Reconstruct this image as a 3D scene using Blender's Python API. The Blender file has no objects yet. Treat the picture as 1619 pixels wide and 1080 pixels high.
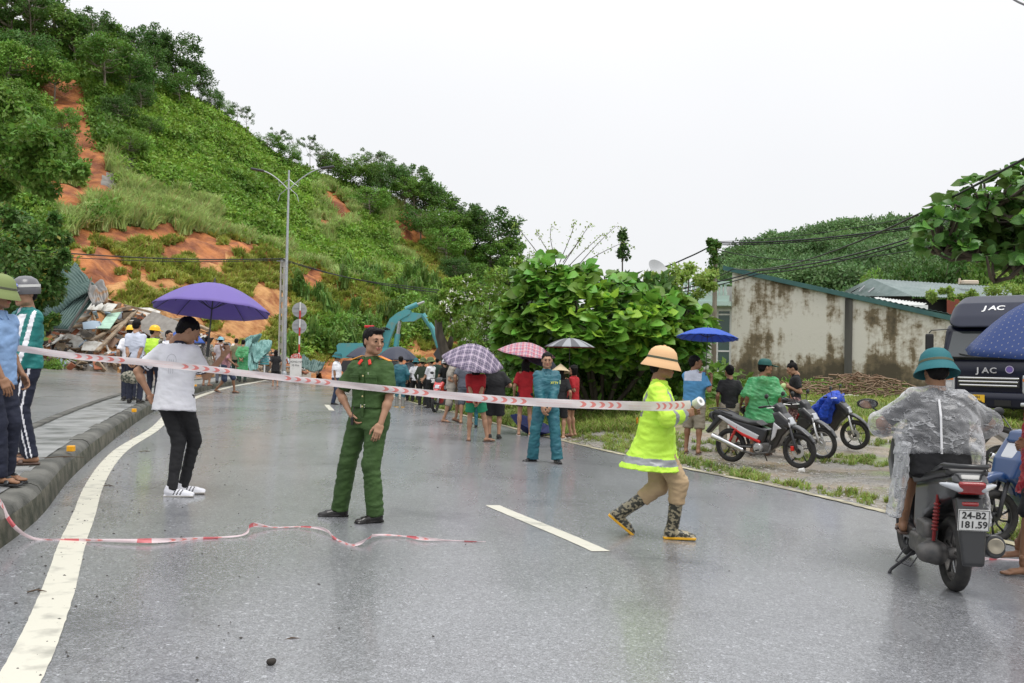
import bpy, math, random
import numpy as np
from mathutils import Vector, Matrix
R = math.radians
SC = bpy.context.scene
COL = SC.collection
rng = np.random.default_rng(7)
random.seed(7)
# ---------------------------------------------------------------- camera
FPX = 1500.0; W0 = 1619.0; H0 = 1080.0
CAM_Z = 1.45
PITCH, ROLL = R(1.22), R(1.15)
_F = np.array([0, math.cos(PITCH), math.sin(PITCH)])
_R0 = np.array([1.0, 0, 0]); _U0 = np.array([0, -math.sin(PITCH), math.cos(PITCH)])
_CR = math.cos(ROLL)*_R0 + math.sin(ROLL)*_U0
_CU = -math.sin(ROLL)*_R0 + math.cos(ROLL)*_U0
cam = bpy.data.cameras.new('camera'); camo = bpy.data.objects.new('camera', cam); COL.objects.link(camo)
cam.sensor_width = 36; cam.lens = 36*FPX/W0; cam.clip_start = .1; cam.clip_end = 3000
mw = Matrix.Identity(4)
for i in range(3):
    mw[i][0] = _CR[i]; mw[i][1] = _CU[i]; mw[i][2] = -_F[i]
mw[2][3] = CAM_Z
camo.matrix_world = mw
SC.camera = camo
SC.render.resolution_x, SC.render.resolution_y = 1024, 683
SC.view_settings.view_transform = 'Standard'; SC.view_settings.look = 'None'
SC.view_settings.exposure = 0.14; SC.view_settings.gamma = 1.0; SC.view_settings.use_curve_mapping = False
# ---------------------------------------------------------------- sky (overcast)
world = bpy.data.worlds.new('World'); SC.world = world; world.use_nodes = True
nt = world.node_tree; nt.nodes.clear()
wo = nt.nodes.new('ShaderNodeOutputWorld'); bg = nt.nodes.new('ShaderNodeBackground')
sky = nt.nodes.new('ShaderNodeTexSky'); sky.sky_type = 'NISHITA'; sky.sun_disc = False
SUN_EL, SUN_AZ = R(58), R(25)
sky.sun_elevation = SUN_EL; sky.sun_rotation = SUN_AZ
geo = nt.nodes.new('ShaderNodeTexCoord'); wn = nt.nodes.new('ShaderNodeTexNoise')
wn.inputs['Scale'].default_value = 1.6; wn.inputs['Detail'].default_value = 4
wr = nt.nodes.new('ShaderNodeValToRGB')
wr.color_ramp.elements[0].position = .3; wr.color_ramp.elements[0].color = (7.9, 7.98, 8.2, 1)
wr.color_ramp.elements[1].position = .75; wr.color_ramp.elements[1].color = (8.5, 8.52, 8.65, 1)
nt.links.new(geo.outputs['Generated'], wn.inputs['Vector']); nt.links.new(wn.outputs['Fac'], wr.inputs['Fac'])
wm = nt.nodes.new('ShaderNodeMixRGB'); wm.inputs['Fac'].default_value = .96
# an overcast sky brightens smoothly towards the zenith
sxz = nt.nodes.new('ShaderNodeSeparateXYZ'); nt.links.new(geo.outputs['Generated'], sxz.inputs[0])
zz = nt.nodes.new('ShaderNodeMath'); zz.operation = 'MULTIPLY'; nt.links.new(sxz.outputs[2], zz.inputs[0]); nt.links.new(sxz.outputs[2], zz.inputs[1])
zf = nt.nodes.new('ShaderNodeMath'); zf.operation = 'MULTIPLY_ADD'; zf.inputs[1].default_value = 1.1; zf.inputs[2].default_value = 1.0; nt.links.new(zz.outputs[0], zf.inputs[0])
sc_ = nt.nodes.new('ShaderNodeVectorMath'); sc_.operation = 'SCALE'; nt.links.new(wr.outputs[0], sc_.inputs[0]); nt.links.new(zf.outputs[0], sc_.inputs['Scale'])
nt.links.new(sky.outputs[0], wm.inputs[1]); nt.links.new(sc_.outputs[0], wm.inputs[2])
nt.links.new(wm.outputs[0], bg.inputs['Color']); bg.inputs['Strength'].default_value = .1
nt.links.new(bg.outputs[0], wo.inputs['Surface'])
sl = bpy.data.lights.new('sun', 'SUN'); sl.energy = 1.5; sl.angle = R(25); sl.color = (1, .97, .92)
so = bpy.data.objects.new('sun', sl); COL.objects.link(so)
_sd = Vector((math.sin(SUN_AZ)*math.cos(SUN_EL), -math.cos(SUN_AZ)*math.cos(SUN_EL)*.5, math.sin(SUN_EL)))
so.rotation_euler = _sd.to_track_quat('Z', 'Y').to_euler()
SC.cycles.max_bounces = 6; SC.cycles.transparent_max_bounces = 12
SC.cycles.diffuse_bounces = 3; SC.cycles.glossy_bounces = 3; SC.cycles.transmission_bounces = 4
SC.cycles.caustics_reflective = False; SC.cycles.caustics_refractive = False

def P(u, v, d):
    """world point seen at photo pixel (u, v), d metres deep"""
    return np.array([0, 0, CAM_Z]) + d*_F + _CR*((u-809.5)*d/FPX) - _CU*((v-540.0)*d/FPX)
def project(p):
    q = np.asarray(p, float) - np.array([0, 0, CAM_Z])
    d = q@_F
    return 809.5 + (q@_CR)/d*FPX, 540 - (q@_CU)/d*FPX, d
# ---------------------------------------------------------------- ground shape
YT = np.array([-12, -5, 0, 3, 5.9, 6.8, 9.2, 12.5, 17.9, 21.9, 34, 43, 57, 73, 95.])
XK = np.array([-1.1, -1.45, -1.95, -2.45, -3.19, -3.43, -4.28, -5.35, -7.0, -8.13, -10.9, -12.3, -14.2, -16.5, -20.])
YR = np.array([-12, -5, 0, 3, 8.6, 10.3, 12.3, 14.3, 19.4, 25.7, 36, 57, 73, 95])
XR = np.array([6.0, 5.8, 5.4, 5.2, 4.63, 4.2, 3.6, 2.77, 1.0, -.85, -3.9, -8.3, -11.5, -16])
def _smooth_interp(x, xs, ys):
    # Catmull-Rom-like monotone smoothing through the knots
    x = np.asarray(x, float); m = np.gradient(ys, xs)
    i = np.clip(np.searchsorted(xs, x)-1, 0, len(xs)-2); h = xs[i+1]-xs[i]
    t = np.clip((x-xs[i])/h, 0, 1); t2, t3 = t*t, t*t*t
    return (2*t3-3*t2+1)*ys[i]+(t3-2*t2+t)*h*m[i]+(-2*t3+3*t2)*ys[i+1]+(t3-t2)*h*m[i+1]
def xk(y): return _smooth_interp(y, YT, XK)
def xr(y): return _smooth_interp(y, YR, XR)
def sstep(a, b, x):
    t = np.clip((np.asarray(x, float)-a)/(b-a), 0, 1); return t*t*(3-2*t)
def gz(x, y):
    """height of the ground sheet (road surface, right verge, left carriageway)"""
    x = np.asarray(x, float); y = np.asarray(y, float)
    k, r = xk(y), xr(y)
    t = (x-k)/(r-k)
    road = -1.25 + (-1.57+1.25)*np.clip(t, 0, 1)
    left = np.minimum(np.maximum(k-x, 0)*.05, 1.1)
    right = -.05*sstep(0, .5, x-r) + (.38*sstep(16.5, 22, y) + .42*sstep(22, 36, y))*sstep(0, 4, x-r-.6)
    return CAM_Z + road + left + right
def G(u, v, extra=0.0):
    """where the view ray of photo pixel (u, v) meets the ground (raised by extra)"""
    lo, hi = 2.0, 120.0
    ds = np.linspace(lo, hi, 2400)
    pts = np.array([P(u, v, d) for d in ds[[0, -1]]])
    q = pts[0][None]+(pts[1]-pts[0])[None]*((ds-lo)/(hi-lo))[:, None]
    below = q[:, 2] < gz(q[:, 0], q[:, 1])+extra
    i = int(np.argmax(below)) if below.any() else len(ds)-1
    return q[i], ds[i]
# ---------------------------------------------------------------- noise
def _hash(ix, iy, iz, seed):
    n = (ix.astype(np.int64)*374761393 + iy.astype(np.int64)*668265263 + iz.astype(np.int64)*2147483647 + seed*1274126177) & 0x7fffffff
    n = ((n ^ (n >> 13))*1274126177) & 0x7fffffff
    return ((n ^ (n >> 16)) & 0xffff)/65535.0
def vnoise(x, y, z, seed=0):
    x, y, z = (np.asarray(a, float) for a in (x, y, z))
    x, y, z = np.broadcast_arrays(x, y, z)
    ix, iy, iz = np.floor(x), np.floor(y), np.floor(z)
    fx, fy, fz = x-ix, y-iy, z-iz
    fx, fy, fz = (f*f*(3-2*f) for f in (fx, fy, fz))
    r = 0
    for a in (0, 1):
        wx = fx if a else 1-fx
        for b in (0, 1):
            wy = fy if b else 1-fy
            for c in (0, 1):
                wz = fz if c else 1-fz
                r = r + wx*wy*wz*_hash(ix+a, iy+b, iz+c, seed)
    return r
def fbm(x, y, z=0., oct=4, seed=0):
    r, a, s = 0, .5, 1.
    for o in range(oct):
        r = r + a*(vnoise(x*s, y*s, z*s, seed+o)-.5); a *= .5; s *= 2.03
    return r*2
# ---------------------------------------------------------------- objects
def setp(o, label=None, cat=None, group=None, kind=None):
    if label: o['label'] = label
    if cat: o['category'] = cat
    if group: o['group'] = group
    if kind: o['kind'] = kind
    return o
def link(o, parent=None):
    COL.objects.link(o)
    if parent is not None: o.parent = parent
    return o
def empty(name, loc=(0, 0, 0), rz=0., label=None, cat=None, group=None):
    o = bpy.data.objects.new(name, None); o.empty_display_size = .2
    o.location = loc; o.rotation_euler = (0, 0, rz); COL.objects.link(o)
    return setp(o, label, cat, group)
def mk_mesh(name, V, Fs, mats=(), idx=None, smooth=True):
    me = bpy.data.meshes.new(name)
    V = np.asarray(V, np.float32).reshape(-1, 3)
    if isinstance(Fs, np.ndarray) and Fs.ndim == 2:
        nf, k = Fs.shape
        me.vertices.add(len(V)); me.vertices.foreach_set('co', V.ravel())
        me.loops.add(nf*k); me.loops.foreach_set('vertex_index', Fs.astype(np.int32).ravel())
        me.polygons.add(nf); me.polygons.foreach_set('loop_start', np.arange(0, nf*k, k, dtype=np.int32))
        try: me.polygons.foreach_set('loop_total', np.full(nf, k, np.int32))
        except Exception: pass
        me.update(calc_edges=True)
    else:
        me.from_pydata(V.tolist(), [], [list(map(int, f)) for f in Fs])
    n = len(me.polygons)
    me.polygons.foreach_set('use_smooth', np.full(n, bool(smooth)))
    for m in mats: me.materials.append(m)
    if idx is not None: me.polygons.foreach_set('material_index', np.asarray(idx, np.int32))
    me.update()
    return me
def obj(name, me, parent=None, loc=(0, 0, 0), rot=(0, 0, 0), sc=None):
    o = bpy.data.objects.new(name, me); o.location = loc; o.rotation_euler = rot
    if sc is not None: o.scale = sc if hasattr(sc, '__len__') else (sc, sc, sc)
    return link(o, parent)
def kids(o): return [c for c in bpy.data.objects if c.parent == o]
def copy_tree(o, parent=None):
    c = o.copy(); COL.objects.link(c); c.parent = parent
    for ch in list(o.children): copy_tree(ch, c)
    return c
class MB:
    """collects simple shapes into one mesh"""
    def __init__(s): s.V = []; s.F = []; s.I = []; s.n = 0
    def add(s, V, Fs, mi=0):
        V = np.asarray(V, float).reshape(-1, 3); s.V.append(V)
        s.F += [[int(i)+s.n for i in f] for f in Fs]; s.I += [mi]*len(Fs); s.n += len(V)
        return s
    def box(s, c, h, rot=None, mi=0, bev=0.):
        hx, hy, hz = h
        if bev <= 0:
            V = np.array([[x, y, z] for x in (-hx, hx) for y in (-hy, hy) for z in (-hz, hz)], float)
            Fs = [(0, 1, 3, 2), (4, 6, 7, 5), (0, 4, 5, 1), (2, 3, 7, 6), (0, 2, 6, 4), (1, 5, 7, 3)]
        else:
            b = min(bev, hx*.9, hy*.9, hz*.9); V = []; 
            for sx in (-1, 1):
                for sy in (-1, 1):
                    for sz in (-1, 1):
                        V += [[sx*hx, sy*(hy-b), sz*(hz-b)], [sx*(hx-b), sy*hy, sz*(hz-b)], [sx*(hx-b), sy*(hy-b), sz*hz]]
            V = np.array(V, float)
            def q(x, y, z, k): return ((x > 0)*4+(y > 0)*2+(z > 0))*3+k
            Fs = []
            for a in (-1, 1):
                Fs.append([q(a, -1, -1, 0), q(a, 1, -1, 0), q(a, 1, 1, 0), q(a, -1, 1, 0)][::a])
                Fs.append([q(-1, a, -1, 1), q(1, a, -1, 1), q(1, a, 1, 1), q(-1, a, 1, 1)][::-a])
                Fs.append([q(-1, -1, a, 2), q(1, -1, a, 2), q(1, 1, a, 2), q(-1, 1, a, 2)][::a])
            for a in (-1, 1):
                for g in (-1, 1):
                    Fs.append([q(a, g, -1, 0), q(a, g, -1, 1), q(a, g, 1, 1), q(a, g, 1, 0)][::-a*g])
                    Fs.append([q(a, -1, g, 0), q(a, -1, g, 2), q(a, 1, g, 2), q(a, 1, g, 0)][::a*g])
                    Fs.append([q(-1, a, g, 1), q(-1, a, g, 2), q(1, a, g, 2), q(1, a, g, 1)][::-a*g])
                    for e in (-1, 1):
                        Fs.append([q(a, g, e, 0), q(a, g, e, 1), q(a, g, e, 2)][::a*g*e])
        if rot is not None: V = V@np.array(rot, float).T
        return s.add(V+np.asarray(c, float), Fs, mi)
    def tube(s, pts, r, n=8, mi=0, cap=True):
        pts = np.asarray(pts, float); m = len(pts)
        r = np.full(m, r, float) if not hasattr(r, '__len__') else np.asarray(r, float)
        T = np.gradient(pts, axis=0); T /= np.linalg.norm(T, axis=1)[:, None]+1e-12
        ref = np.array([0, 0, 1.]) if abs(T[0][2]) < .9 else np.array([1., 0, 0])
        V = []; u = np.cross(T[0], ref); u /= np.linalg.norm(u)
        for i in range(m):
            u = u-T[i]*(u@T[i]); u /= np.linalg.norm(u)+1e-12; w = np.cross(T[i], u)
            for k in range(n):
                a = 2*math.pi*k/n; V.append(pts[i]+r[i]*(math.cos(a)*u+math.sin(a)*w))
        Fs = [(i*n+k, i*n+(k+1) % n, (i+1)*n+(k+1) % n, (i+1)*n+k) for i in range(m-1) for k in range(n)]
        if cap: Fs += [tuple(range(n))[::-1], tuple((m-1)*n+k for k in range(n))]
        return s.add(V, Fs, mi)
    def lathe(s, prof, c=(0, 0, 0), rot=None, n=24, mi=0, sx=1., sy=1.):
        """profile of (r, z) turned round z"""
        V = []; m = len(prof)
        for r, z in prof:
            for k in range(n):
                a = 2*math.pi*k/n; V.append([r*math.cos(a)*sx, r*math.sin(a)*sy, z])
        V = np.array(V)
        if rot is not None: V = V@np.array(rot, float).T
        Fs = [(i*n+k, i*n+(k+1) % n, (i+1)*n+(k+1) % n, (i+1)*n+k) for i in range(m-1) for k in range(n)]
        if prof[0] == prof[-1]: return s.add(V+np.asarray(c, float), Fs, mi)
        if prof[0][0] > 1e-6: Fs.append(tuple(range(n))[::-1])
        if prof[-1][0] > 1e-6: Fs.append(tuple((m-1)*n+k for k in range(n)))
        return s.add(V+np.asarray(c, float), Fs, mi)
    def prism(s, poly, h, frame=None, mi=0):
        """polygon (a, b) in a plane, extruded +-h along the third axis; frame = (origin, axisA, axisB, axisN)"""
        o, A, B, N = frame if frame else ((0, 0, 0), (1, 0, 0), (0, 0, 1), (0, 1, 0))
        o, A, B, N = (np.asarray(t, float) for t in (o, A, B, N))
        n = len(poly); V = [o+a*A+b*B-h*N for a, b in poly]+[o+a*A+b*B+h*N for a, b in poly]
        Fs = [tuple(range(n)), tuple(range(n, 2*n))[::-1]]+[(i, n+i, n+(i+1) % n, (i+1) % n) for i in range(n)]
        return s.add(V, Fs, mi)
    def build(s, name, mats, parent=None, smooth=False, **k):
        me = mk_mesh(name, np.concatenate(s.V), s.F, mats if isinstance(mats, (list, tuple)) else [mats], s.I, smooth)
        if smooth == 'auto':
            me.polygons.foreach_set('use_smooth', np.full(len(me.polygons), True))
            try: me.set_sharp_from_angle(angle=R(35))
            except Exception: pass
        return obj(name, me, parent, **k)
def rotm(ax, a):
    return np.array(Matrix.Rotation(a, 3, ax))
# ---------------------------------------------------------------- materials
def M(name, col, rough=.6, metal=0., col2=None, scale=6., lo=.35, hi=.65, detail=5., bump=0., bscale=30., bdist=.01, spec=.5,
      stretch=(1, 1, 1), trans=0., alpha=1., coat=0., rough2=None, rand=0., emis=None, sheen=0.):
    m = bpy.data.materials.new(name); m.use_nodes = True; n = m.node_tree; N = n.nodes; L = n.links
    b = N['Principled BSDF']
    b.inputs['Base Color'].default_value = (*col, 1); b.inputs['Roughness'].default_value = rough
    b.inputs['Metallic'].default_value = metal; b.inputs['Specular IOR Level'].default_value = spec
    if coat: b.inputs['Coat Weight'].default_value = coat; b.inputs['Coat Roughness'].default_value = .06
    tc = N.new('ShaderNodeTexCoord'); mp = N.new('ShaderNodeMapping'); mp.inputs['Scale'].default_value = stretch
    L.new(tc.outputs['Object'], mp.inputs['Vector'])
    last = None
    if col2 is not None:
        t = N.new('ShaderNodeTexNoise'); t.inputs['Scale'].default_value = scale; t.inputs['Detail'].default_value = detail
        L.new(mp.outputs[0], t.inputs['Vector'])
        cr = N.new('ShaderNodeValToRGB'); cr.color_ramp.elements[0].position = lo; cr.color_ramp.elements[1].position = hi
        cr.color_ramp.elements[0].color = (*col, 1); cr.color_ramp.elements[1].color = (*col2, 1)
        L.new(t.outputs['Fac'], cr.inputs['Fac']); last = cr.outputs[0]
        if rough2 is not None:
            mr = N.new('ShaderNodeMapRange'); mr.inputs['From Min'].default_value = lo; mr.inputs['From Max'].default_value = hi
            mr.inputs['To Min'].default_value = rough; mr.inputs['To Max'].default_value = rough2
            L.new(t.outputs['Fac'], mr.inputs['Value']); L.new(mr.outputs[0], b.inputs['Roughness'])
    if rand:
        oi = N.new('ShaderNodeObjectInfo'); hs = N.new('ShaderNodeHueSaturation')
        mr = N.new('ShaderNodeMapRange'); mr.inputs['To Min'].default_value = 1-rand; mr.inputs['To Max'].default_value = 1+rand
        L.new(oi.outputs['Random'], mr.inputs['Value']); L.new(mr.outputs[0], hs.inputs['Value'])
        mr2 = N.new('ShaderNodeMapRange'); mr2.inputs['To Min'].default_value = .5-rand*.06; mr2.inputs['To Max'].default_value = .5+rand*.06
        ml = N.new('ShaderNodeMath'); ml.operation = 'MULTIPLY'; ml.inputs[1].default_value = 7.31
        fr = N.new('ShaderNodeMath'); fr.operation = 'FRACT'
        L.new(oi.outputs['Random'], ml.inputs[0]); L.new(ml.outputs[0], fr.inputs[0]); L.new(fr.outputs[0], mr2.inputs['Value'])
        L.new(mr2.outputs[0], hs.inputs['Hue'])
        if last is not None: L.new(last, hs.inputs['Color'])
        else: hs.inputs['Color'].default_value = (*col, 1)
        last = hs.outputs[0]
    if last is not None: L.new(last, b.inputs['Base Color'])
    if bump:
        t = N.new('ShaderNodeTexNoise'); t.inputs['Scale'].default_value = bscale; t.inputs['Detail'].default_value = 4
        L.new(mp.outputs[0], t.inputs['Vector'])
        bp = N.new('ShaderNodeBump'); bp.inputs['Strength'].default_value = bump; bp.inputs['Distance'].default_value = bdist
        L.new(t.outputs['Fac'], bp.inputs['Height']); L.new(bp.outputs[0], b.inputs['Normal'])
    if sheen: b.inputs['Sheen Weight'].default_value = sheen
    out = N['Material Output']; cur = b.outputs[0]
    if trans:
        tr = N.new('ShaderNodeBsdfTranslucent'); mx = N.new('ShaderNodeMixShader'); mx.inputs[0].default_value = trans
        if last is not None: L.new(last, tr.inputs['Color'])
        else: tr.inputs['Color'].default_value = (*col, 1)
        L.new(cur, mx.inputs[1]); L.new(tr.outputs[0], mx.inputs[2]); cur = mx.outputs[0]
    if alpha < 1:
        tp = N.new('ShaderNodeBsdfTransparent'); mx = N.new('ShaderNodeMixShader'); mx.inputs[0].default_value = alpha
        L.new(tp.outputs[0], mx.inputs[1]); L.new(cur, mx.inputs[2]); cur = mx.outputs[0]
    L.new(cur, out.inputs['Surface'])
    return m
MAT = {}
def mm(name, *a, **k):
    if name not in MAT: MAT[name] = M(name, *a, **k)
    return MAT[name]
def text_obj(name, body, size, mat, parent, mtx, depth=.002, bold=False, align='CENTER'):
    cu = bpy.data.curves.new('t', 'FONT'); cu.body = body; cu.size = size; cu.extrude = depth; cu.align_x = align; cu.align_y = 'CENTER'
    cu.resolution_u = 3
    if bold: cu.offset = size*.022
    t = bpy.data.objects.new('t', cu); COL.objects.link(t)
    dg = bpy.context.evaluated_depsgraph_get()
    me = bpy.data.meshes.new_from_object(t.evaluated_get(dg))
    bpy.data.objects.remove(t)
    me.materials.clear(); me.materials.append(mat)
    o = obj(name, me, parent); o.matrix_local = mtx
    return o
def frame_m(o, X, Y, Z):
    m = Matrix.Identity(4)
    for i in range(3):
        m[i][0] = X[i]; m[i][1] = Y[i]; m[i][2] = Z[i]; m[i][3] = o[i]
    return m
# ---------------------------------------------------------------- signed-distance modelling
def smin(a, b, k):
    if k <= 0: return np.minimum(a, b)
    h = np.maximum(k-np.abs(a-b), 0)/k
    return np.minimum(a, b)-h*h*k*.25
class Field:
    def __init__(s): s.ops = []; s.mats = []
    def _a(s, fn, lo, hi, k, op): s.ops.append((fn, np.array(lo, float), np.array(hi, float), k, op)); return s
    def cone(s, a, b, ra, rb=None, k=.02, op='+', cuta=False, cutb=False, ax=None, f=1.):
        a = np.array(a, float); b = np.array(b, float); rb = ra if rb is None else rb
        ba = b-a; L = np.linalg.norm(ba)+1e-9; n = ba/L
        if ax is not None:
            ax = np.array(ax, float); ax = ax-n*(ax@n); ax /= np.linalg.norm(ax)+1e-9
        def fn(p):
            q = p-a; t = q@n; tc = np.clip(t/L, 0, 1); w = q-tc[..., None]*ba
            if ax is not None: w = w+((f-1)*(w@ax))[..., None]*ax
            d = np.linalg.norm(w, axis=-1)-(ra+(rb-ra)*tc)
            if cuta: d = np.maximum(d, -t)
            if cutb: d = np.maximum(d, t-L)
            return d
        r = max(ra, rb)*max(1, 1/f)
        return s._a(fn, np.minimum(a, b)-r, np.maximum(a, b)+r, k, op)
    def ell(s, c, r, Rm=None, k=.02, op='+'):
        c = np.array(c, float); r = np.array(r, float)*np.ones(3); Rm = np.eye(3) if Rm is None else np.array(Rm, float)
        def fn(p):
            q = (p-c)@Rm; k0 = np.linalg.norm(q/r, axis=-1); k1 = np.linalg.norm(q/(r*r), axis=-1)
            return k0*(k0-1)/(k1+1e-9)
        m = r.max() if Rm is not None else r
        return s._a(fn, c-m, c+m, k, op)
    def box(s, c, h, Rm=None, rd=.01, k=.0, op='+'):
        c = np.array(c, float); h = np.array(h, float); Rm = np.eye(3) if Rm is None else np.array(Rm, float)
        def fn(p):
            q = np.abs((p-c)@Rm)-(h-rd)
            return np.linalg.norm(np.maximum(q, 0), axis=-1)+np.minimum(q.max(-1), 0)-rd
        m = np.linalg.norm(h)
        return s._a(fn, c-m, c+m, k, op)
    def loft(s, tab, o=(0, 0, 0), Rm=None, n=2.3, k=.02, op='+', cap=(True, True)):
        """tab rows: z, rx, ry, cx, cy ; in frame (o, Rm)"""
        T = np.array([list(r)+[0.]*(5-len(r)) for r in tab], float); o = np.array(o, float); Rm = np.eye(3) if Rm is None else np.array(Rm, float)
        z0, z1 = T[0, 0], T[-1, 0]
        def fn(p):
            q = (p-o)@Rm; z = q[..., 2]
            zc = np.clip(z, z0, z1)
            g = [_smooth_interp(zc, T[:, 0], T[:, j]) for j in (1, 2, 3, 4)]
            x = np.abs(q[..., 0]-g[2])/g[0]; y = np.abs(q[..., 1]-g[3])/g[1]
            e = (x**n+y**n)**(1/n)
            d = (e-1)*np.minimum(g[0], g[1])
            return np.maximum(d, np.maximum(z0-z, z-z1))
        cor = np.array([[x, y, z] for z, rx, ry, cx, cy in T for x in (cx-rx, cx+rx) for y in (cy-ry, cy+ry)])@Rm.T+o
        return s._a(fn, cor.min(0), cor.max(0), k, op)
    def extr(s, poly, hw, o=(0, 0, 0), A=(1, 0, 0), B=(0, 0, 1), N=(0, 1, 0), rd=.02, k=0., op='+', taper=None):
        """rounded extrusion of polygon in plane (A, B), half width hw along N"""
        pl = np.array(poly, float); o, A, B, N = (np.array(t, float) for t in (o, A, B, N))
        def fn(p):
            q = p-o; a = q@A; b = q@B; w = np.abs(q@N)
            d = np.full(a.shape, 1e9); ins = np.zeros(a.shape, bool); m = len(pl)
            for i in range(m):
                p0, p1 = pl[i], pl[(i+1) % m]; e = p1-p0
                wa, wb = a-p0[0], b-p0[1]; t = np.clip((wa*e[0]+wb*e[1])/(e@e+1e-12), 0, 1)
                d = np.minimum(d, (wa-t*e[0])**2+(wb-t*e[1])**2)
                c = ((p0[1] > b) != (p1[1] > b)) & (a < e[0]*(b-p0[1])/(e[1]+1e-12)+p0[0])
                ins ^= c
            d = np.sqrt(d); d = np.where(ins, -d, d)+rd
            h = hw if taper is None else hw*taper(a, b)
            wy = w-h+rd
            return np.minimum(np.maximum(d, wy), 0)+np.sqrt(np.maximum(d, 0)**2+np.maximum(wy, 0)**2)-rd
        lo2, hi2 = pl.min(0), pl.max(0); m = hw*1.3
        cor = np.array([o+x*A+y*B+z*N for x in (lo2[0], hi2[0]) for y in (lo2[1], hi2[1]) for z in (-m, m)])
        return s._a(fn, cor.min(0), cor.max(0), k, op)
    def half(s, o, n):
        """keep the side opposite to the normal n"""
        o = np.array(o, float); n = np.array(n, float); n /= np.linalg.norm(n)
        return s._a(lambda p: (p-o)@n, (0, 0, 0), (0, 0, 0), 0, 'half')
    def shell(s, t): return s._a(t, (0, 0, 0), (0, 0, 0), 0, 'shell')
    def grid(s, res):
        add = [o for o in s.ops if o[4] == '+']
        lo = np.min([o[1] for o in add], 0)-3*res; hi = np.max([o[2] for o in add], 0)+3*res
        n = np.maximum(np.ceil((hi-lo)/res).astype(int)+1, 4)
        ax = [lo[i]+res*np.arange(n[i]) for i in range(3)]
        D = np.full(n, .2)
        for fn, l, h, k, op in s.ops:
            if op == 'shell':
                D = np.abs(D)-fn; continue
            if op == 'half':
                p = np.stack(np.meshgrid(*ax, indexing='ij'), -1); D = np.maximum(D, fn(p)); continue
            pad = k+3*res
            i0 = np.clip(((l-pad-lo)/res).astype(int), 0, n-1); i1 = np.clip(((h+pad-lo)/res).astype(int)+2, 0, n)
            sl_ = tuple(slice(i0[j], i1[j]) for j in range(3))
            if any(i1[j] <= i0[j] for j in range(3)): continue
            p = np.stack(np.meshgrid(*[ax[j][sl_[j]] for j in range(3)], indexing='ij'), -1)
            d = fn(p)
            if op == '+': D[sl_] = smin(D[sl_], d, k)
            elif op == '-': D[sl_] = -smin(-D[sl_], d, k)
            elif op == '&':
                E = np.full(n, .2); E[sl_] = d; D = np.maximum(D, E)
        return D, lo
    def mesh(s, res):
        D, lo = s.grid(res); return surf_nets(D, lo, res)
def surf_nets(D, lo, h):
    n = np.array(D.shape); ins = D < 0
    c = np.zeros(n-1, np.int8)
    for a in (0, 1):
        for b in (0, 1):
            for e in (0, 1):
                c += ins[a:n[0]-1+a, b:n[1]-1+b, e:n[2]-1+e]
    I = np.argwhere((c > 0) & (c < 8))
    if len(I) == 0: return np.zeros((0, 3)), np.zeros((0, 4), int)
    ids = np.full(n-1, -1, np.int64); ids[tuple(I.T)] = np.arange(len(I))
    acc = np.zeros((len(I), 3)); cnt = np.zeros(len(I))
    cs = [(a, b, e) for a in (0, 1) for b in (0, 1) for e in (0, 1)]
    val = {q: D[tuple((I+q).T)] for q in cs}
    for q in cs:
        for ax in range(3):
            if q[ax]: continue
            q2 = list(q); q2[ax] = 1; q2 = tuple(q2)
            a, b = val[q], val[q2]; m = (a < 0) != (b < 0)
            t = np.where(m, a/(a-b+1e-20), 0)
            pt = np.tile(np.array(q, float), (len(I), 1)); pt[:, ax] = t
            acc[m] += pt[m]; cnt[m] += 1
    V = (I+acc/cnt[:, None])*h+lo
    Fs = []
    for ax in range(3):
        o1, o2 = (ax+1) % 3, (ax+2) % 3
        s0 = [slice(None)]*3; s1 = [slice(None)]*3; s0[ax] = slice(0, -1); s1[ax] = slice(1, None)
        ch = ins[tuple(s0)] != ins[tuple(s1)]
        J = np.argwhere(ch); J = J[(J[:, o1] > 0) & (J[:, o2] > 0) & (J[:, o1] < n[o1]-1) & (J[:, o2] < n[o2]-1)]
        def cid(d1, d2):
            K = J.copy(); K[:, o1] += d1; K[:, o2] += d2; return ids[tuple(K.T)]
        q = np.stack([cid(-1, -1), cid(0, -1), cid(0, 0), cid(-1, 0)], 1)
        fl = ~ins[tuple(J.T)]
        q[fl] = q[fl][:, ::-1]
        Fs.append(q)
    return V, np.concatenate(Fs)
def vnormals(V, Fq):
    a = V[Fq[:, 2]]-V[Fq[:, 0]]; b = V[Fq[:, 3]]-V[Fq[:, 1]]; nn = np.cross(a, b)
    N = np.zeros_like(V)
    for j in range(4): np.add.at(N, Fq[:, j], nn)
    return N/(np.linalg.norm(N, axis=1)[:, None]+1e-12)
def relax(V, Fq, it=1):
    for _ in range(it):
        A = np.zeros_like(V); c = np.zeros(len(V))
        for j in range(4):
            np.add.at(A, Fq[:, j], V[Fq[:, (j+1) % 4]]+V[Fq[:, (j+3) % 4]]); np.add.at(c, Fq[:, j], 2)
        V = V*.5+.5*A/np.maximum(c, 1)[:, None]
    return V
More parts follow.
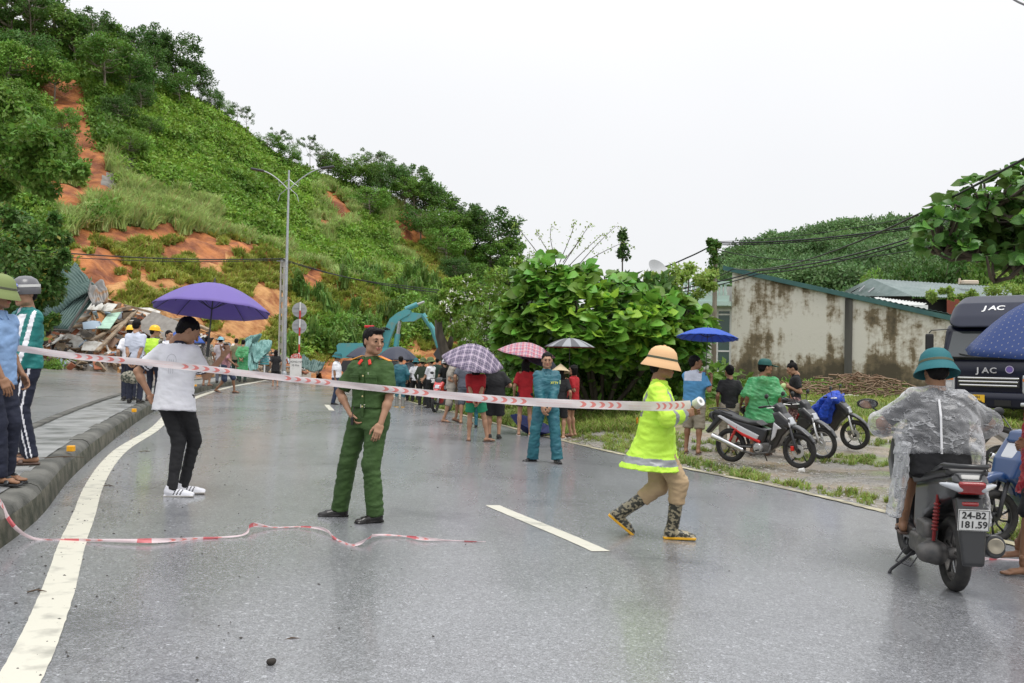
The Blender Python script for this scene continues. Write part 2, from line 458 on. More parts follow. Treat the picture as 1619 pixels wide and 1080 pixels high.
# ================================================================ vegetation kit
def leafmat(name, c1, c2, scale=.25, rand=.22, trans=.35, rough=.5, dead=None):
    """leaf colour varies from leaf clump to leaf clump (world noise + per-instance random)"""
    m = bpy.data.materials.new(name); m.use_nodes = True; N = m.node_tree.nodes; L = m.node_tree.links
    b = N['Principled BSDF']; b.inputs['Roughness'].default_value = rough; b.inputs['Specular IOR Level'].default_value = .35
    g = N.new('ShaderNodeNewGeometry'); t = N.new('ShaderNodeTexNoise'); t.inputs['Scale'].default_value = scale; t.inputs['Detail'].default_value = 6
    t.inputs['Roughness'].default_value = .7
    L.new(g.outputs['Position'], t.inputs['Vector'])
    cr = N.new('ShaderNodeValToRGB'); e = cr.color_ramp.elements
    e[0].position = .32; e[0].color = (*c1, 1); e[1].position = .68; e[1].color = (*c2, 1)
    L.new(t.outputs['Fac'], cr.inputs['Fac'])
    hs = N.new('ShaderNodeHueSaturation'); oi = N.new('ShaderNodeObjectInfo')
    ri = N.new('ShaderNodeMath'); ri.operation = 'ADD'; L.new(g.outputs['Random Per Island'], ri.inputs[0]); L.new(oi.outputs['Random'], ri.inputs[1])
    mr = N.new('ShaderNodeMapRange'); mr.inputs['From Max'].default_value = 2.; mr.inputs['To Min'].default_value = 1-rand*1.6; mr.inputs['To Max'].default_value = 1+rand*1.6
    L.new(ri.outputs[0], mr.inputs['Value']); L.new(mr.outputs[0], hs.inputs['Value'])
    mh = N.new('ShaderNodeMapRange'); mh.inputs['To Min'].default_value = .5-rand*.07; mh.inputs['To Max'].default_value = .5+rand*.07
    L.new(g.outputs['Random Per Island'], mh.inputs['Value']); L.new(mh.outputs[0], hs.inputs['Hue'])
    L.new(cr.outputs[0], hs.inputs['Color']); last = hs.outputs[0]
    if dead:
        lt = N.new('ShaderNodeMath'); lt.operation = 'LESS_THAN'; lt.inputs[1].default_value = dead[0]
        mx = N.new('ShaderNodeMixRGB'); mx.inputs[2].default_value = (*dead[1], 1)
        L.new(g.outputs['Random Per Island'], lt.inputs[0]); L.new(lt.outputs[0], mx.inputs[0]); L.new(last, mx.inputs[1]); last = mx.outputs[0]
    L.new(last, b.inputs['Base Color'])
    tr = N.new('ShaderNodeBsdfTranslucent'); L.new(last, tr.inputs['Color'])
    ms = N.new('ShaderNodeMixShader'); ms.inputs[0].default_value = trans
    L.new(b.outputs[0], ms.inputs[1]); L.new(tr.outputs[0], ms.inputs[2]); L.new(ms.outputs[0], N['Material Output'].inputs['Surface'])
    return m
LM = {
 'vine': leafmat('vine_leaves', (.12, .24, .032), (.3, .47, .065), .16, .28),
 'grass': leafmat('pale_grass', (.28, .4, .1), (.5, .6, .24), .3, .25, dead=(.12, (.42, .36, .16))),
 'fern': leafmat('yellow_green_growth', (.22, .3, .05), (.44, .46, .1), .3, .28, dead=(.1, (.4, .28, .1))),
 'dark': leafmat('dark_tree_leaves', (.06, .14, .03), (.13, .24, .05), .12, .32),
 'mid': leafmat('green_tree_leaves', (.1, .22, .035), (.22, .36, .06), .12, .32),
 'grey': leafmat('thin_tree_leaves', (.14, .22, .1), (.22, .3, .15), .12, .25),
 'near': leafmat('near_tree_leaves', (.05, .12, .025), (.13, .23, .045), .4, .38, dead=(.04, (.3, .28, .05))),
 'big': leafmat('big_leaves', (.12, .29, .04), (.28, .52, .075), .9, .34, .3, .34, dead=(.015, (.45, .4, .05))),
 'bigyoung': leafmat('young_big_leaves', (.3, .52, .05), (.42, .62, .08), .9, .2, .4, .35),
 'bush': leafmat('bush_leaves', (.15, .28, .04), (.34, .5, .08), .5, .35),
 'wisp': leafmat('wispy_leaves', (.25, .38, .07), (.38, .5, .12), .5, .3, .45),
 'turf': leafmat('verge_grass', (.13, .22, .035), (.36, .43, .09), .5, .35, dead=(.22, (.36, .32, .13))),
 'far': leafmat('far_forest_leaves', (.085, .17, .06), (.16, .27, .09), .05, .3),
 'cane': leafmat('cane_leaves', (.08, .18, .035), (.25, .38, .09), .5, .3),
}
BARK = M('bark', (.16, .13, .1), .85, col2=(.28, .25, .2), scale=4, bump=.5, bscale=12, bdist=.03, stretch=(1, 1, .3))
BARKD = M('dark_bark', (.05, .04, .03), .8, col2=(.11, .09, .07), scale=6, bump=.5, bscale=18, bdist=.02, stretch=(1, 1, .3))
def add_veins(m):
    """pale midrib and side veins in each leaf's own frame"""
    N = m.node_tree.nodes; L = m.node_tree.links; tc = N.new('ShaderNodeTexCoord'); sx = N.new('ShaderNodeSeparateXYZ'); L.new(tc.outputs['Object'], sx.inputs[0])
    def mt(op, a, c=None):
        x = N.new('ShaderNodeMath'); x.operation = op
        for i, q in enumerate((a, c)):
            if q is None: continue
            if isinstance(q, (int, float)): x.inputs[i].default_value = q
            else: L.new(q, x.inputs[i])
        return x.outputs[0]
    ay = mt('ABSOLUTE', sx.outputs[1]); side = mt('LESS_THAN', mt('ABSOLUTE', mt('SUBTRACT', mt('FRACT', mt('MULTIPLY', mt('SUBTRACT', sx.outputs[0], mt('MULTIPLY', ay, .7)), 8.)), .5)), .07)
    v = mt('MAXIMUM', mt('LESS_THAN', ay, .016), side); b = N['Principled BSDF']; src = b.inputs['Base Color'].links[0].from_socket
    mx = N.new('ShaderNodeMixRGB'); mx.blend_type = 'ADD'; L.new(mt('MULTIPLY', v, .5), mx.inputs[0]); L.new(src, mx.inputs[1]); mx.inputs[2].default_value = (.16, .2, .06, 1); L.new(mx.outputs[0], b.inputs['Base Color'])
def unit(v): return v/(np.linalg.norm(v, axis=-1, keepdims=True)+1e-9)
LEAF1 = (np.array([[0, 0, 0], [.5, .32, .06], [1, 0, -.04], [.5, -.32, .06]], float), np.array([[0, 1, 2, 3]]))
LEAFT = (np.array([[0, 0, 0], [.45, .3, .05], [1, 0, -.05], [.45, -.3, .05]], float), np.array([[0, 2, 1], [0, 3, 2]]))
def big_leaf():
    # broad ovate leaf: stalk, 5 cross-sections, folded along the midrib, drooping tip
    xs = [.0, .12, .2, .4, .62, .82, 1.0]; w = [.008, .01, .22, .38, .38, .22, .0]
    V = []
    for x, b in zip(xs, w):
        zc = -.28*x*x; z = zc+b*.22
        V += [[x, b, z+.02*math.sin(x*22)], [x, 0, zc], [x, -b, z+.02*math.cos(x*19)]]
    Fq = []
    for i in range(len(xs)-1):
        for j in (0, 1): Fq.append([i*3+j, (i+1)*3+j, (i+1)*3+j+1, i*3+j+1])
    return np.array(V), np.array(Fq)
LEAFB = big_leaf()
LM['bigd'] = leafmat('dark_big_leaves', (.045, .13, .03), (.12, .27, .045), .9, .4, .25, .34, dead=(.012, (.5, .3, .03))); add_veins(LM['bigd']); LM['bigm'] = leafmat('big_leaves_massed', (.12, .29, .04), (.28, .52, .075), .9, .34, .3, .34)
add_veins(LM['big']); add_veins(LM['bigyoung'])
def leaves(tpl, C, D, Nn, S, roll=None):
    """leaf copies: base C, pointing D, face normal about Nn, length S"""
    tv, tf = tpl; n = len(C); X = unit(D); Z = unit(Nn-X*(Nn*X).sum(1, keepdims=True)); Y = np.cross(Z, X)
    S = np.asarray(S).reshape(-1, 1, 1)*np.ones((n, 1, 1))
    V = C[:, None]+S*(tv[None, :, 0:1]*X[:, None]+tv[None, :, 1:2]*Y[:, None]+tv[None, :, 2:3]*Z[:, None])
    Fq = tf[None]+(np.arange(n)*len(tv))[:, None, None]
    return V.reshape(-1, 3), Fq.reshape(-1, tf.shape[1])
def rdir(n, r=None):
    r = r or rng; v = r.normal(size=(n, 3)); return unit(v)
def blob_leaves(cen, rad, n, size, r, up=.5, tpl=LEAFT, shell=.55, droop=0.):
    d = rdir(n, r); rr = r.uniform(shell, 1.05, (n, 1))
    p = cen+d*rr*rad
    nn = unit(d+np.array([0, 0, up])+r.normal(size=(n, 3))*.35)
    dd = unit(rdir(n, r)+d*.6+np.array([0, 0, -droop]))
    return leaves(tpl, p, dd, nn, size*r.uniform(.6, 1.3, n))
def cat(parts):
    V = []; F_ = []; n = 0
    for v, f in parts:
        V.append(v); F_.append(f+n); n += len(v)
    return np.concatenate(V), np.concatenate(F_)
def clump_mesh(name, kind, seed):
    r = np.random.default_rng(seed)
    if kind == 'vine':
        parts = [blob_leaves(np.array([r.uniform(-.7, .7), r.uniform(-.7, .7), r.uniform(0, .25)]), np.array([.55, .55, .3])*r.uniform(.7, 1.3), 34, .27, r, up=1.1) for _ in range(5)]
        v, f = cat(parts); return mk_mesh(name, v, f, [LM['vine']], smooth=False)
    if kind == 'crown':
        parts = []
        for _ in range(9):
            a, q = r.uniform(0, 6.28), r.uniform(0, 1)**.6; parts.append(blob_leaves(np.array([math.cos(a)*q*1.0, math.sin(a)*q*1.0, .5+1.1*math.sqrt(1-q*q*.95)]), np.array([.5, .5, .42])*r.uniform(.8, 1.2), 60, .2, r, up=.9))
        v, f = cat(parts); return mk_mesh(name, v, f, [LM['far']], smooth=False)
    if kind == 'bush':
        parts = [blob_leaves(np.array([r.uniform(-.6, .6), r.uniform(-.6, .6), r.uniform(.2, .9)]), np.array([.5, .5, .4])*r.uniform(.7, 1.3), 45, .24, r, up=.7) for _ in range(6)]
        v, f = cat(parts); return mk_mesh(name, v, f, [LM['mid']], smooth=False)
    H, n, w, spread, mat = {'tall': (1.15, 64, .045, .95, 'grass'), 'tuft': (.6, 40, .055, .65, 'fern'), 'turf': (.085, 26, .0055, .12, 'turf'),
                            'cane': (2.6, 70, .075, .8, 'cane')}[kind]
    C = np.column_stack([r.uniform(-1, 1, n)*spread*.4, r.uniform(-1, 1, n)*spread*.4, np.zeros(n)])
    a = r.uniform(0, 2*np.pi, n); hgt = H*r.uniform(.5, 1.1, n); out = spread*r.uniform(.2, 1.1, n)*hgt/H
    if kind == 'cane': C[:, 2] = r.uniform(0, .55, n)*H; hgt *= .55; out *= 1.1
    V = []; Fq = []
    side = np.column_stack([-np.sin(a), np.cos(a), np.zeros(n)]); o = np.column_stack([np.cos(a), np.sin(a), np.zeros(n)])
    ks = [(0, 0, 1.), (.35, .18, .9), (.75, .52, .65), (.95 if kind != 'cane' else .7, 1., .05)]
    rows = []
    for z, x, ww in ks:
        c = C+o*(out*x)[:, None]+np.array([0, 0, 1])*(hgt*z)[:, None]
        rows += [c-side*w*ww, c+side*w*ww]
    V = np.stack(rows, 1).reshape(-1, 3); base = np.arange(n)*8
    f = np.array([[0, 1, 3, 2], [2, 3, 5, 4], [4, 5, 7, 6]])
    return mk_mesh(name, V, (f[None]+base[:, None, None]).reshape(-1, 4), [LM[mat]], smooth=False)
_src = {}
def sources(kind, n=4):
    if kind not in _src:
        c = bpy.data.collections.new('src_'+kind)
        for i in range(n):
            o = bpy.data.objects.new('%s_clump' % kind, clump_mesh('%s_clump' % kind, kind, 100+i)); c.objects.link(o)
        _src[kind] = c
    return _src[kind]
def scatter(name, pts, kind, scl, tilt=None, label=None, cat_=None):
    n = len(pts); me = bpy.data.meshes.new(name); me.vertices.add(n); me.vertices.foreach_set('co', np.asarray(pts, np.float32).ravel())
    rot = np.zeros((n, 3), np.float32); rot[:, 2] = rng.uniform(0, 2*np.pi, n)
    rot[:, :2] = rng.normal(size=(n, 2))*.15
    if tilt is not None:   # normals
        for i, t in enumerate(tilt):
            q = Vector(t).to_track_quat('Z', 'Y').to_matrix()@Matrix.Rotation(rot[i, 2], 3, 'Z'); rot[i] = q.to_euler()
    a = me.attributes.new('rot', 'FLOAT_VECTOR', 'POINT'); a.data.foreach_set('vector', rot.ravel())
    a = me.attributes.new('scl', 'FLOAT', 'POINT'); a.data.foreach_set('value', np.asarray(scl, np.float32))
    a = me.attributes.new('pick', 'INT', 'POINT'); a.data.foreach_set('value', rng.integers(0, 4, n).astype(np.int32))
    o = obj(name, me)
    ng = bpy.data.node_groups.new(name, 'GeometryNodeTree')
    ng.interface.new_socket('Geometry', in_out='INPUT', socket_type='NodeSocketGeometry'); ng.interface.new_socket('Geometry', in_out='OUTPUT', socket_type='NodeSocketGeometry')
    N, L = ng.nodes, ng.links
    gi, go = N.new('NodeGroupInput'), N.new('NodeGroupOutput'); ip = N.new('GeometryNodeInstanceOnPoints')
    ci = N.new('GeometryNodeCollectionInfo'); ci.inputs['Collection'].default_value = sources(kind)
    ci.inputs['Separate Children'].default_value = True; ci.inputs['Reset Children'].default_value = True
    def attr(nm, ty):
        x = N.new('GeometryNodeInputNamedAttribute'); x.data_type = ty; x.inputs['Name'].default_value = nm; return x.outputs['Attribute']
    L.new(gi.outputs[0], ip.inputs['Points']); L.new(ci.outputs[0], ip.inputs['Instance']); ip.inputs['Pick Instance'].default_value = True
    L.new(attr('pick', 'INT'), ip.inputs['Instance Index'])
    er = N.new('FunctionNodeEulerToRotation'); L.new(attr('rot', 'FLOAT_VECTOR'), er.inputs[0]); L.new(er.outputs[0], ip.inputs['Rotation'])
    L.new(attr('scl', 'FLOAT'), ip.inputs['Scale']); L.new(ip.outputs[0], go.inputs[0])
    md = o.modifiers.new('scatter', 'NODES'); md.node_group = ng
    return setp(o, label, cat_, kind='stuff')
# ---- trees: variants of trunk and crown meshes, shared by the individuals
def tree_meshes(seed, H, cw, nb, nl, leaf, mat, trunk_r=.16, open_=.4, zlo=.35, bark=None, flat=.6, tpl=LEAFT, droop=0.):
    r = np.random.default_rng(seed); mb = MB()
    bend = r.normal(size=2)*.06*H
    tp = [np.array([bend[0]*t*t, bend[1]*t*t, H*.8*t]) for t in np.linspace(0, 1, 7)]
    mb.tube(tp, [trunk_r*(1-.75*t) for t in np.linspace(0, 1, 7)], 7)
    parts = []
    for i in range(nb):
        t = r.uniform(zlo, .98); a = r.uniform(0, 6.283); k = min(int(t*6), 5); base = tp[k]+(tp[k+1]-tp[k])*(t*6-k)
        w = cw*math.sqrt(max(.05, 1-((t-.6)/.62)**2))
        tip = base+np.array([math.cos(a)*w*r.uniform(.45, 1), math.sin(a)*w*r.uniform(.45, 1), H*r.uniform(.06, .2)])
        mid = base+(tip-base)*.5+np.array([0, 0, -.03*H])
        mb.tube([base, mid, tip], [trunk_r*.4*(1-.5*t), trunk_r*.25, trunk_r*.08], 5)
        s = cw*r.uniform(.2, .46)*(1-open_*.5)
        parts.append(blob_leaves(tip, np.array([s, s, s*flat]), nl, leaf, r, up=.8, droop=droop, tpl=tpl))
    v, f = cat(parts)
    tm = mk_mesh('trunk', np.concatenate(mb.V), mb.F, [bark or BARK], smooth=True)
    return tm, mk_mesh('crown', v, f, [LM[mat]], smooth=False)
def tree(pair, loc, sc, rz, label, cat_='tree', group=None, name='tree', rot=None, szx=1.):
    e = empty(name, loc, rz, label, cat_, group); e.scale = (sc*szx, sc*szx, sc)
    if rot: e.rotation_euler = (rot[0], rot[1], rz)
    obj('trunk', pair[0], e); obj('crown', pair[1], e)
    return e
# ================================================================ ground
def grid_mesh(xs, ys, fz):
    X, Y = np.meshgrid(xs, ys); Z = fz(X, Y); V = np.stack([X, Y, Z], -1).reshape(-1, 3)
    nx, ny = len(xs), len(ys); i = np.arange((ny-1)*(nx-1)); r, c = i//(nx-1), i % (nx-1); b = r*nx+c
    return V, np.stack([b, b+1, b+nx+1, b+nx], 1)
def spread_axis(a, b, lo, hi, n1, n2):
    return np.concatenate([-np.geomspace(-lo-0 if lo < 0 else 1, -a if a < 0 else 1, n2)[:-1] if lo < 0 else [], np.linspace(a, b, n1), np.geomspace(b, hi, n2)[1:]])
# base sheet far out to the horizon, slightly below everything
def nodes_verge():
    m = bpy.data.materials.new('verge_earth_gravel'); m.use_nodes = True; N = m.node_tree.nodes; L = m.node_tree.links; b = N['Principled BSDF']
    g = N.new('ShaderNodeNewGeometry')
    def noise(s, d=6, rgh=.6):
        t = N.new('ShaderNodeTexNoise'); t.inputs['Scale'].default_value = s; t.inputs['Detail'].default_value = d; t.inputs['Roughness'].default_value = rgh
        L.new(g.outputs['Position'], t.inputs['Vector']); return t.outputs['Fac']
    def ramp(f, stops):
        c = N.new('ShaderNodeValToRGB'); e = c.color_ramp.elements
        while len(e) < len(stops): e.new(.5)
        for i, (p, col) in enumerate(stops): e[i].position = p; e[i].color = (*col, 1)
        L.new(f, c.inputs['Fac']); return c.outputs[0]
    gravel = ramp(noise(28, 3, .8), [(.3, (.1, .09, .08)), (.5, (.24, .225, .2)), (.7, (.42, .4, .37))])
    mud = ramp(noise(1.6), [(.35, (.2, .15, .1)), (.65, (.33, .27, .2))])
    grn = ramp(noise(9, 5, .7), [(.35, (.1, .16, .03)), (.7, (.26, .33, .08))])
    a = N.new('ShaderNodeMixRGB'); L.new(ramp(noise(.7), [(.42, (0, 0, 0)), (.58, (1, 1, 1))]), a.inputs[0]); L.new(gravel, a.inputs[1]); L.new(mud, a.inputs[2])
    sx = N.new('ShaderNodeSeparateXYZ'); L.new(g.outputs['Position'], sx.inputs[0])
    c = N.new('ShaderNodeMixRGB'); L.new(ramp(noise(.42, 7), [(.54, (0, 0, 0)), (.62, (.8, .8, .8))]), c.inputs[0]); L.new(a.outputs[0], c.inputs[1]); L.new(grn, c.inputs[2])
    L.new(c.outputs[0], b.inputs['Base Color'])
    mr = N.new('ShaderNodeMapRange'); mr.inputs['From Min'].default_value = .42; mr.inputs['From Max'].default_value = .55; mr.inputs['To Min'].default_value = .12; mr.inputs['To Max'].default_value = .8
    L.new(noise(.9), mr.inputs['Value']); L.new(mr.outputs[0], b.inputs['Roughness'])
    bp = N.new('ShaderNodeBump'); bp.inputs['Strength'].default_value = .6; bp.inputs['Distance'].default_value = .02; L.new(noise(22, 5, .7), bp.inputs['Height']); L.new(bp.outputs[0], b.inputs['Normal'])
    return m
VERGE = nodes_verge()
xs = np.concatenate([-np.geomspace(900, 42, 14), np.linspace(-40, 40, 161), np.geomspace(42, 900, 14)])
ys = np.concatenate([-np.geomspace(400, 14, 8), np.linspace(-12, 70, 201), np.geomspace(72, 1500, 20)])
def gbase(X, Y):
    z = gz(X, np.clip(Y, -12, 95)); d = np.where((X > xk(np.clip(Y, -12, 95))-.3) & (X < xr(np.clip(Y, -12, 95))+.12), -.06, -.012)
    n = .05*fbm(X*.5, Y*.5, seed=3)*sstep(.6, 2.5, X-xr(np.clip(Y, -12, 95)))
    return z+d+n-.012
V, Fq = grid_mesh(xs, ys, gbase)
ground = setp(obj('ground', mk_mesh('ground', V, Fq, [VERGE])), kind='structure')
def ribbon(ys, fl, fr, dz, n=6, zfun=None):
    V = []
    for y in ys:
        a, b = fl(y), fr(y)
        for k in range(n+1):
            x = a+(b-a)*k/n; V.append([x, y, (zfun or gz)(x, y)+dz])
    m = n+1; Fs = [(j*m+k, j*m+k+1, (j+1)*m+k+1, (j+1)*m+k) for j in range(len(ys)-1) for k in range(n)]
    return np.array(V), Fs
def asphalt(name, wet, base=(.062, .064, .07)):
    m = bpy.data.materials.new(name); m.use_nodes = True; N = m.node_tree.nodes; L = m.node_tree.links; b = N['Principled BSDF']
    g = N.new('ShaderNodeNewGeometry')
    def noise(s, d=5, rgh=.6, st=None):
        t = N.new('ShaderNodeTexNoise'); t.inputs['Scale'].default_value = s; t.inputs['Detail'].default_value = d; t.inputs['Roughness'].default_value = rgh
        if st:
            mp = N.new('ShaderNodeMapping'); mp.inputs['Scale'].default_value = st; mp.inputs['Rotation'].default_value = (0, 0, R(-22)); L.new(g.outputs['Position'], mp.inputs['Vector']); L.new(mp.outputs[0], t.inputs['Vector'])
        else: L.new(g.outputs['Position'], t.inputs['Vector'])
        return t.outputs['Fac']
    def ramp(f, stops, vmax=None):
        c = N.new('ShaderNodeValToRGB'); e = c.color_ramp.elements
        while len(e) < len(stops): e.new(.5)
        for i, (p, col) in enumerate(stops): e[i].position = p; e[i].color = (*col, 1)
        L.new(f, c.inputs['Fac']); return c.outputs[0]
    # aggregate: cell colours of small stones
    vo = N.new('ShaderNodeTexVoronoi'); vo.inputs['Scale'].default_value = 150; L.new(g.outputs['Position'], vo.inputs['Vector'])
    sp = N.new('ShaderNodeSeparateColor'); L.new(vo.outputs['Color'], sp.inputs[0])
    k = np.array(base)
    st = ramp(sp.outputs[0], [(.0, tuple(k*.62)), (.5, tuple(k)), (.9, tuple(k*1.4)), (.98, tuple(k*1.7)), (1., tuple(k*2.3))])
    vo2 = N.new('ShaderNodeTexVoronoi'); vo2.inputs['Scale'].default_value = 55; L.new(g.outputs['Position'], vo2.inputs['Vector'])
    sp2 = N.new('ShaderNodeSeparateColor'); L.new(vo2.outputs['Color'], sp2.inputs[0])
    st2 = ramp(sp2.outputs[1], [(.0, (.8,)*3), (.6, (1,)*3), (.96, (1.1,)*3), (1., (1.7,)*3)])
    mu = N.new('ShaderNodeMixRGB'); mu.blend_type = 'MULTIPLY'; mu.inputs[0].default_value = 1; L.new(st, mu.inputs[1]); L.new(st2, mu.inputs[2])
    pt = ramp(noise(.35, 6, .6), [(.3, (.84,)*3), (.7, (1.14,)*3)])
    mu2 = N.new('ShaderNodeMixRGB'); mu2.blend_type = 'MULTIPLY'; mu2.inputs[0].default_value = 1; L.new(mu.outputs[0], mu2.inputs[1]); L.new(pt, mu2.inputs[2])
    # damp dark patches, and clay washed over the far end by the slide
    wetm = ramp(noise(.8, 7, .65), [(.56, (0,)*3), (.66, (1,)*3)]); dk = N.new('ShaderNodeMixRGB'); dk.blend_type = 'MULTIPLY'; L.new(wetm, dk.inputs[0]); L.new(mu2.outputs[0], dk.inputs[1]); dk.inputs[2].default_value = (.72, .72, .74, 1)
    sy = N.new('ShaderNodeSeparateXYZ'); L.new(g.outputs['Position'], sy.inputs[0]); fy = N.new('ShaderNodeMapRange'); fy.inputs['From Min'].default_value = 26; fy.inputs['From Max'].default_value = 62; L.new(sy.outputs[1], fy.inputs['Value'])
    fm_ = N.new('ShaderNodeMath'); fm_.operation = 'MULTIPLY'; L.new(fy.outputs[0], fm_.inputs[0]); L.new(ramp(noise(.6, 8, .7), [(.45, (0,)*3), (.6, (1,)*3)]), fm_.inputs[1])
    cl = N.new('ShaderNodeMixRGB'); L.new(fm_.outputs[0], cl.inputs[0]); L.new(dk.outputs[0], cl.inputs[1]); cl.inputs[2].default_value = (.3, .19, .11, 1)
    L.new(cl.outputs[0], b.inputs['Base Color'])
    mr = N.new('ShaderNodeMapRange'); mr.inputs['From Min'].default_value = .36; mr.inputs['From Max'].default_value = .62
    mr.inputs['To Min'].default_value = wet; mr.inputs['To Max'].default_value = wet+.13
    L.new(noise(.5, 6, .62, (1.6, .35, 1)), mr.inputs['Value']); L.new(mr.outputs[0], b.inputs['Roughness'])
    b.inputs['Specular IOR Level'].default_value = .6; b.inputs['Coat Weight'].default_value = .35; b.inputs['Coat Roughness'].default_value = .12
    bp = N.new('ShaderNodeBump'); bp.inputs['Strength'].default_value = .3; bp.inputs['Distance'].default_value = .004; L.new(vo.outputs['Distance'], bp.inputs['Height'])
    bp2 = N.new('ShaderNodeBump'); bp2.inputs['Strength'].default_value = .2; bp2.inputs['Distance'].default_value = .02; L.new(noise(5, 4), bp2.inputs['Height']); L.new(bp.outputs[0], bp2.inputs['Normal'])
    L.new(bp2.outputs[0], b.inputs['Normal'])
    return m
ASPH = asphalt('wet_asphalt', .22, (.195, .2, .212)); ASPH2 = asphalt('wet_asphalt_far_lane', .24, (.23, .232, .238))
yr_ = np.concatenate([np.linspace(-12, 30, 110), np.linspace(31, 74, 44)])
V, Fs = ribbon(yr_, lambda y: xk(y)-.05, lambda y: xr(y)+.18+.04*math.sin(y*2.3)+.03*math.sin(y*7.1), 0, 10)
road = setp(obj('road', mk_mesh('road', V, Fs, [ASPH])), kind='structure')
# far carriageway beyond the median
def xm(y): return xk(y)-np.interp(y, [3, 10, 25, 60], [1.0, 1.0, 1.15, 1.3])     # median's far edge
V, Fs = ribbon(yr_[:130], lambda y: xm(y)-9.5-.0*y, lambda y: xm(y)+.1, 0, 8)
setp(obj('far_carriageway', mk_mesh('far_carriageway', V, Fs, [ASPH2])), kind='structure')
PAINT = M('road_paint', (.36, .35, .3), .5, col2=(.62, .6, .51), scale=6, lo=.3, hi=.48, detail=9, bump=.4, bscale=70, bdist=.004, rough2=.35)
PAINTO = M('worn_road_paint', (.2, .18, .13), .6, col2=(.48, .44, .3), scale=3.5, lo=.4, hi=.6, bump=.4, bscale=70, bdist=.004)
YL = np.array([-2, 0, 2, 3.62, 5, 6.3, 7.4, 8.75, 12, 16, 22, 34, 50, 60]); XL = np.array([-.75, -1.0, -1.42, -1.86, -2.36, -2.88, -3.3, -3.83, -4.95, -6.0, -7.8, -10.6, -13, -14.3])
def strip(name, ys, fx, w, mat, dz=.004, jag=.006):
    V = []
    for i, y in enumerate(ys):
        x = float(fx(y)); e = .05; t = np.array([float(fx(y+e)-fx(y-e)), 2*e]); t /= np.linalg.norm(t); n = np.array([t[1], -t[0]])
        for s in (-1, 0, 1):
            j = jag*(random.random()-.5)*abs(s); X = x+n[0]*(s*w/2+j); Y = y+n[1]*(s*w/2+j); V.append([X, Y, float(gz(X, Y))+dz])
    Fs = [(j*3+k, j*3+k+1, (j+1)*3+k+1, (j+1)*3+k) for j in range(len(ys)-1) for k in (0, 1)]
    return obj(name, mk_mesh(name, V, Fs, [mat]))
setp(strip('edge_line', np.concatenate([np.arange(-2, 20, .06), np.arange(20, 58, .5)]), lambda y: _smooth_interp(y, YL, XL), .165, PAINT, jag=.004), kind='structure')
setp(strip('worn_edge_line', np.concatenate([np.arange(-2, 20, .08), np.arange(20, 60, .5)]), lambda y: xr(y)-.0, .15, PAINTO, jag=.03), kind='structure')
YC = np.array([0, 3, 7.2, 9.3, 14.5, 27, 36, 50, 60]); XC = np.array([2.6, 1.95, .68, -.18, -1.9, -5.15, -7.2, -10, -12])
for y0, y1 in ((7.15, 9.3), (25.6, 28.8)):
    setp(strip('centre_dash', np.arange(y0, y1, .06), lambda y: _smooth_interp(y, YC, XC), .15, PAINT, jag=.006), kind='structure')
EDGEW = M('carriageway_edge_line', (.42, .4, .3), .6, col2=(.3, .29, .24), scale=4)
setp(strip('far_edge_line', np.arange(4, 56, .3), lambda y: xm(y)-.14, .1, EDGEW, jag=.02), kind='structure')
# ---- raised median with its kerb: kerbstones are pieces
CONC = M('wet_kerb_concrete', (.045, .046, .04), .6, col2=(.16, .158, .142), scale=2.6, detail=9, bump=.8, bscale=26, bdist=.015, rough2=.85, spec=.3)
MOSS = M('mossy_kerb_face', (.025, .03, .015), .8, col2=(.13, .12, .09), scale=5, lo=.35, hi=.7, bump=.7, bscale=22, bdist=.015)
MEDT = M('median_top_concrete', (.14, .145, .145), .3, col2=(.27, .275, .27), scale=2.2, rough2=.6, bump=.5, bscale=9, bdist=.015)
ME = .235
def medtop(x, y): return gz(xk(y), y)+ME+(xk(y)-x)*.012
V, Fs = ribbon(np.concatenate([np.linspace(-12, 30, 150), np.linspace(30.5, 56, 50)]), lambda y: xm(y)+.1, lambda y: xk(y)-.2, 0, 8, medtop)
V[:, 2] += .012*fbm(V[:, 0]*2.5, V[:, 1]*2.5, seed=9)+.0
setp(obj('median_pavement', mk_mesh('median_pavement', V, Fs, [MEDT])), kind='structure')
kerb = setp(bpy.data.objects.new('median_kerb', None), kind='structure'); COL.objects.link(kerb)
prof = [(.02, -.08), (.0, .09), (-.012, .165), (-.04, .21), (-.09, .232), (-.235, ME), (-.235, -.1)]
y = -4.0; ki = 0
while y < 56:
    L_ = 1.9 if y < 24 else 2.2
    nseg = 6; V = []
    dzz = random.uniform(-.006, .006)
    for j in range(nseg+1):
        yy = y+.005+(L_-.01)*j/nseg
        x = float(xk(yy)); e = .1; t = np.array([float(xk(yy+e)-xk(yy-e)), 2*e]); t /= np.linalg.norm(t); n = np.array([t[1], -t[0]])
        for px_, pz_ in prof:
            X = x+n[0]*px_; Y = yy+n[1]*px_; V.append([X, Y, float(gz(x, yy))+pz_+dzz+.006*(float(vnoise(X*9, Y*9, pz_*20))-.5)])
    m = len(prof); Fs = [(j*m+k, j*m+k+1, (j+1)*m+k+1, (j+1)*m+k) for j in range(nseg) for k in range(m-1)]
    idx = [1 if k < 2 else 0 for j in range(nseg) for k in range(m-1)]
    Fs += [tuple(range(m)), tuple(nseg*m+k for k in range(m))[::-1]]; idx += [0, 0]
    kme = mk_mesh('kerbstone', V, Fs, [CONC, MOSS], idx, smooth=True); kme.set_sharp_from_angle(angle=R(50)); obj('kerbstone', kme, kerb)
    y += L_; ki += 1
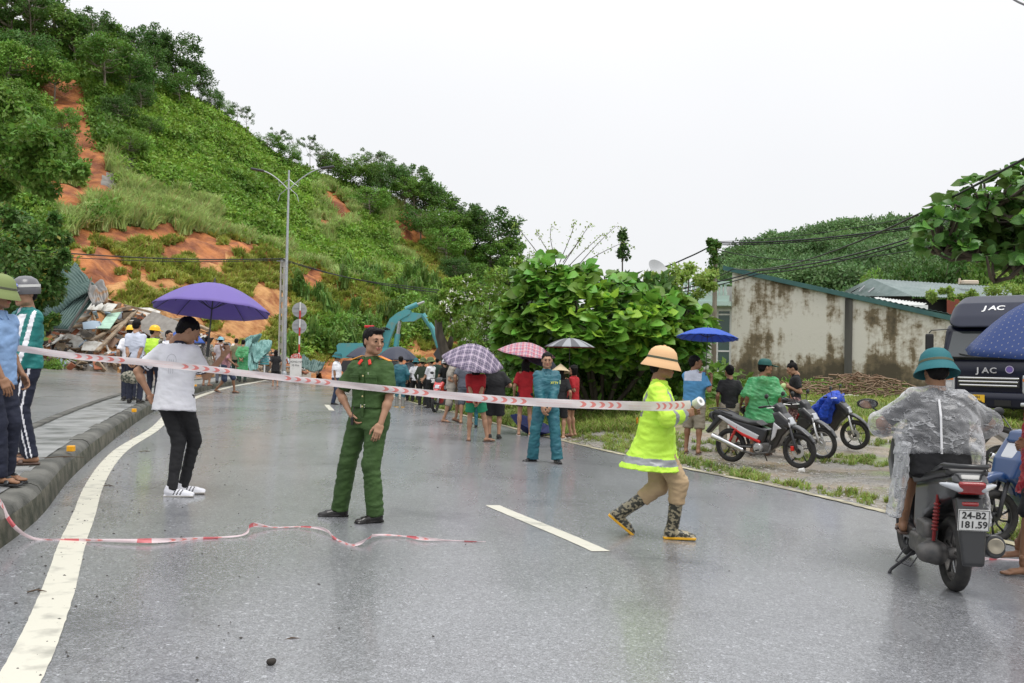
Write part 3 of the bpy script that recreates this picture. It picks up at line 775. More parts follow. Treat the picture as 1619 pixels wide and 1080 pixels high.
# low kerb on the far side of the median
V = []; ysx = np.concatenate([np.linspace(-8, 30, 90), np.linspace(31, 56, 30)])
for yy in ysx:
    x = float(xm(yy)); z = float(gz(x, yy))
    for px_, pz_ in [(.12, ME-.01), (.12, ME+.012), (-.02, ME+.012), (-.05, ME-.03), (-.05, -.1)]: V.append([x+px_, yy, z+pz_-.03])
Fs = [(j*5+k, j*5+k+1, (j+1)*5+k+1, (j+1)*5+k)[::-1] for j in range(len(ysx)-1) for k in range(4)]
setp(obj('far_kerb', mk_mesh('far_kerb', V, Fs, [CONC])), kind='structure')
# ================================================================ landslide hill
UT = np.array([-1500, -900, -500, -200, 0, 100, 200, 300, 380, 450, 520, 600, 660, 700, 760, 810, 850, 900, 1000, 1200, 1500.])
VR = np.array([250, 100, 20, 15, 40, 75, 120, 165, 215, 262, 290, 318, 340, 365, 415, 445, 462, 490, 525, 560, 575.])
VB = np.array([585, 582, 580, 579, 577, 577, 580, 590, 594, 596, 598, 598, 598, 598, 600, 600, 600, 600, 600, 600, 600.])
DB = np.array([46, 46, 46, 46, 47, 47, 49, 55, 60, 64, 68, 72, 76, 78, 80, 82, 84, 86, 90, 100, 110.])
DR = np.array([105, 105, 105, 105, 106, 107, 109, 112, 114, 118, 122, 126, 128, 130, 130, 130, 130, 130, 132, 140, 150.])
def hill(u, t):
    """surface point for photo column u and t in 0 (foot) .. 1 (ridge) .. 1.35 (behind)"""
    u = np.asarray(u, float); t = np.asarray(t, float)
    vr, vb, db, dr = (_smooth_interp(u, UT, a) for a in (VR, VB, DB, DR))
    tt = np.clip(t, 0, 1); v = vb+(vr-vb)*tt; d = db+(dr-db)*(.75*tt+.25*tt*tt)
    ov = np.clip(t-1, 0, 1); d = d+ov*90; 
    p = np.array([0, 0, CAM_Z])+d[..., None]*_F+_CR*((u-809.5)*d/FPX)[..., None]-_CU*((v-540)*d/FPX)[..., None]
    p[..., 2] = p[..., 2]-ov*ov*120
    A = sstep(0.02, .2, tt)
    lum = (1.9*fbm(p[..., 0]*.1, p[..., 1]*.1, p[..., 2]*.1, 3, 11)+1.5*np.abs(fbm(p[..., 0]*.21, p[..., 1]*.21, p[..., 2]*.21, 3, 21)))*A
    lum = lum+.35*fbm(p[..., 0]*.8, p[..., 1]*.8, p[..., 2]*.8, 3, 5)*sstep(0, .08, tt)
    p[..., 2] += lum; p[..., 1] -= .7*lum
    return p, v
STROKES = [(112, 190, 128, 245, 25), (130, 235, 160, 300, 27), (40, 105, 120, 148, 15), (60, 108, 78, 165, 8), (105, 130, 125, 190, 14), (20, 285, 110, 330, 20),
           (100, 402, 260, 385, 17), (215, 392, 430, 432, 24), (150, 425, 410, 480, 48), (420, 445, 520, 470, 20), (250, 520, 430, 530, 38),
           (560, 480, 612, 500, 12), (490, 592, 720, 596, 20), (640, 560, 720, 560, 17), (642, 350, 655, 385, 10), (662, 392, 688, 430, 13), (685, 430, 702, 455, 15),
           (523, 322, 548, 352, 6), (508, 350, 514, 362, 4), (600, 440, 625, 455, 10), (500, 500, 540, 490, 10), (-300, 350, -60, 330, 60), (630, 360, 640, 392, 6)]
ROCK = [(172, 288, 208, 272, 15)]
def stroke_mask(u, v, S, soft=9.):
    m = np.full(np.shape(u), -99.)
    for a, b, c, d, r in S:
        e = np.array([c-a, d-b], float); t = np.clip(((u-a)*e[0]+(v-b)*e[1])/(e@e), 0, 1)
        m = np.maximum(m, r-np.hypot(u-a-t*e[0], v-b-t*e[1]))
    return m
def soilmask(u, v):
    n = fbm(u*.03, v*.03, oct=4, seed=31)*13+2
    return stroke_mask(u, v, STROKES)*1.0+3+n
us = np.linspace(-1400, 1450, 430); ts = np.concatenate([np.linspace(-.01, 1, 150), np.linspace(1.03, 1.5, 12)])
UU, TT = np.meshgrid(us, ts); HP, HV = hill(UU, TT)
HP[0, :, 2] -= 1.5
sm = soilmask(UU, HV); rk = stroke_mask(UU, HV, ROCK)+fbm(UU*.05, HV*.05, seed=3)*9
nx, ny = len(us), len(ts); ii = np.arange((ny-1)*(nx-1)); rr_, cc_ = ii//(nx-1), ii % (nx-1); bb = rr_*nx+cc_
Fh = np.stack([bb, bb+1, bb+nx+1, bb+nx], 1)
SOIL = M('orange_clay', (.17, .045, .012), .75, col2=(.5, .18, .05), scale=.7, lo=.36, hi=.66, detail=9, bump=.9, bscale=1.2, bdist=.5)
SOILY = M('pale_clay', (.26, .085, .02), .75, col2=(.54, .28, .1), scale=.8, lo=.36, hi=.64, detail=9, bump=.9, bscale=1.6, bdist=.4)
HGREEN = M('undergrowth_floor', (.07, .13, .02), .9, col2=(.14, .22, .04), scale=.5, bump=.8, bscale=1.5, bdist=.5)
HROCK = M('grey_slide_rock', (.14, .125, .115), .7, col2=(.23, .21, .19), scale=1.2, bump=.8, bscale=2, bdist=.4)
fm = (sm.ravel()[Fh].mean(1) > -2); fr_ = rk.ravel()[Fh].mean(1) > 0
vlow = HV.ravel()[Fh].mean(1); py = fbm(UU*.02, HV*.02, seed=77).ravel()[Fh].mean(1)
idx = np.where(fr_, 3, np.where(fm, np.where((vlow+py*90 > 440), 1, 0), 2))
hillo = setp(obj('landslide_hill', mk_mesh('landslide_hill', HP.reshape(-1, 3), Fh, [SOIL, SOILY, HGREEN, HROCK], idx)), kind='structure')
# sample points over the hill by area
Pf = HP.reshape(-1, 3); ctr = Pf[Fh].mean(1); nrm = np.cross(Pf[Fh[:, 2]]-Pf[Fh[:, 0]], Pf[Fh[:, 3]]-Pf[Fh[:, 1]]); ar = np.linalg.norm(nrm, axis=1)/2
nrm = nrm/(2*ar[:, None]+1e-9); nrm[nrm[:, 2] < 0] *= -1
fu = UU.ravel()[Fh].mean(1); fv = HV.ravel()[Fh].mean(1); fs = sm.ravel()[Fh].mean(1); ft = TT.ravel()[Fh].mean(1)
def hsample(n, w):
    w = w*ar*((fu > -420) & (fu < 1300) & (ft < 1.08)); i = rng.choice(len(w), n, p=w/w.sum())
    a, b = rng.uniform(0, 1, (2, n, 1)); q = Fh[i]
    p = (Pf[q[:, 0]]*(1-a)+Pf[q[:, 1]]*a)*(1-b)+(Pf[q[:, 3]]*(1-a)+Pf[q[:, 2]]*a)*b
    return p, nrm[i], i
green = fs < -5
rock_f = fr_
pale = stroke_mask(fu, fv, [(215, 345, 300, 360, 50), (120, 345, 190, 350, 25), (300, 400, 360, 395, 16)])+fbm(fu*.02, fv*.02, seed=4)*25 > 0
p, nn, i = hsample(15000, (green & ~pale & ~rock_f & ~((fu < 440) & (fv > 500)))*1.)
scatter('hillside_vines', p, 'vine', rng.uniform(.7, 1.5, len(p)), tilt=unit(nn+np.array([0, 0, .6])), label='thick bright green creeper covering the steep hillside', cat_='creeper')
p, nn, i = hsample(2100, (pale & green)*1.+(((fs > -12) & (fs < 1) & (fv > 250) & (fv < 470))*.5))
scatter('hillside_tall_grass', p, 'tall', rng.uniform(.6, 1.25, len(p)), label='pale feathery tall grass in tufts above the landslide scar', cat_='grass')
patch = fbm(fu*.018, fv*.035, seed=51) > -.05
p, nn, i = hsample(5200, ((fs > -6) & (fv > 385) & (patch | (fs < 4)))*1.*((fu > 90) & (fu < 720)))
scatter('landslide_regrowth', p, 'tuft', rng.uniform(.4, 1.1, len(p)), label='yellow green weeds sprouting on the orange landslide soil', cat_='weeds')
p, nn, i = hsample(1300, (green & ((fu < 190) | (fv > 440)) & ~((fu < 440) & (fv > 470)))*1.)
scatter('hillside_bushes', p, 'bush', rng.uniform(.8, 1.9, len(p)), label='green bushes growing thick over the lower hillside', cat_='bushes')
p, nn, i = hsample(330, ((fv > 440) & (fv < 592) & (fu > 440) & (fu < 900) & (fs < 3))*1.)
scatter('roadside_reeds', p, 'cane', rng.uniform(.6, 1.35, len(p)), label='arching reeds and cane leaves along the foot of the hill', cat_='reeds')
# clods of earth on the slide
# ---- trees on the ridge and over the upper slope, each its own
TV = {
 'd1': tree_meshes(1, 8, 3.0, 34, 130, .3, 'dark'), 'd2': tree_meshes(2, 7, 3.4, 36, 130, .3, 'dark', open_=.35), 'd3': tree_meshes(3, 9.5, 2.6, 32, 110, .3, 'dark', open_=.8),
 'm1': tree_meshes(4, 7, 3.0, 34, 130, .3, 'mid', open_=.45), 'm2': tree_meshes(5, 9, 2.8, 32, 110, .3, 'mid', open_=.8), 'm3': tree_meshes(6, 6, 3.2, 32, 140, .28, 'mid', open_=.35),
 'g1': tree_meshes(7, 9, 2.3, 20, 55, .26, 'grey', .1, 1.1, zlo=.6), 'g2': tree_meshes(8, 8.5, 2.6, 19, 50, .26, 'grey', .1, 1.1, zlo=.65),
}
def tfor(u): 
    return 0
def hill_tree(u, v_base, kind, hpx, lab, grp, jit=0.):
    vr, vb = float(_smooth_interp(u, UT, VR)), float(_smooth_interp(u, UT, VB))
    t = np.clip((v_base-vb)/(vr-vb), 0, 1.02); p, _ = hill(np.array([u]), np.array([t])); p = p[0]
    d = project(p)[2]; H = hpx*d/FPX; base = {'d1': 8, 'd2': 7, 'd3': 9.5, 'm1': 7, 'm2': 9, 'm3': 6, 'g1': 9, 'g2': 8.5}[kind]
    HT.append((grp, v_base, u)); t_ = tree(TV[kind], (p[0], p[1], p[2]-.3), H/base/1.02, random.uniform(0, 6.28), lab, 'tree', grp, szx=random.uniform(.9, 1.2)); HT[-1] += (t_,)
G1 = 'trees crowding the top left of the hill'; G2 = 'trees along the ridge line'; G3 = 'thin see-through trees behind the ridge'
HT = []; L1 = 'leafy tree in the dense wood at the top left of the hill'; L2 = 'creeper-hung tree on the ridge right of the lamp post'; L3 = 'thin pale see-through tree standing against the sky on the ridge'
# upper-left wood
for (u, v, k, h) in [(-20, 60, 'm2', 120), (15, 75, 'd1', 130), (50, 90, 'd3', 120), (85, 95, 'm1', 95), (120, 105, 'd3', 100), (150, 112, 'd1', 95), (185, 125, 'm2', 90), (215, 130, 'd2', 80),
                     (245, 135, 'd1', 95), (275, 145, 'd1', 100), (300, 160, 'd2', 70), (40, 140, 'd2', 95), (85, 160, 'm1', 85), (10, 150, 'm3', 90), (170, 165, 'm1', 95),
                     (205, 165, 'd2', 85), (245, 170, 'd1', 85), (285, 172, 'm3', 60), (185, 200, 'd2', 65), (225, 190, 'd2', 55), (20, 205, 'm1', 85), (95, 225, 'm1', 70),
                     (30, 265, 'm1', 85), (75, 280, 'm3', 85), (0, 300, 'm3', 90), (45, 330, 'd2', 70), (335, 182, 'd2', 45), (355, 190, 'm3', 34),
                     (205, 262, 'm3', 50), (235, 220, 'm3', 40), (-60, 110, 'd1', 110), (-60, 200, 'm1', 100), (-70, 290, 'd2', 100), (60, 60, 'd1', 100), (105, 85, 'm1', 80), (150, 90, 'd1', 78)]:
    hill_tree(u, v, k, h, L1, G1)
for (u, v, k, h) in [(425, 245, 'm3', 38), (455, 262, 'm3', 40), (520, 285, 'm1', 50), (548, 300, 'm3', 55), (575, 320, 'm1', 62), (600, 335, 'd1', 78), (618, 325, 'd2', 70), (640, 345, 'm1', 60),
                     (585, 350, 'm3', 60), (655, 350, 'd1', 85), (672, 355, 'd2', 75), (690, 365, 'm1', 75), (665, 385, 'm3', 60), (700, 392, 'm1', 70), (705, 420, 'm3', 70), (722, 385, 'd1', 60),
                     (735, 410, 'm1', 85), (755, 420, 'd3', 105), (775, 440, 'd1', 110), (790, 452, 'm1', 80), (810, 470, 'm3', 70), (745, 455, 'm3', 60), (720, 445, 'd2', 60), (770, 480, 'm3', 55), (740, 365, 'd3', 50)]:
    hill_tree(u, v, k, h, L2, G2)
for (u, v, k, h) in [(390, 225, 'g1', 60), (440, 250, 'g1', 62), (462, 262, 'g2', 60), (490, 275, 'g1', 72), (505, 282, 'g2', 62), (590, 305, 'g1', 85), (608, 312, 'g2', 88), (655, 335, 'g1', 90), (730, 400, 'g2', 90), (375, 215, 'g2', 50)]:
    hill_tree(u, v, k, h, L3, G3)
ORD = 'first second third fourth fifth sixth seventh eighth ninth tenth eleventh twelfth'.split()
for g_, rows, what in ((G1, ((0, 108, 'top row'), (108, 150, 'second row'), (150, 205, 'third row'), (205, 262, 'fourth row'), (262, 999, 'lowest row')), 'in the wood at the top left'),
                       (G2, ((0, 999, ''),), ''), (G3, ((0, 999, ''),), '')):
    for a_, b_, rn in rows:
        if g_ == G2:
            for lo_, hi_, tx_ in ((0, 342, 'highest trees of the ridge right of the lamp post'), (342, 386, 'middle trees of the ridge'), (386, 425, 'lower trees of the ridge'), (425, 999, 'lowest trees at the right end of the ridge')):
                for k_, h_ in enumerate(sorted([h for h in HT if h[0] == g_ and lo_ <= h[1] < hi_], key=lambda h: h[2])): h_[3]['label'] = '%s from the left among the %s' % (ORD[min(k_, 11)], tx_)
            break
        for k_, h_ in enumerate(sorted([h for h in HT if h[0] == g_ and a_ <= h[1] < b_], key=lambda h: h[2])):
            h_[3]['label'] = ('%s from the left of the thin see-through trees against the sky' % ORD[k_]) if g_ == G3 else '%s tree from the left in the %s of the wood at upper left' % (ORD[min(k_, 11)], rn)
# ================================================================ far wooded hill on the right
UF = np.array([1090, 1125, 1150, 1200, 1260, 1300, 1400, 1480, 1560, 1640, 1750, 1900, 2100.])
VF = np.array([560, 480, 432, 402, 388, 380, 372, 374, 382, 380, 395, 430, 480.])
us2 = np.linspace(1085, 2150, 120); ts2 = np.linspace(0, 1.3, 50); U2, T2 = np.meshgrid(us2, ts2)
def fhill(u, t):
    vr = _smooth_interp(u, UF, VF); tt = np.clip(t, 0, 1); v = 600+(vr-600)*tt; d = 110+150*tt+np.clip(t-1, 0, 1)*200
    p = np.array([0, 0, CAM_Z])+d[..., None]*_F+_CR*((u-809.5)*d/FPX)[..., None]-_CU*((v-540)*d/FPX)[..., None]
    p[..., 2] += 6*fbm(p[..., 0]*.02, p[..., 1]*.02, seed=61)*sstep(0, .3, tt)-np.clip(t-1, 0, 1)**2*300
    return p
FP = fhill(U2, T2); n2 = len(us2); ii = np.arange((len(ts2)-1)*(n2-1)); bb = ii//(n2-1)*n2+ii % (n2-1); F2 = np.stack([bb, bb+1, bb+n2+1, bb+n2], 1)
setp(obj('far_hill', mk_mesh('far_hill', FP.reshape(-1, 3), F2, [HGREEN])), kind='structure')
q = FP.reshape(-1, 3)[F2]; a2 = np.linalg.norm(np.cross(q[:, 2]-q[:, 0], q[:, 3]-q[:, 1]), axis=1); a2 *= (T2.ravel()[F2].mean(1) < 1.1)
i = rng.choice(len(a2), 3000, p=a2/a2.sum()); a, b = rng.uniform(0, 1, (2, len(i), 1)); qq = q[i]
p = (qq[:, 0]*(1-a)+qq[:, 1]*a)*(1-b)+(qq[:, 3]*(1-a)+qq[:, 2]*a)*b
scatter('far_forest', p, 'crown', rng.uniform(2.0, 4.2, len(p)), label='dense far-off forest covering the low hill behind the wall', cat_='forest')
# ================================================================ lamp, poles, signs at the end of the median
GALV = M('galvanised_steel', (.5, .52, .54), .35, .7, col2=(.4, .42, .44), scale=8)
DARKM = M('dark_metal', (.05, .05, .055), .45, .3)
WHITE = M('white_paint', (.75, .75, .73), .5, col2=(.6, .6, .57), scale=5, lo=.45, hi=.8)
REDP = M('red_paint', (.55, .04, .03), .45)
BLACKP = M('black_plastic', (.012, .012, .013), .35)
TEALP = M('teal_machine_paint', (.08, .32, .35), .5, col2=(.2, .26, .22), scale=3, lo=.5, hi=.8)
GREYS = M('sign_back_grey', (.38, .39, .4), .5)
CPOLE = M('pole_concrete', (.4, .38, .34), .8, col2=(.52, .5, .45), scale=3, bump=.3, bscale=20)
def lamp():
    b = P(449, 589, 50); top = P(457, 268, 50); b[2] -= .5; H = top[2]-b[2]; px = FPX/50
    e = empty('street_lamp', b, 0, 'tall grey steel street lamp with two curved arms on the end of the median', 'street lamp')
    lx = top[0]-b[0]-.30
    mb = MB(); mb.tube([(0, 0, 0), (lx*.0, 0, H*.5), (0, 0, H)], [.105, .08, .045], 12); mb.lathe([(.16, 0), (.16, .5), (.13, .55), (.1, .56)], n=12); mb.build('pole', GALV, e, smooth='auto')
    for s, tip in ((-1, P(409, 268, 50)), (1, P(513, 264, 50))):
        tx, tz = tip[0]-b[0], tip[2]-b[2]; z0 = H-1.05
        m2 = MB(); pts = [(tx*t, 0, z0+(tz-z0)*(1-(1-t)**1.7)) for t in np.linspace(0, 1, 9)]
        m2.tube(pts, .03, 8)
        m2.tube([(s*.05, 0, z0+.1), (s*.45, 0, z0-.25), (s*.55, 0, z0-.6)], .018, 6); m2.tube([(s*.04, 0, H-.5), (s*.5, 0, z0+.2), (s*.55, 0, z0+.6)], .016, 6)
        a = m2.build('arm', GALV, e, smooth='auto')
        m3 = MB(); m3.box((tx+s*.12, 0, tz+.02), (.36, .13, .055), rotm('Y', -s*R(10)), bev=.04); m3.build('lamp_head', DARKM, e, smooth='auto')
    return e
lamp()
def pole_u():
    b = P(443, 590, 50.6); t = P(446, 408, 50.6); b[2] -= .6; H = t[2]-b[2]
    e = empty('utility_pole', b, 0, 'slotted concrete utility pole standing close against the street lamp', 'utility pole')
    m = MB(); 
    for s in (-1, 1): m.box((s*.085, 0, H/2), (.035, .11, H/2))
    k = 0
    z = .2
    while z < H: m.box((0, 0, z), (.06, .06, .14)); z += .62
    m.build('shaft', CPOLE, e); m = MB(); m.box((0, -.12, H-.15), (.3, .03, .03)); 
    m.build('crossbar', GALV, e)
pole_u()
def sign_pole():
    b = P(472, 589, 50.5); t = P(473.5, 479, 50.5); H = t[2]-b[2]+.05; b[2] -= .3; H += .3
    e = empty('road_sign', b, 0, 'two round grey sign backs stacked on a red and white striped pole', 'road sign')
    n = 9; m = MB(); w = MB()
    for i in range(n):
        (m if i % 2 else w).tube([(0, 0, H*i/n), (0, 0, H*(i+1)/n)], .045, 10, mi=0)
    V = MB(); V.V, V.F, V.I, V.n = w.V, w.F, [0]*len(w.F), w.n
    V.add(np.concatenate(m.V), [f for f in m.F], 1)
    V.build('striped_pole', [WHITE, REDP], e, smooth='auto')
    for v in (490, 516):
        c = P(472.5, v, 50.5)-b; m3 = MB(); m3.lathe([(.0, -.012), (.39, -.012), (.395, 0), (.39, .012), (0, .012)], (c[0], .07, c[2]), rotm('X', R(90)), 30)
        m3.box((c[0], .045, c[2]+.12), (.3, .012, .02)); m3.box((c[0], .045, c[2]-.12), (.3, .012, .02))
        m3.build('sign_disc', GREYS, e, smooth='auto')
sign_pole()
def km():
    b = P(467.5, 590, 49); b[2] -= .15; e = empty('kilometre_stone', b, 0, 'white kilometre stone with a rounded red top beside the lamp post', 'kilometre stone')
    s = 49/FPX; w = 8.5*s; h = 31*s+.15
    body = [(-w, 0), (w, 0), (w, h-w*.9), (-w, h-w*.9)]; MB().prism(body, .11).build('body', WHITE, e)
    cap = [(w*math.cos(a), h-w*.9+w*.9*math.sin(a)) for a in np.linspace(0, math.pi, 14)]; MB().prism(cap, .112).build('red_top', REDP, e, smooth='auto')
    X, Y, Z = (1, 0, 0), (0, 0, 1), (0, -1, 0)
    for tx, z, sz, mt in (('H3', h-w*.3, .17, WHITE), ('KM27', h-w*.62, .2, WHITE), ('PHONG HAI', h-w*1.55, .14, BLACKP), ('10 Km', h-w*2.2, .15, BLACKP)):
        text_obj('lettering', tx, sz, mt, e, frame_m((0, -.114, z), X, Y, Z))
km()
# a low screen of pale green slats by the rubble
def lowboard(u, v, w, h, d, lab):
    b = P(u, v+h, d); s = d/FPX; e = empty('slatted_board', b, 0, lab, 'barrier')
    m = MB(); m.box((0, 0, .12), (.03, .03, .3)); m.build('post', WHITE, e)
    for i in range(4): MB().box((0, -.02, .45+i*.12), (w*s/2, .015, .05)).build('slat', TEALP, e)
lowboard(418, 580, 14, 9, 48, 'small pale green slatted board on a post left of the lamp post')
# ================================================================ excavator
def excavator():
    d = 60; s = d/FPX; b = P(590, 598, d); e = empty('excavator', b, 0, 'teal excavator with raised boom working behind the crowd', 'excavator')
    def q(u, v, dd=0): p = P(u, v, d+dd)-b; return p
    def seg(name, pts, w, mat=TEALP, hw=.28):
        MB().prism([(p[0], p[2]) for p in [q(*a) for a in pts]], hw).build(name, mat, e, smooth=False)
    seg('counterweight', [(537, 547), (541, 543), (600, 543), (604, 549), (604, 566), (540, 566)], 0, hw=1.15)
    seg('engine_cover', [(600, 552), (632, 548), (634, 552), (634, 566), (600, 566)], 0, hw=1.1)
    seg('undercarriage', [(548, 570), (626, 570), (636, 580), (630, 592), (552, 592), (542, 582)], 0, DARKM, 1.3)
    seg('turntable', [(560, 564), (618, 564), (618, 572), (560, 572)], 0, DARKM, .8)
    cb = MB(); c0 = q(588, 545); cb.box((c0[0]+.1, -.6, c0[2]+.4), (.5, .5, .5), bev=.1); cb.build('cab', DARKM, e)
    MB().box((c0[0]+.1, -1.11, c0[2]+.45), (.4, .01, .3)).build('cab_window', mm('dark_glass', (.02, .025, .03), .08), e)
    m = MB(); m.box((c0[0]-.1, -.6, c0[2]+1.12), (.3, .16, .08), bev=.03); m.box((c0[0]-.1, -.6, c0[2]+1.0), (.04, .04, .14)); m.build('beacon', mm('beacon_red', (.6, .03, .04), .2), e)
    seg('boom', [(600, 552), (609, 520), (617, 504), (628, 495), (641, 489), (650, 491), (648, 497), (634, 505), (626, 514), (618, 534), (612, 552)], 0)
    seg('stick', [(634, 492), (668, 496), (668, 500), (655, 508), (637, 509), (630, 502)], 0, hw=.22)
    seg('bucket', [(686, 560), (694, 548), (702, 552), (704, 566), (694, 572)], 0, mat=DARKM, hw=.5)
    m = MB(); m.tube([q(668, 497), q(684, 520), q(694, 552)], [.18, .17, .14], 8); m.build('linkage', TEALP, e)
    m = MB(); m.tube([q(641, 489), q(660, 481)], .16, 10); m.build('cylinder', TEALP, e, smooth='auto'); m = MB(); m.tube([q(660, 481), q(671, 477)], .07, 8); m.build('piston', GALV, e, smooth='auto')
    for y_ in (-.35, .35):
        a, c = q(626, 548), q(632, 508); a[1] += y_; c[1] += y_; mid = a+(c-a)*.5
        m = MB(); m.tube([a, mid], .13, 10); m.build('cylinder', TEALP, e, smooth='auto'); m = MB(); m.tube([mid, c], .07, 8); m.build('piston', GALV, e, smooth='auto')
    for k in range(3):
        pts = [q(604+k*2, 545)+np.array([0, -.4, 0]), q(598+k*3, 530)+np.array([0, -.45, 0]), q(605+k*3, 518)+np.array([0, -.35, 0]), q(612+k*3, 522)+np.array([0, -.3, 0])]
        m = MB(); m.tube(pts, .04, 6); m.build('hydraulic_hose', BLACKP, e)
excavator()
# ================================================================ collapsed house
ROOFG = M('dark_green_roof_sheet', (.07, .13, .12), .4, .1, col2=(.13, .2, .18), scale=1.5, lo=.4, hi=.7, rough2=.6)
ROOFT = M('teal_roof_sheet', (.1, .24, .22), .4, .1, col2=(.16, .32, .3), scale=1.5)
WOODO = M('weathered_timber', (.17, .12, .08), .8, col2=(.36, .28, .19), scale=3, stretch=(1, 1, 1), bump=.4, bscale=20)
PLAS = M('white_plaster_board', (.34, .3, .25), .8, col2=(.66, .65, .61), scale=2.5, lo=.35, hi=.55)
MINT = M('mint_green_board', (.3, .46, .36), .7, col2=(.42, .64, .5), scale=3)
BLUEP = M('pale_blue_board', (.35, .45, .55), .6)
ROT = M('grey_rubble', (.17, .155, .14), .9, col2=(.33, .29, .24), scale=1.2, lo=.4, hi=.6, bump=.8, bscale=3, bdist=.1)
def corrugated(name, corners, mat, label=None, cat_=None, parent=None, n=40, amp=.035, m_=8, crumple=0., seed=0, along=0):
    """sheet through 4 corner points with waves; along=0: ribs run from edge 0-1 to edge 3-2"""
    c = [np.array(a, float) for a in corners]; N = unit(np.cross(c[1]-c[0], c[3]-c[0])); V = []; nu = n*4
    for j in range(m_+1):
        for i in range(nu+1):
            a, b = i/nu, j/m_; p = (c[0]*(1-a)+c[1]*a)*(1-b)+(c[3]*(1-a)+c[2]*a)*b
            p = p+N*(amp*math.sin(2*math.pi*n*a)+crumple*float(fbm(a*3+seed, b*3, seed=seed, oct=3))); V.append(p)
    k = nu+1; Fs = np.array([(j*k+i, j*k+i+1, (j+1)*k+i+1, (j+1)*k+i) for j in range(m_) for i in range(nu)])
    o = obj(name, mk_mesh(name, V, Fs, [mat]), parent); md = o.modifiers.new('t', 'SOLIDIFY'); md.thickness = .012
    if label: setp(o, label, cat_)
    return o
D0 = 46.
rub = np.array(P(170, 560, D0))
# heap of earth and rubble
xs3 = np.linspace(-40, 330, 90); hs = np.linspace(0, 1, 26)
def heap_top(u): return np.interp(u, [-60, 60, 100, 150, 180, 220, 260, 300, 330, 370, 420, 440, 470, 510], [480, 500, 495, 468, 478, 500, 505, 515, 528, 545, 552, 560, 574, 596])
def heap(u, t):
    v0 = 582+(u > 250)*8*np.clip((u-250)/100, 0, 1); v = v0+(heap_top(u)-v0)*t; d = (D0+np.clip(u-150, 0, 400)*.02)+7*t+1.2*np.sin(u*.11)*t
    p = np.array([0, 0, CAM_Z])+d[..., None]*_F+_CR*((u-809.5)*d/FPX)[..., None]-_CU*((v-540)*d/FPX)[..., None]
    b_ = .5*fbm(p[..., 0]*.7, p[..., 1]*.7, p[..., 2]*.7, 4, 91)*sstep(0, .2, t); p[..., 1] -= b_; p[..., 2] += b_*.6
    return p
U3, T3 = np.meshgrid(np.linspace(-60, 500, 140), np.concatenate([hs, [1.15, 1.4]])); HPp = heap(U3, np.minimum(T3, 1)); HPp[-1, :, 1] += 5; HPp[-1, :, 2] -= 3; HPp[-2, :, 1] += 1.5
HPp[0, :, 2] -= .6
n3 = 140; ii = np.arange((len(T3)-1)*(n3-1)); bb = ii//(n3-1)*n3+ii % (n3-1); F3 = np.stack([bb, bb+1, bb+n3+1, bb+n3], 1)
setp(obj('rubble_mound', mk_mesh('rubble_mound', HPp.reshape(-1, 3), F3, [ROT, SOILY], (fbm(U3*.03, T3*3, seed=8).ravel()[F3].mean(1) > .05).astype(int))), kind='structure')
r9 = np.random.default_rng(99)
def stick(name, a, b, w, t, mat, label, group, cat_='debris'):
    a, b = np.array(a, float), np.array(b, float); X = unit(b-a); Y = unit(np.cross((0, 0, 1), X)+1e-6); Z = np.cross(X, Y); L_ = np.linalg.norm(b-a)
    o = MB().box((0, 0, 0), (L_/2, w/2, t/2), bev=min(w, t)*.12).build(name, mat, None)
    o.matrix_world = frame_m((a+b)/2, X, Y, Z); return setp(o, label, cat_, group)
def hp(u, v, up=.25):
    t = (582-v)/(582-float(heap_top(u))); p = heap(np.array([float(u)]), np.array([min(max(t, 0), 1.)]))[0]; p = p+np.array([0, -up, up*.5]); return p
LOGS = [(98, 523, 212, 490, .32, 'long weathered log lying across the upper rubble'), (95, 527, 200, 515, .22, 'second weathered log lying just below the long one'), (160, 565, 222, 498, .2, 'pale timber slanting steeply through the middle of the rubble'),
        (88, 547, 192, 540, .16, 'thin pole lying level across the rubble'), (132, 553, 180, 525, .12, 'short pale lath below the mint green board'), (228, 515, 296, 497, .25, 'dark beam sloping up toward the purple umbrella'), (296, 497, 335, 530, .28, 'dark beam sloping down behind the umbrella holder'),
        (150, 545, 208, 512, .18, 'brown plank behind the mint green board'), (200, 470, 260, 500, .2, 'grey beam along the top of the rubble heap'), (120, 470, 148, 445, .15, 'broken rafter sticking up at the crushed roof edge'), (146, 440, 150, 480, .14, 'upright white strut under the crushed roof corner'),
        (105, 500, 150, 460, .14, 'thin rafter along the fallen roof edge'), (60, 540, 88, 575, .14, 'pale stick poking out low behind the student'), (70, 560, 95, 575, .12, 'short pale stick by the verge'), (240, 505, 262, 545, .16, 'dark stick standing behind the hard hats')]
for a, b, c, d_, w, lab in LOGS: stick('timber', hp(a, b, .45), hp(c, d_, .5), w, w*.6, WOODO, lab, 'broken timbers in the rubble', 'timber')
def panel(u, v, w, h, mat, lab, rx, rz, grp='broken boards in the rubble', thick=.04):
    poly = [(-w/2, -h/2), (w*.4, -h*.55), (w/2, h*.3), (w*.1, h/2), (-w*.45, h*.35)]
    o = MB().prism(poly, thick/2, ((0, 0, 0), (1, 0, 0), (0, 0, 1), (0, 1, 0))).build('board', mat, None)
    o.location = hp(u, v, .4); o.rotation_euler = (R(rx), R(r9.uniform(-30, 30)), R(rz)); return setp(o, lab, 'board', grp)
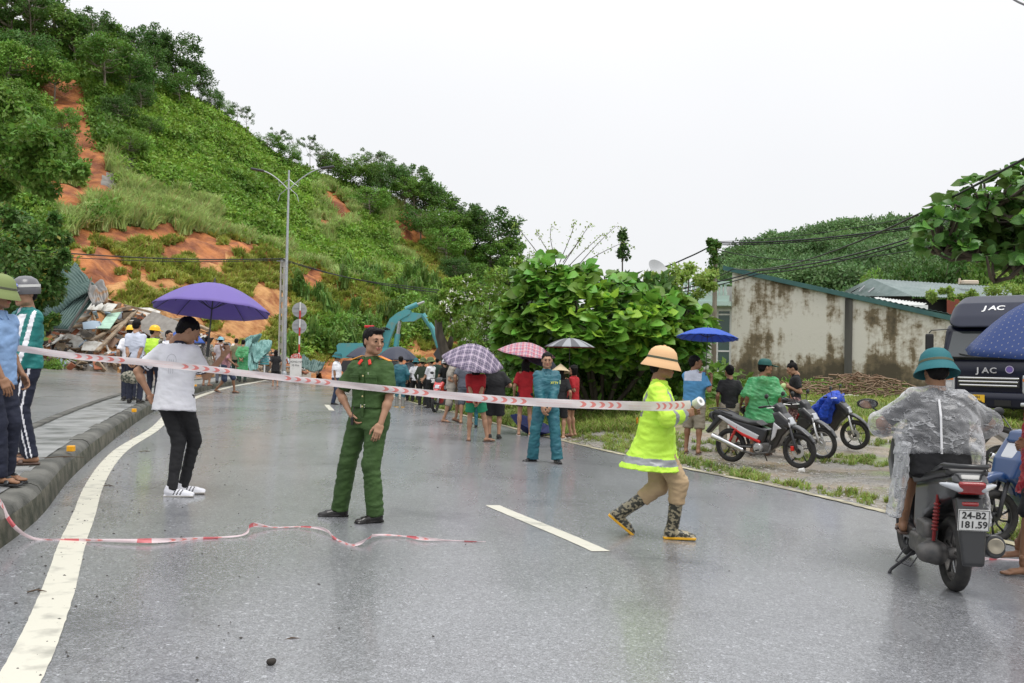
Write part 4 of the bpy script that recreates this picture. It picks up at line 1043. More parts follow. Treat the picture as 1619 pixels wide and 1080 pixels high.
PAN = [(150, 487, 1.5, .9, PLAS, 'white board on top of the rubble under the crushed roof'), (128, 478, 1.2, .6, PLAS, 'small white board near the roof edge'), (165, 492, 1.6, .7, PLAS, 'wide white board in the upper rubble'), (128, 523, 1.3, 1.0, PLAS, 'grey white board leaning in the left of the rubble'),
       (112, 500, 1.0, .7, BLUEP, 'pale blue board below the roof sheet'), (150, 520, .9, .6, BLUEP, 'blue grey board in the middle of the rubble'), (175, 520, .9, .5, PLAS, 'narrow white board beside the mint board'), (122, 545, 1.1, .7, PLAS, 'white board low in the rubble'), (235, 505, 1.6, 1.0, PLAS, 'white sheet behind the yellow hard hats'),
       (150, 552, .9, .6, PLAS, 'small white board just above the verge'), (95, 545, 1.0, .8, PLAS, 'white broken panel beside the student'), (85, 520, .9, .9, BLUEP, 'blue grey panel at the left end of the rubble'), (140, 507, 1.0, .4, PLAS, 'thin white strip in the rubble'), (190, 505, .9, .5, BLUEP, 'grey blue board right of the long log'), (178, 545, .8, .6, mm('brown_board', (.24, .15, .1), .7), 'brown board low in the rubble'),
       (270, 530, 3.4, 1.5, mm('grey_slab', (.25, .23, .21), .8, col2=(.35, .33, .3), scale=3), 'large grey slab leaning behind the umbrella holder')]
for u, v, w, h, mt, lab in PAN: panel(u, v, w, h, mt, lab, r9.uniform(-60, -20), r9.uniform(-40, 40))
o = stick('mint_board', hp(177, 537, .9), hp(193, 509, .9), .6, .06, MINT, 'mint green board leaning in the rubble left of the hard hats', None, 'board')
# small fragments: nobody could count them
mb = MB(); cols = [PLAS, WOODO, ROT, BLUEP, mm('dark_scrap', (.06, .055, .05), .7), mm('brick_scrap', (.35, .13, .07), .8)]
for k in range(900):
    u = r9.uniform(60, 500); v = float(heap_top(u))+(585-float(heap_top(u)))*r9.uniform(0.02, 1)
    if u > 260 and r9.uniform() < .3: continue
    p = hp(u, v, .15); q_ = np.array(Matrix.Rotation(r9.uniform(0, 3), 3, Vector(r9.normal(size=3)).normalized()))
    L_ = r9.uniform(.15, .7); mb.box(p, (L_*.5, L_*r9.uniform(.1, .4), r9.uniform(.015, .06)), q_, mi=int(r9.choice([0, 0, 1, 1, 1, 2, 3, 4, 4, 5])))
setp(mb.build('rubble_fragments', cols), 'small broken pieces of board, wood and brick strewn over the rubble heap', 'rubble', kind='stuff')
a, b, c, d_ = P(60, 432, 47), P(136, 428, 48), P(178, 468, 47), P(98, 524, 45.5)
e = empty('collapsed_roof', P(110, 520, 47), 0, 'dark green corrugated roof slumped over the ruined house at the left', 'roof'); eo = np.array(e.location)
corrugated('roof_sheet', [p-eo for p in (P(-30, 440, 46), P(118, 425, 48.5), P(152, 452, 47.5), P(52, 520, 45))], ROOFG, parent=e, n=26, amp=.05, crumple=.35, seed=3)
corrugated('roof_sheet', [p-eo for p in (P(118, 416, 48.6), P(160, 458, 48), P(108, 522, 45.6), P(55, 515, 45.2))], ROOFG, parent=e, n=16, amp=.05, crumple=.3, seed=5)
corrugated('crumpled_sheet', [p-eo for p in (P(140, 443, 47.5), P(156, 446, 48), P(172, 478, 47), P(146, 482, 46.4))], mm('rusty_roof_sheet', (.25, .24, .23), .5, .3, col2=(.3, .18, .1), scale=2, lo=.5, hi=.6), parent=e, n=7, amp=.04, crumple=.5, seed=6)
m = MB(); m.tube([P(60, 521, 45)-eo, P(108, 523, 45.3)-eo, P(140, 470, 47)-eo], .07, 6); m.build('roof_edge_beam', mm('dark_scrap'), e)
for i, (cs, lab) in enumerate([([(395, 548, 48), (420, 536, 49.5), (431, 551, 49), (408, 572, 47.5)], 'teal roof sheet bent upright left of the black dressed woman'), ([(372, 566, 47.5), (405, 562, 48.5), (409, 580, 47.5), (380, 585, 46.6)], 'crushed teal roof sheet lying behind the green poncho'),
                           ([(388, 535, 49.5), (412, 530, 50.5), (402, 560, 49.5), (380, 562, 48.5)], 'pale teal roof sheet leaning behind the green poncho'), ([(476, 566, 51.5), (512, 580, 51.5), (505, 590, 50.5), (476, 584, 50.5)], 'crumpled dark green roof sheet right of the striped pole')]):
    corrugated('roof_scrap', [P(*p_) for p_ in cs], ROOFT if i != 3 else ROOFG, lab, 'roof sheet', n=10, amp=.03, crumple=.5, seed=20+i)
# verge plants in front of the rubble
vp = np.array([G(u, 582+r9.uniform(-3, 2))[0] for u in r9.uniform(-40, 205, 70)]); vp[:, 2] -= .1
scatter('verge_weeds', vp, 'bush', r9.uniform(.35, .6, len(vp)), label='low leafy weeds along the verge in front of the rubble', cat_='weeds')
# mud where the slide covers the end of the road
mp_ = []
V = []; nU = 60
U4, T4 = np.meshgrid(np.linspace(470, 760, nU), np.linspace(0, 1, 12))
vv = np.interp(U4, [470, 500, 540, 600, 700, 760], [598, 596, 593, 596, 598, 600])+2-30*T4; dd = 63+8*T4+1.5*np.sin(U4*.05)
MP = np.array([0, 0, CAM_Z])+dd[..., None]*_F+_CR*((U4-809.5)*dd/FPX)[..., None]-_CU*((vv-540)*dd/FPX)[..., None]
MP[..., 2] += .35*fbm(MP[..., 0], MP[..., 1], seed=71)*sstep(0, .2, T4); MP[0, :, 2] -= .4
ii = np.arange(11*(nU-1)); bb = ii//(nU-1)*nU+ii % (nU-1)
setp(obj('mud_flow', mk_mesh('mud_flow', MP.reshape(-1, 3), np.stack([bb, bb+1, bb+nU+1, bb+nU], 1), [SOIL])), kind='structure')
# ================================================================ stained wall, house front, sheds
def stained():
    m = bpy.data.materials.new('stained_render'); m.use_nodes = True; N = m.node_tree.nodes; L = m.node_tree.links; b = N['Principled BSDF']; b.inputs['Roughness'].default_value = .85
    tc = N.new('ShaderNodeTexCoord')
    def noise(s, d=6, st=(1, 1, 1), rg=.6):
        mp = N.new('ShaderNodeMapping'); mp.inputs['Scale'].default_value = st; L.new(tc.outputs['Object'], mp.inputs['Vector'])
        t = N.new('ShaderNodeTexNoise'); t.inputs['Scale'].default_value = s; t.inputs['Detail'].default_value = d; t.inputs['Roughness'].default_value = rg; L.new(mp.outputs[0], t.inputs['Vector']); return t.outputs['Fac']
    def ma(op, a, b_):
        x = N.new('ShaderNodeMath'); x.operation = op
        for i, q in enumerate((a, b_)):
            if isinstance(q, (int, float)): x.inputs[i].default_value = q
            else: L.new(q, x.inputs[i])
        return x.outputs[0]
    sx = N.new('ShaderNodeSeparateXYZ'); L.new(tc.outputs['Object'], sx.inputs[0]); z = sx.outputs[2]
    blot = noise(.55, 9, (1, 1, 1.1), .68); streak = noise(2.2, 5, (1, 1, .12)); fine = noise(7, 6)
    f = ma('ADD', ma('MULTIPLY', blot, 1.0), ma('MULTIPLY', streak, .55)); f = ma('ADD', f, ma('MULTIPLY', fine, .2))
    low = N.new('ShaderNodeMapRange'); low.inputs['From Min'].default_value = 0; low.inputs['From Max'].default_value = 1.6; low.inputs['To Min'].default_value = .3; low.inputs['To Max'].default_value = 0; L.new(z, low.inputs['Value'])
    f = ma('MULTIPLY', ma('ADD', f, low.outputs[0]), .8)
    cr = N.new('ShaderNodeValToRGB'); e = cr.color_ramp.elements; e.new(.5); e.new(.5)
    for el, (p, c) in zip(e, [(.84, (.68, .65, .58)), (.91, (.46, .41, .33)), (.96, (.2, .155, .095)), (1.09, (.085, .07, .045))]): el.position = p*.8; el.color = (*c, 1)
    L.new(f, cr.inputs['Fac']); L.new(cr.outputs[0], b.inputs['Base Color'])
    bp = N.new('ShaderNodeBump'); bp.inputs['Strength'].default_value = .4; bp.inputs['Distance'].default_value = .02; L.new(fine, bp.inputs['Height']); L.new(bp.outputs[0], b.inputs['Normal'])
    return m
STAIN = stained()
wA, wB = P(1155, 612, 38), P(1560, 612, 34); wx = unit(np.array([wB[0]-wA[0], wB[1]-wA[1], 0])); wn_ = np.array([wx[1], -wx[0], 0])
org = np.array([wA[0], wA[1], float(gz(wA[0], wA[1]))-.2])
def wpt(u, v):
    """(along, up) of photo pixel on the wall plane"""
    a = P(u, v, 1.)-np.array([0, 0, CAM_Z]); den = a@wn_; o_ = org-np.array([0, 0, CAM_Z]); t = (o_@wn_)/den; p = a*t+np.array([0, 0, CAM_Z])-org
    return float(p@wx), float(p[2])
ang = math.atan2(wx[1], wx[0])
bld = empty('shed_wall', org, ang, 'long pale plaster wall streaked black with damp under a sloping green roof edge', 'building')
tl, tr_ = wpt(1155, 428), wpt(1560, 517); Lw = tr_[0]
MB().prism([(0, 0), (Lw, 0), (Lw, tr_[1]), (0, tl[1])], .12, ((0, .12, 0), (1, 0, 0), (0, 0, 1), (0, 1, 0))).build('wall', STAIN, bld)
pm = M('black_streaked_pillar', (.1, .095, .085), .8, col2=(.03, .028, .025), scale=1.5, lo=.4, hi=.6, stretch=(1, 1, .15))
for u0, u1 in ((1336, 1348), (1513, 1520)):
    a, b = wpt(u0, 500)[0], wpt(u1, 500)[0]; zt = tl[1]+(tr_[1]-tl[1])*a/Lw
    MB().prism([(a, 0), (b, 0), (b, zt-.12), (a, zt-.1)], .03, ((0, -.032, 0), (1, 0, 0), (0, 0, 1), (0, 1, 0))).build('pillar', pm, bld)
FL = M('green_metal_flashing', (.03, .1, .1), .4, col2=(.05, .14, .13), scale=2)
sl_ = (tr_[1]-tl[1])/Lw; m = MB()
m.prism([(-.35, tl[1]-.35*sl_-.06), (Lw+.2, tr_[1]+.2*sl_-.06), (Lw+.2, tr_[1]+.2*sl_+.12), (-.35, tl[1]-.35*sl_+.12)], .08, ((0, -.06, 0), (1, 0, 0), (0, 0, 1), (0, 1, 0))); m.build('roof_edge', FL, bld)
V = []; 
corrugated('roof', [np.array([-.3, .02, tl[1]+.14]), np.array([Lw+.2, .02, tr_[1]+.16]), np.array([Lw+.2, 7, tr_[1]+.3]), np.array([-.3, 7, tl[1]+.3])], ROOFG, parent=bld, n=50, amp=.02, m_=2)
# house front left of the wall
hf = empty('house_front', org, ang, 'white house front with tall dark green windows and a balcony left of the stained wall', 'house')
HW = M('white_house_render', (.62, .62, .58), .75, col2=(.45, .45, .42), scale=1.5, lo=.5, hi=.75); HG = mm('green_house_glass', (.02, .07, .05), .06, spec=.7); WF = mm('white_window_frame', (.75, .75, .74), .5)
def hz(v): return wpt(1140, v)[1]
def hx(u): return wpt(u, 520)[0]
x0, x1 = hx(1076), -.01
zt = hz(486); zw1, zw0 = hz(490), hz(587)
cols_ = [(x0, hx(1088), 0, zt), (hx(1113), hx(1127), 0, zt), (x0, x1, hz(489), hz(483)), (hx(1088), hx(1113), hz(550), hz(489)), (x0, x1, 0, zw0)]
m = MB()
for a, b, c, dd in cols_:
    m.box(((a+b)/2, .25+.002*cols_.index((a, b, c, dd)), (c+dd)/2), (abs(b-a)/2, .1, abs(dd-c)/2))
m.build('wall', HW, hf)
def window(xa, xb, za, zb, vs, hs_):
    w = MB()
    t = .045
    for x in (xa, xb): w.box((x, .16, (za+zb)/2), (t, .03, (zb-za)/2+t))
    for z in (za, zb): w.box(((xa+xb)/2, .158, z), ((xb-xa)/2-t, .03, t))
    for x in vs: w.box((x, .157, (za+zb)/2), (t*.7, .028, (zb-za)/2-t))
    for z in hs_: w.box(((xa+xb)/2, .153, z), ((xb-xa)/2-t, .028, t*.7))
    o = w.build('window', WF, hf)
    xsn = [xa]+list(vs)+[xb]; zsn = [za]+list(hs_)+[zb]
    for i in range(len(xsn)-1):
        for j in range(len(zsn)-1): MB().box(((xsn[i]+xsn[i+1])/2, .17, (zsn[j]+zsn[j+1])/2), ((xsn[i+1]-xsn[i])/2-.03, .006, (zsn[j+1]-zsn[j])/2-.03)).build('pane', HG, o)
window(hx(1129), -.06, zw0, hz(490), [hx(1133), hx(1149)][:1]+[hx(1148)][:0], [hz(555), hz(497)])
window(hx(1090), hx(1112), zw0, hz(552), [], [])
m = MB(); m.box(((x0+x1)/2, -.1, hz(481)), ((x1-x0)/2, .45, .09)); m.box(((x0+x1)/2, -.45, hz(449)), ((x1-x0)/2, .07, .06)); m.box(((x0+x1)/2, -.45, hz(474)), ((x1-x0)/2, .06, .14)); m.build('balcony', mm('mint_balcony', (.5, .66, .6), .6), hf)
for k in range(12):
    x = x0+.15+(x1-x0-.3)*k/11; MB().lathe([(.05, hz(468)), (.07, hz(464)), (.04, hz(459)), (.06, hz(455)), (.05, hz(451))], (x, -.45, 0), n=8).build('baluster', mm('mint_balcony'), hf, smooth='auto')
m = MB(); m.box(((x0+x1)/2, 2.2, hz(470)), ((x1-x0)/2, .1, .6)); m.build('back_wall', HW, hf)
# satellite dish
b = P(1040, 424, 37); e = empty('satellite_dish', b, R(30), 'grey satellite dish poking up behind the bushes', 'satellite dish')
m = MB(); m.lathe([(0, -.12), (.2, -.1), (.38, -.02), (.42, .02), (.37, -.0), (.2, -.08), (0, -.1)], (0, 0, .0), rotm('X', R(55)), 24); m.build('dish', GREYS, e, smooth='auto')
m = MB(); m.tube([(0, .1, -.1), (0, .2, -2.)], .03, 6); m.build('mast', GREYS, e)
# sheds behind
sh = empty('metal_shed', P(1450, 560, 44), 0, 'open sided shed with a low grey green metal roof behind the stained wall', 'shed'); so_ = np.array(sh.location)
RG = mm('grey_green_roof', (.13, .18, .17), .5, .15, col2=(.2, .25, .24), scale=2)
corrugated('roof_slope', [P(*a)-so_ for a in ((1377, 441, 47), (1600, 455, 50), (1600, 474, 42), (1442, 469, 42))], RG, parent=sh, n=40, amp=.02, m_=2)
corrugated('roof_slope', [P(*a)-so_ for a in ((1377, 440, 47), (1442, 468, 42), (1352, 468, 46), (1335, 461, 49))][::-1], RG, parent=sh, n=20, amp=.02, m_=2)
m = MB(); 
pz = [P(1345, 466, 46)-so_, P(1442, 472, 42)-so_]
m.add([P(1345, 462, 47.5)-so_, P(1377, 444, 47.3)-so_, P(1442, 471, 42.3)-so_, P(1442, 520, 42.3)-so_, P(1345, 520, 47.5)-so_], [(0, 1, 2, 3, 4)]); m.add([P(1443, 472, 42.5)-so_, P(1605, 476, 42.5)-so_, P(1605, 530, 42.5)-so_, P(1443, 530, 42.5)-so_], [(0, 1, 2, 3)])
m.build('interior_shade_sheet', mm('shed_painted_shade', (.025, .025, .025), .9), sh)  # flat near-black sheets stand in for the shade under the shed roof
for i in range(6):
    u = 1358+i*15; mb = MB(); mb.tube([P(u, 461+i*1.2, 46.5-i*.8)-so_, P(u+9, 452+i*3.2, 46.5-i*.8)-so_], .04, 5); mb.build('truss_bar', GREYS, sh)
MB().add([P(1497, 472, 42)-so_, P(1560, 474, 42)-so_, P(1560, 520, 42)-so_, P(1497, 520, 42)-so_], [(0, 1, 2, 3)]).build('red_panel', mm('rust_red_sheet', (.33, .07, .04), .6, col2=(.22, .06, .04), scale=1.2), sh)
m = MB(); m.tube([P(1517, 449, 46)-so_, P(1517, 440, 46)-so_], .05, 6); m.box(P(1531, 447, 46)-so_, (.38, .3, .1), bev=.04); m.build('roof_vent', mm('pale_vent', (.6, .5, .4), .6), sh)
lt = empty('lean_to_roof', P(1400, 500, 40), 0, 'low white edged sheet roof just above the stained wall', 'roof'); lo_ = np.array(lt.location)
corrugated('roof_sheet', [P(*a)-lo_ for a in ((1385, 470, 42), (1465, 480, 40), (1455, 487, 38.5), (1370, 474, 40))], mm('pale_roof', (.55, .56, .54), .5), parent=lt, n=16, amp=.02, m_=2)
m = MB(); m.box(P(1445, 489, 38.6)-lo_, (.55, .05, .18)); m.build('fascia', WHITE, lt)
# ================================================================ nearer trees and shrubs
def px_crown(blobs, d, n, leaf, mat, seed, tpl=LEAFT, jd=1.2, droop=0., flat=.8, up=.8, shell=.5):
    r = np.random.default_rng(seed); parts = []
    for (u, v, rr) in blobs:
        rad = rr*d/FPX
        k = max(3, int(rr/11))
        for _ in range(k):
            c = P(u+r.normal()*rr*.45, v+r.normal()*rr*.4, d+r.normal()*jd); parts.append(blob_leaves(c, np.array([rad*.55, rad*.55, rad*.55*flat])*r.uniform(.6, 1.1), n, leaf, r, up=up, droop=droop, tpl=tpl, shell=shell))
    return cat(parts)
def plant(name, base, crown, mat, trunk, label, cat_, group=None, bark=None, extra=None):
    e = empty(name, base, 0, label, cat_, group); b = np.array(base, float)
    v, f = crown; obj('foliage' if name != 'tree' else 'crown', mk_mesh('crown', v-b, f, [LM[mat]], smooth=False), e)
    m = MB()
    for pts, r_ in trunk: m.tube([np.array(p)-b for p in pts], r_, 7)
    if trunk: m.build('trunk' if name == 'tree' else 'stem', bark or BARKD, e, smooth=True)
    return e
# left: two trees in front of the hill
b = P(-40, 580, 44)
plant('tree', b, px_crown([(-30, 190, 60), (20, 175, 45), (45, 215, 55), (15, 240, 60), (80, 250, 42), (60, 290, 42), (90, 215, 25), (105, 275, 24), (-40, 280, 60), (10, 300, 30)], 44, 210, .3, 'mid', 5, droop=.2),
      'mid', [([b, P(-20, 420, 44), P(0, 260, 44)], [.3, .2, .1])], 'light green broad crowned tree at the left edge halfway up the hill', 'tree')
b = P(-30, 600, 30)
plant('tree', b, px_crown([(-20, 350, 45), (20, 345, 35), (30, 385, 50), (75, 380, 28), (60, 420, 45), (10, 430, 60), (82, 435, 26), (35, 470, 45), (62, 478, 32), (-20, 490, 55), (78, 505, 14), (40, 505, 30), (100, 405, 12), (90, 350, 10)], 30, 300, .17, 'near', 6, jd=.7, droop=.5),
      'near', [([b, P(-10, 480, 30), P(20, 390, 30)], [.2, .14, .05]), ([P(-10, 480, 30), P(50, 450, 30), P(95, 430, 30)], [.08, .05, .02])], 'dark fine leaved tree at the left edge overhanging the collapsed roof', 'tree')
for u in (100, 130):
    pass
# flowering shrub and the leaning trunk by the excavator
b = G(752, 640)[0]; D1 = 33
fl_ = px_crown([(715, 470, 24), (745, 455, 28), (785, 440, 30), (760, 490, 38), (800, 470, 34), (725, 510, 28), (775, 530, 42), (740, 545, 28), (810, 515, 38), (825, 560, 40), (780, 580, 34), (820, 600, 25), (815, 425, 18), (705, 490, 12)], D1, 230, .15, 'bush', 12, jd=.8)
e = plant('flowering_shrub', P(770, 618, D1), fl_, 'bush', [([P(770, 622, D1), P(765, 560, D1), P(775, 480, D1)], [.09, .07, .03]), ([P(780, 618, D1), P(800, 560, D1), P(815, 480, D1)], [.07, .05, .03])], 'large loose shrub dotted with white flowers right of the excavator', 'shrub')
r5 = np.random.default_rng(55); eb = np.array(e.location)
fb = fl_[0][r5.choice(len(fl_[0]), 480)]; sel = fb[(fb[:, 2] > P(0, 560, D1)[2])]; parts = []
for p in sel[:330]:
    dd = rdir(5, r5); dd[:, 1] -= .5; parts.append(leaves(LEAFT, np.repeat((p+np.array([0, -.12, .05]))[None], 5, 0)+r5.normal(size=(5, 3))*.03, dd, rdir(5, r5), np.full(5, .075)))
v, f = cat(parts); obj('flowers', mk_mesh('flowers', v-eb, f, [mm('petals', (.8, .78, .7), .6)], smooth=False), e)['kind'] = 'stuff'
b = P(710, 590, 36)
plant('tree', b, px_crown([(700, 470, 16), (712, 490, 18), (690, 500, 14), (720, 450, 14)], 36, 200, .16, 'bush', 14, jd=.5), 'bush', [([P(712, 600, 36), P(706, 560, 36), P(695, 530, 36), P(692, 500, 36)], [.3, .24, .17, .12]), ([P(706, 560, 36), P(716, 530, 36), P(712, 495, 36)], [.14, .1, .05])],
      'leaning dark tree trunk with a few leaves right of the excavator', 'tree')
# --- the broad-leaved shrubs: the leaves that show largest are parts
leafme = mk_mesh('leaf', *LEAFB, [LM['big']], smooth=True); leafy = mk_mesh('leaf', *LEAFB, [LM['bigyoung']], smooth=True)
def broad(name, base, tips, axis, size, nl, label, cat_, stems, seed, nparts=300, young=.3, dark_fill=None, lmes=None):
    r = np.random.default_rng(seed); e = empty(name, base, 0, label, cat_); b = np.array(base, float); m = MB()
    for pts, rr in stems: m.tube([np.array(p)-b for p in pts], rr, 7)
    L_ = []
    for tp in tips:
        tp = np.array(tp, float); out = unit(tp-axis); a0 = r.uniform(0, 6.28); k = r.integers(nl-2, nl+2); yg = r.uniform() < young
        # branch from the nearest stem point
        allp = np.array([p for pts, _ in stems for p in pts]); j = np.argmin(np.linalg.norm(allp-tp, axis=1)); mid = (allp[j]+tp)/2+np.array([0, 0, -.1]); m.tube([allp[j]-b, mid-b, tp-b], [.035, .025, .014], 5)
        for i in range(k):
            a = a0+i*2.4; el = .55-.75*(i/k)+r.normal()*.15
            h = np.array([math.cos(a), math.sin(a), 0]); dv = unit(h*math.cos(el)+np.array([0, 0, math.sin(el)])+out*.75*np.array([1, 1, .4]))
            n_ = unit(np.array([0, -.25, .75])+h*.35+out*.45+r.normal(size=3)*.45); s = size*r.uniform(.65, 1.15)*(.75 if i < 2 else 1)
            L_.append((tp+dv*.03, dv, n_, s, yg and i < 4))
    m.build('branches', BARKD, e, smooth=True)
    # the nearest, least hidden leaves become parts
    sc_ = np.array([-(project(l[0])[2])+r.normal()*.1+(.6 if l[4] else 0) for l in L_]); order = np.argsort(-sc_)
    for i in order[:nparts]:
        c, dv, n_, s, yg = L_[i]; X = dv; Z = unit(n_-X*(n_@X)); Y = np.cross(Z, X)
        o = bpy.data.objects.new('leaf', (lmes or (leafme, leafy))[1 if yg else 0]); o.matrix_local = frame_m(c-b, X*s, Y*s, Z*s); link(o, e)
    rest = [L_[i] for i in order[nparts:]]
    if rest:
        v, f = leaves(LEAFB, np.array([l[0] for l in rest])-b, np.array([l[1] for l in rest]), np.array([l[2] for l in rest]), np.array([l[3] for l in rest]))
        obj('leaves', mk_mesh('leaves', v, f, [LM['bigm'] if lmes is None else LM['dark']]), e)['kind'] = 'stuff'
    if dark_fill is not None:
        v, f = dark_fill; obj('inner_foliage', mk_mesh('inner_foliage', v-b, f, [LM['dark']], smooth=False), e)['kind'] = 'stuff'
    return e
D2 = 24.
r6 = np.random.default_rng(66)
top_u = [790, 812, 835, 850, 880, 900, 930, 960, 1000, 1040, 1075, 1105, 1122]; top_v = [500, 455, 408, 392, 402, 412, 420, 428, 440, 450, 458, 472, 500]
bot_v = [535, 560, 575, 580, 585, 585, 580, 580, 575, 570, 565, 555, 535]
tips = []
for _ in range(330):
    u = r6.uniform(796, 1116); v0, v1 = np.interp(u, top_u, top_v)+8, np.interp(u, top_u, bot_v); f_ = r6.uniform(0, 1)**.8; v = v0+(v1-v0)*f_
    bulge = math.sqrt(max(0, 1-((u-955)/190)**2))*math.sqrt(max(0, 1-(f_-.55)**2*2)); tips.append(P(u, v, D2+1.9-3.1*bulge+r6.uniform(0, .5)))
base = G(950, 638)[0]; base = np.array([P(950, 600, D2+1.2)[0], P(950, 600, D2+1.2)[1], 0]); base[2] = float(gz(base[0], base[1]))
stems = []
for (u, v) in ((850, 430), (905, 450), (960, 460), (1020, 475), (1085, 490), (830, 500), (1060, 530), (930, 520)):
    t = P(u, v, D2+.6); stems.append(([base+np.array([(u-955)*.002, 0, 0]), base*.45+t*.55+np.array([0, .2, -.2]), t], [.07, .05, .025]))
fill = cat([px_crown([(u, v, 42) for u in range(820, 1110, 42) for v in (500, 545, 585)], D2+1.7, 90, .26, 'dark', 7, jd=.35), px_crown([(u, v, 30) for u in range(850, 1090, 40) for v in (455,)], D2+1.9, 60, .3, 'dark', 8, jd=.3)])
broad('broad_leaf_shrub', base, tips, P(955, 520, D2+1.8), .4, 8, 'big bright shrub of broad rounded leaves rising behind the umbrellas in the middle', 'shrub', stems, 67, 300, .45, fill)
D3 = 13.5; tips = []
for _ in range(190):
    u = r6.uniform(1462, 1780); v0 = np.interp(u, [1462, 1490, 1520, 1560, 1600, 1640, 1780], [372, 300, 300, 272, 258, 240, 230]); v1 = np.interp(u, [1462, 1500, 1560, 1600, 1640, 1780], [395, 412, 418, 440, 440, 450])
    tips.append(P(u, v0+8+(v1-v0-10)*r6.uniform(0, 1), D3+r6.uniform(-.8, 1.2)))
tips += [P(1535, 290, D3-.4), P(1500, 385, D3-.5), P(1478, 380, D3), P(1588, 275, D3)]
base = G(1760, 720)[0]
stems = [([base, P(1720, 560, D3+.6), P(1680, 430, D3+.4)], [.14, .11, .07]), ([P(1680, 430, D3+.4), P(1610, 400, D3+.3), P(1540, 405, D3+.2), P(1490, 390, D3)], [.06, .04, .03, .015]), ([P(1680, 430, D3+.4), P(1620, 350, D3+.3), P(1560, 320, D3)], [.06, .04, .015]), ([P(1690, 440, D3+.4), P(1600, 420, D3), P(1572, 445, D3-.1)], [.05, .03, .01])]
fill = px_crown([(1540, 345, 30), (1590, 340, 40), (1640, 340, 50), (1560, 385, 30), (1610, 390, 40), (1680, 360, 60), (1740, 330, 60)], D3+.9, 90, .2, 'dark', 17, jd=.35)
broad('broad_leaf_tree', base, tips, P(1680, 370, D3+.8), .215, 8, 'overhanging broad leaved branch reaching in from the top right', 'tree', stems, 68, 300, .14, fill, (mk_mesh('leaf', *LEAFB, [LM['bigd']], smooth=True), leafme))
# airy bushes, wispy shoots, vine on the pole
b = P(1080, 600, 33)
plant('bush', b, px_crown([(1060, 430, 24), (1090, 425, 24), (1115, 440, 22), (1070, 460, 26), (1105, 465, 22), (1040, 450, 22), (1130, 455, 14), (1090, 490, 26), (1050, 500, 28)], 33, 190, .13, 'wisp', 21, jd=.7, shell=.2), 'wisp', [([b, P(1085, 500, 33), P(1090, 430, 33)], [.06, .04, .02])], 'airy pale green bush below the creeper-covered pole', 'bush')
b = P(905, 600, 27)
ms = []; parts = []; r8 = np.random.default_rng(88)
for (u0, v0, u1, v1) in [(880, 420, 850, 362), (885, 415, 905, 345), (890, 420, 935, 350), (900, 420, 960, 366), (870, 420, 838, 395), (880, 420, 880, 352), (910, 425, 985, 352), (915, 420, 1000, 380), (850, 400, 815, 350), (890, 415, 915, 372)]:
    pts = []
    for t in np.linspace(0, 1, 9):
        u = u0+(u1-u0)*t+10*math.sin(t*3)*(1 if u1 > u0 else -1); v = v0+(v1-v0)*(1-(1-t)**1.8)+14*max(0, t-.75)*3; pts.append(P(u, v, 26.5+.2*t))
    ms.append((pts, list(np.linspace(.012, .004, 9))))
    pp = np.array(pts[2:]); pp = np.repeat(pp, 5, 0)+r8.normal(size=(len(pp)*5, 3))*.05; parts.append(leaves(LEAFT, pp, rdir(len(pp), r8), rdir(len(pp), r8)+np.array([0, 0, 1]), r8.uniform(.05, .1, len(pp))))
plant('climbing_shoots', b, cat(parts), 'wisp', ms, 'thin arching shoots waving above the broad leaved shrub against the sky', 'shoots')
for (u, v, w, h, d, lab) in [(984, 388, 8, 22, 27, 'small dark upright sprig sticking up above the broad leaved shrub')]:
    b = P(u, 600, d); plant('sapling', b, px_crown([(u+(k%2)*3-1, v-20+k*6, 7) for k in range(8)], d, 26, .1, 'dark', 31, jd=.1), 'dark', [([b, P(u, v+20, d), P(u, v-10, d)], [.03, .02, .01])], lab, 'sapling')
b = P(1128, 600, 36.5); e = empty('utility_pole', b, 0, 'utility pole wrapped in creeper left of the stained wall', 'utility pole')
m = MB(); m.tube([(0, 0, -.5), (0, 0, P(1128, 378, 36.5)[2]-b[2])], [.1, .08], 10); m.build('pole', BARK, e, smooth='auto')
v, f = px_crown([(1128, 386, 11), (1127, 398, 9), (1128, 410, 8), (1129, 425, 9), (1122, 384, 6), (1136, 388, 6)], 36.4, 110, .11, 'near', 33, jd=.12)
obj('creeper', mk_mesh('creeper', v-b, f, [LM['near']], smooth=False), e)['kind'] = 'stuff'
# trees behind the sheds
for (u, v, k, h, d, lab) in [(1450, 470, 'd2', 62, 62, 'dark round tree behind the grey green shed roof, left one'), (1500, 470, 'd1', 70, 60, 'dark tall tree behind the roof vent'), (1545, 472, 'd2', 75, 60, 'dark tree behind the shed roof under the overhanging branch'), (1590, 470, 'm1', 70, 56, 'bright tree above the truck'),
                          (1640, 470, 'm3', 80, 56, 'tree at the right edge behind the truck'), (1415, 475, 'm3', 50, 66, 'low green tree at the left end of the shed roof')]:
    p = P(u, v, d); H = h*d/FPX; hh = {'d1': 8, 'd2': 7, 'm1': 7, 'm3': 6}[k]; g_ = float(gz(p[0], 60)); H += 0; ext = p[2]-g_
    tree(TV[k], (p[0], p[1], g_), (H+ext)/hh, random.uniform(0, 6), lab, 'tree', szx=1.1*H/(H+ext)+.3)
b = P(1560, 500, 41)
plant('creeper', b, px_crown([(1480, 468, 12), (1510, 470, 14), (1535, 470, 14), (1520, 485, 9), (1560, 462, 22), (1590, 455, 24), (1530, 500, 8), (1545, 478, 12), (1612, 462, 22)], 40.8, 170, .13, 'wisp', 35, jd=.25), 'wisp', [], 'bright creeper spilling over the shed roof onto the red panel', 'creeper')
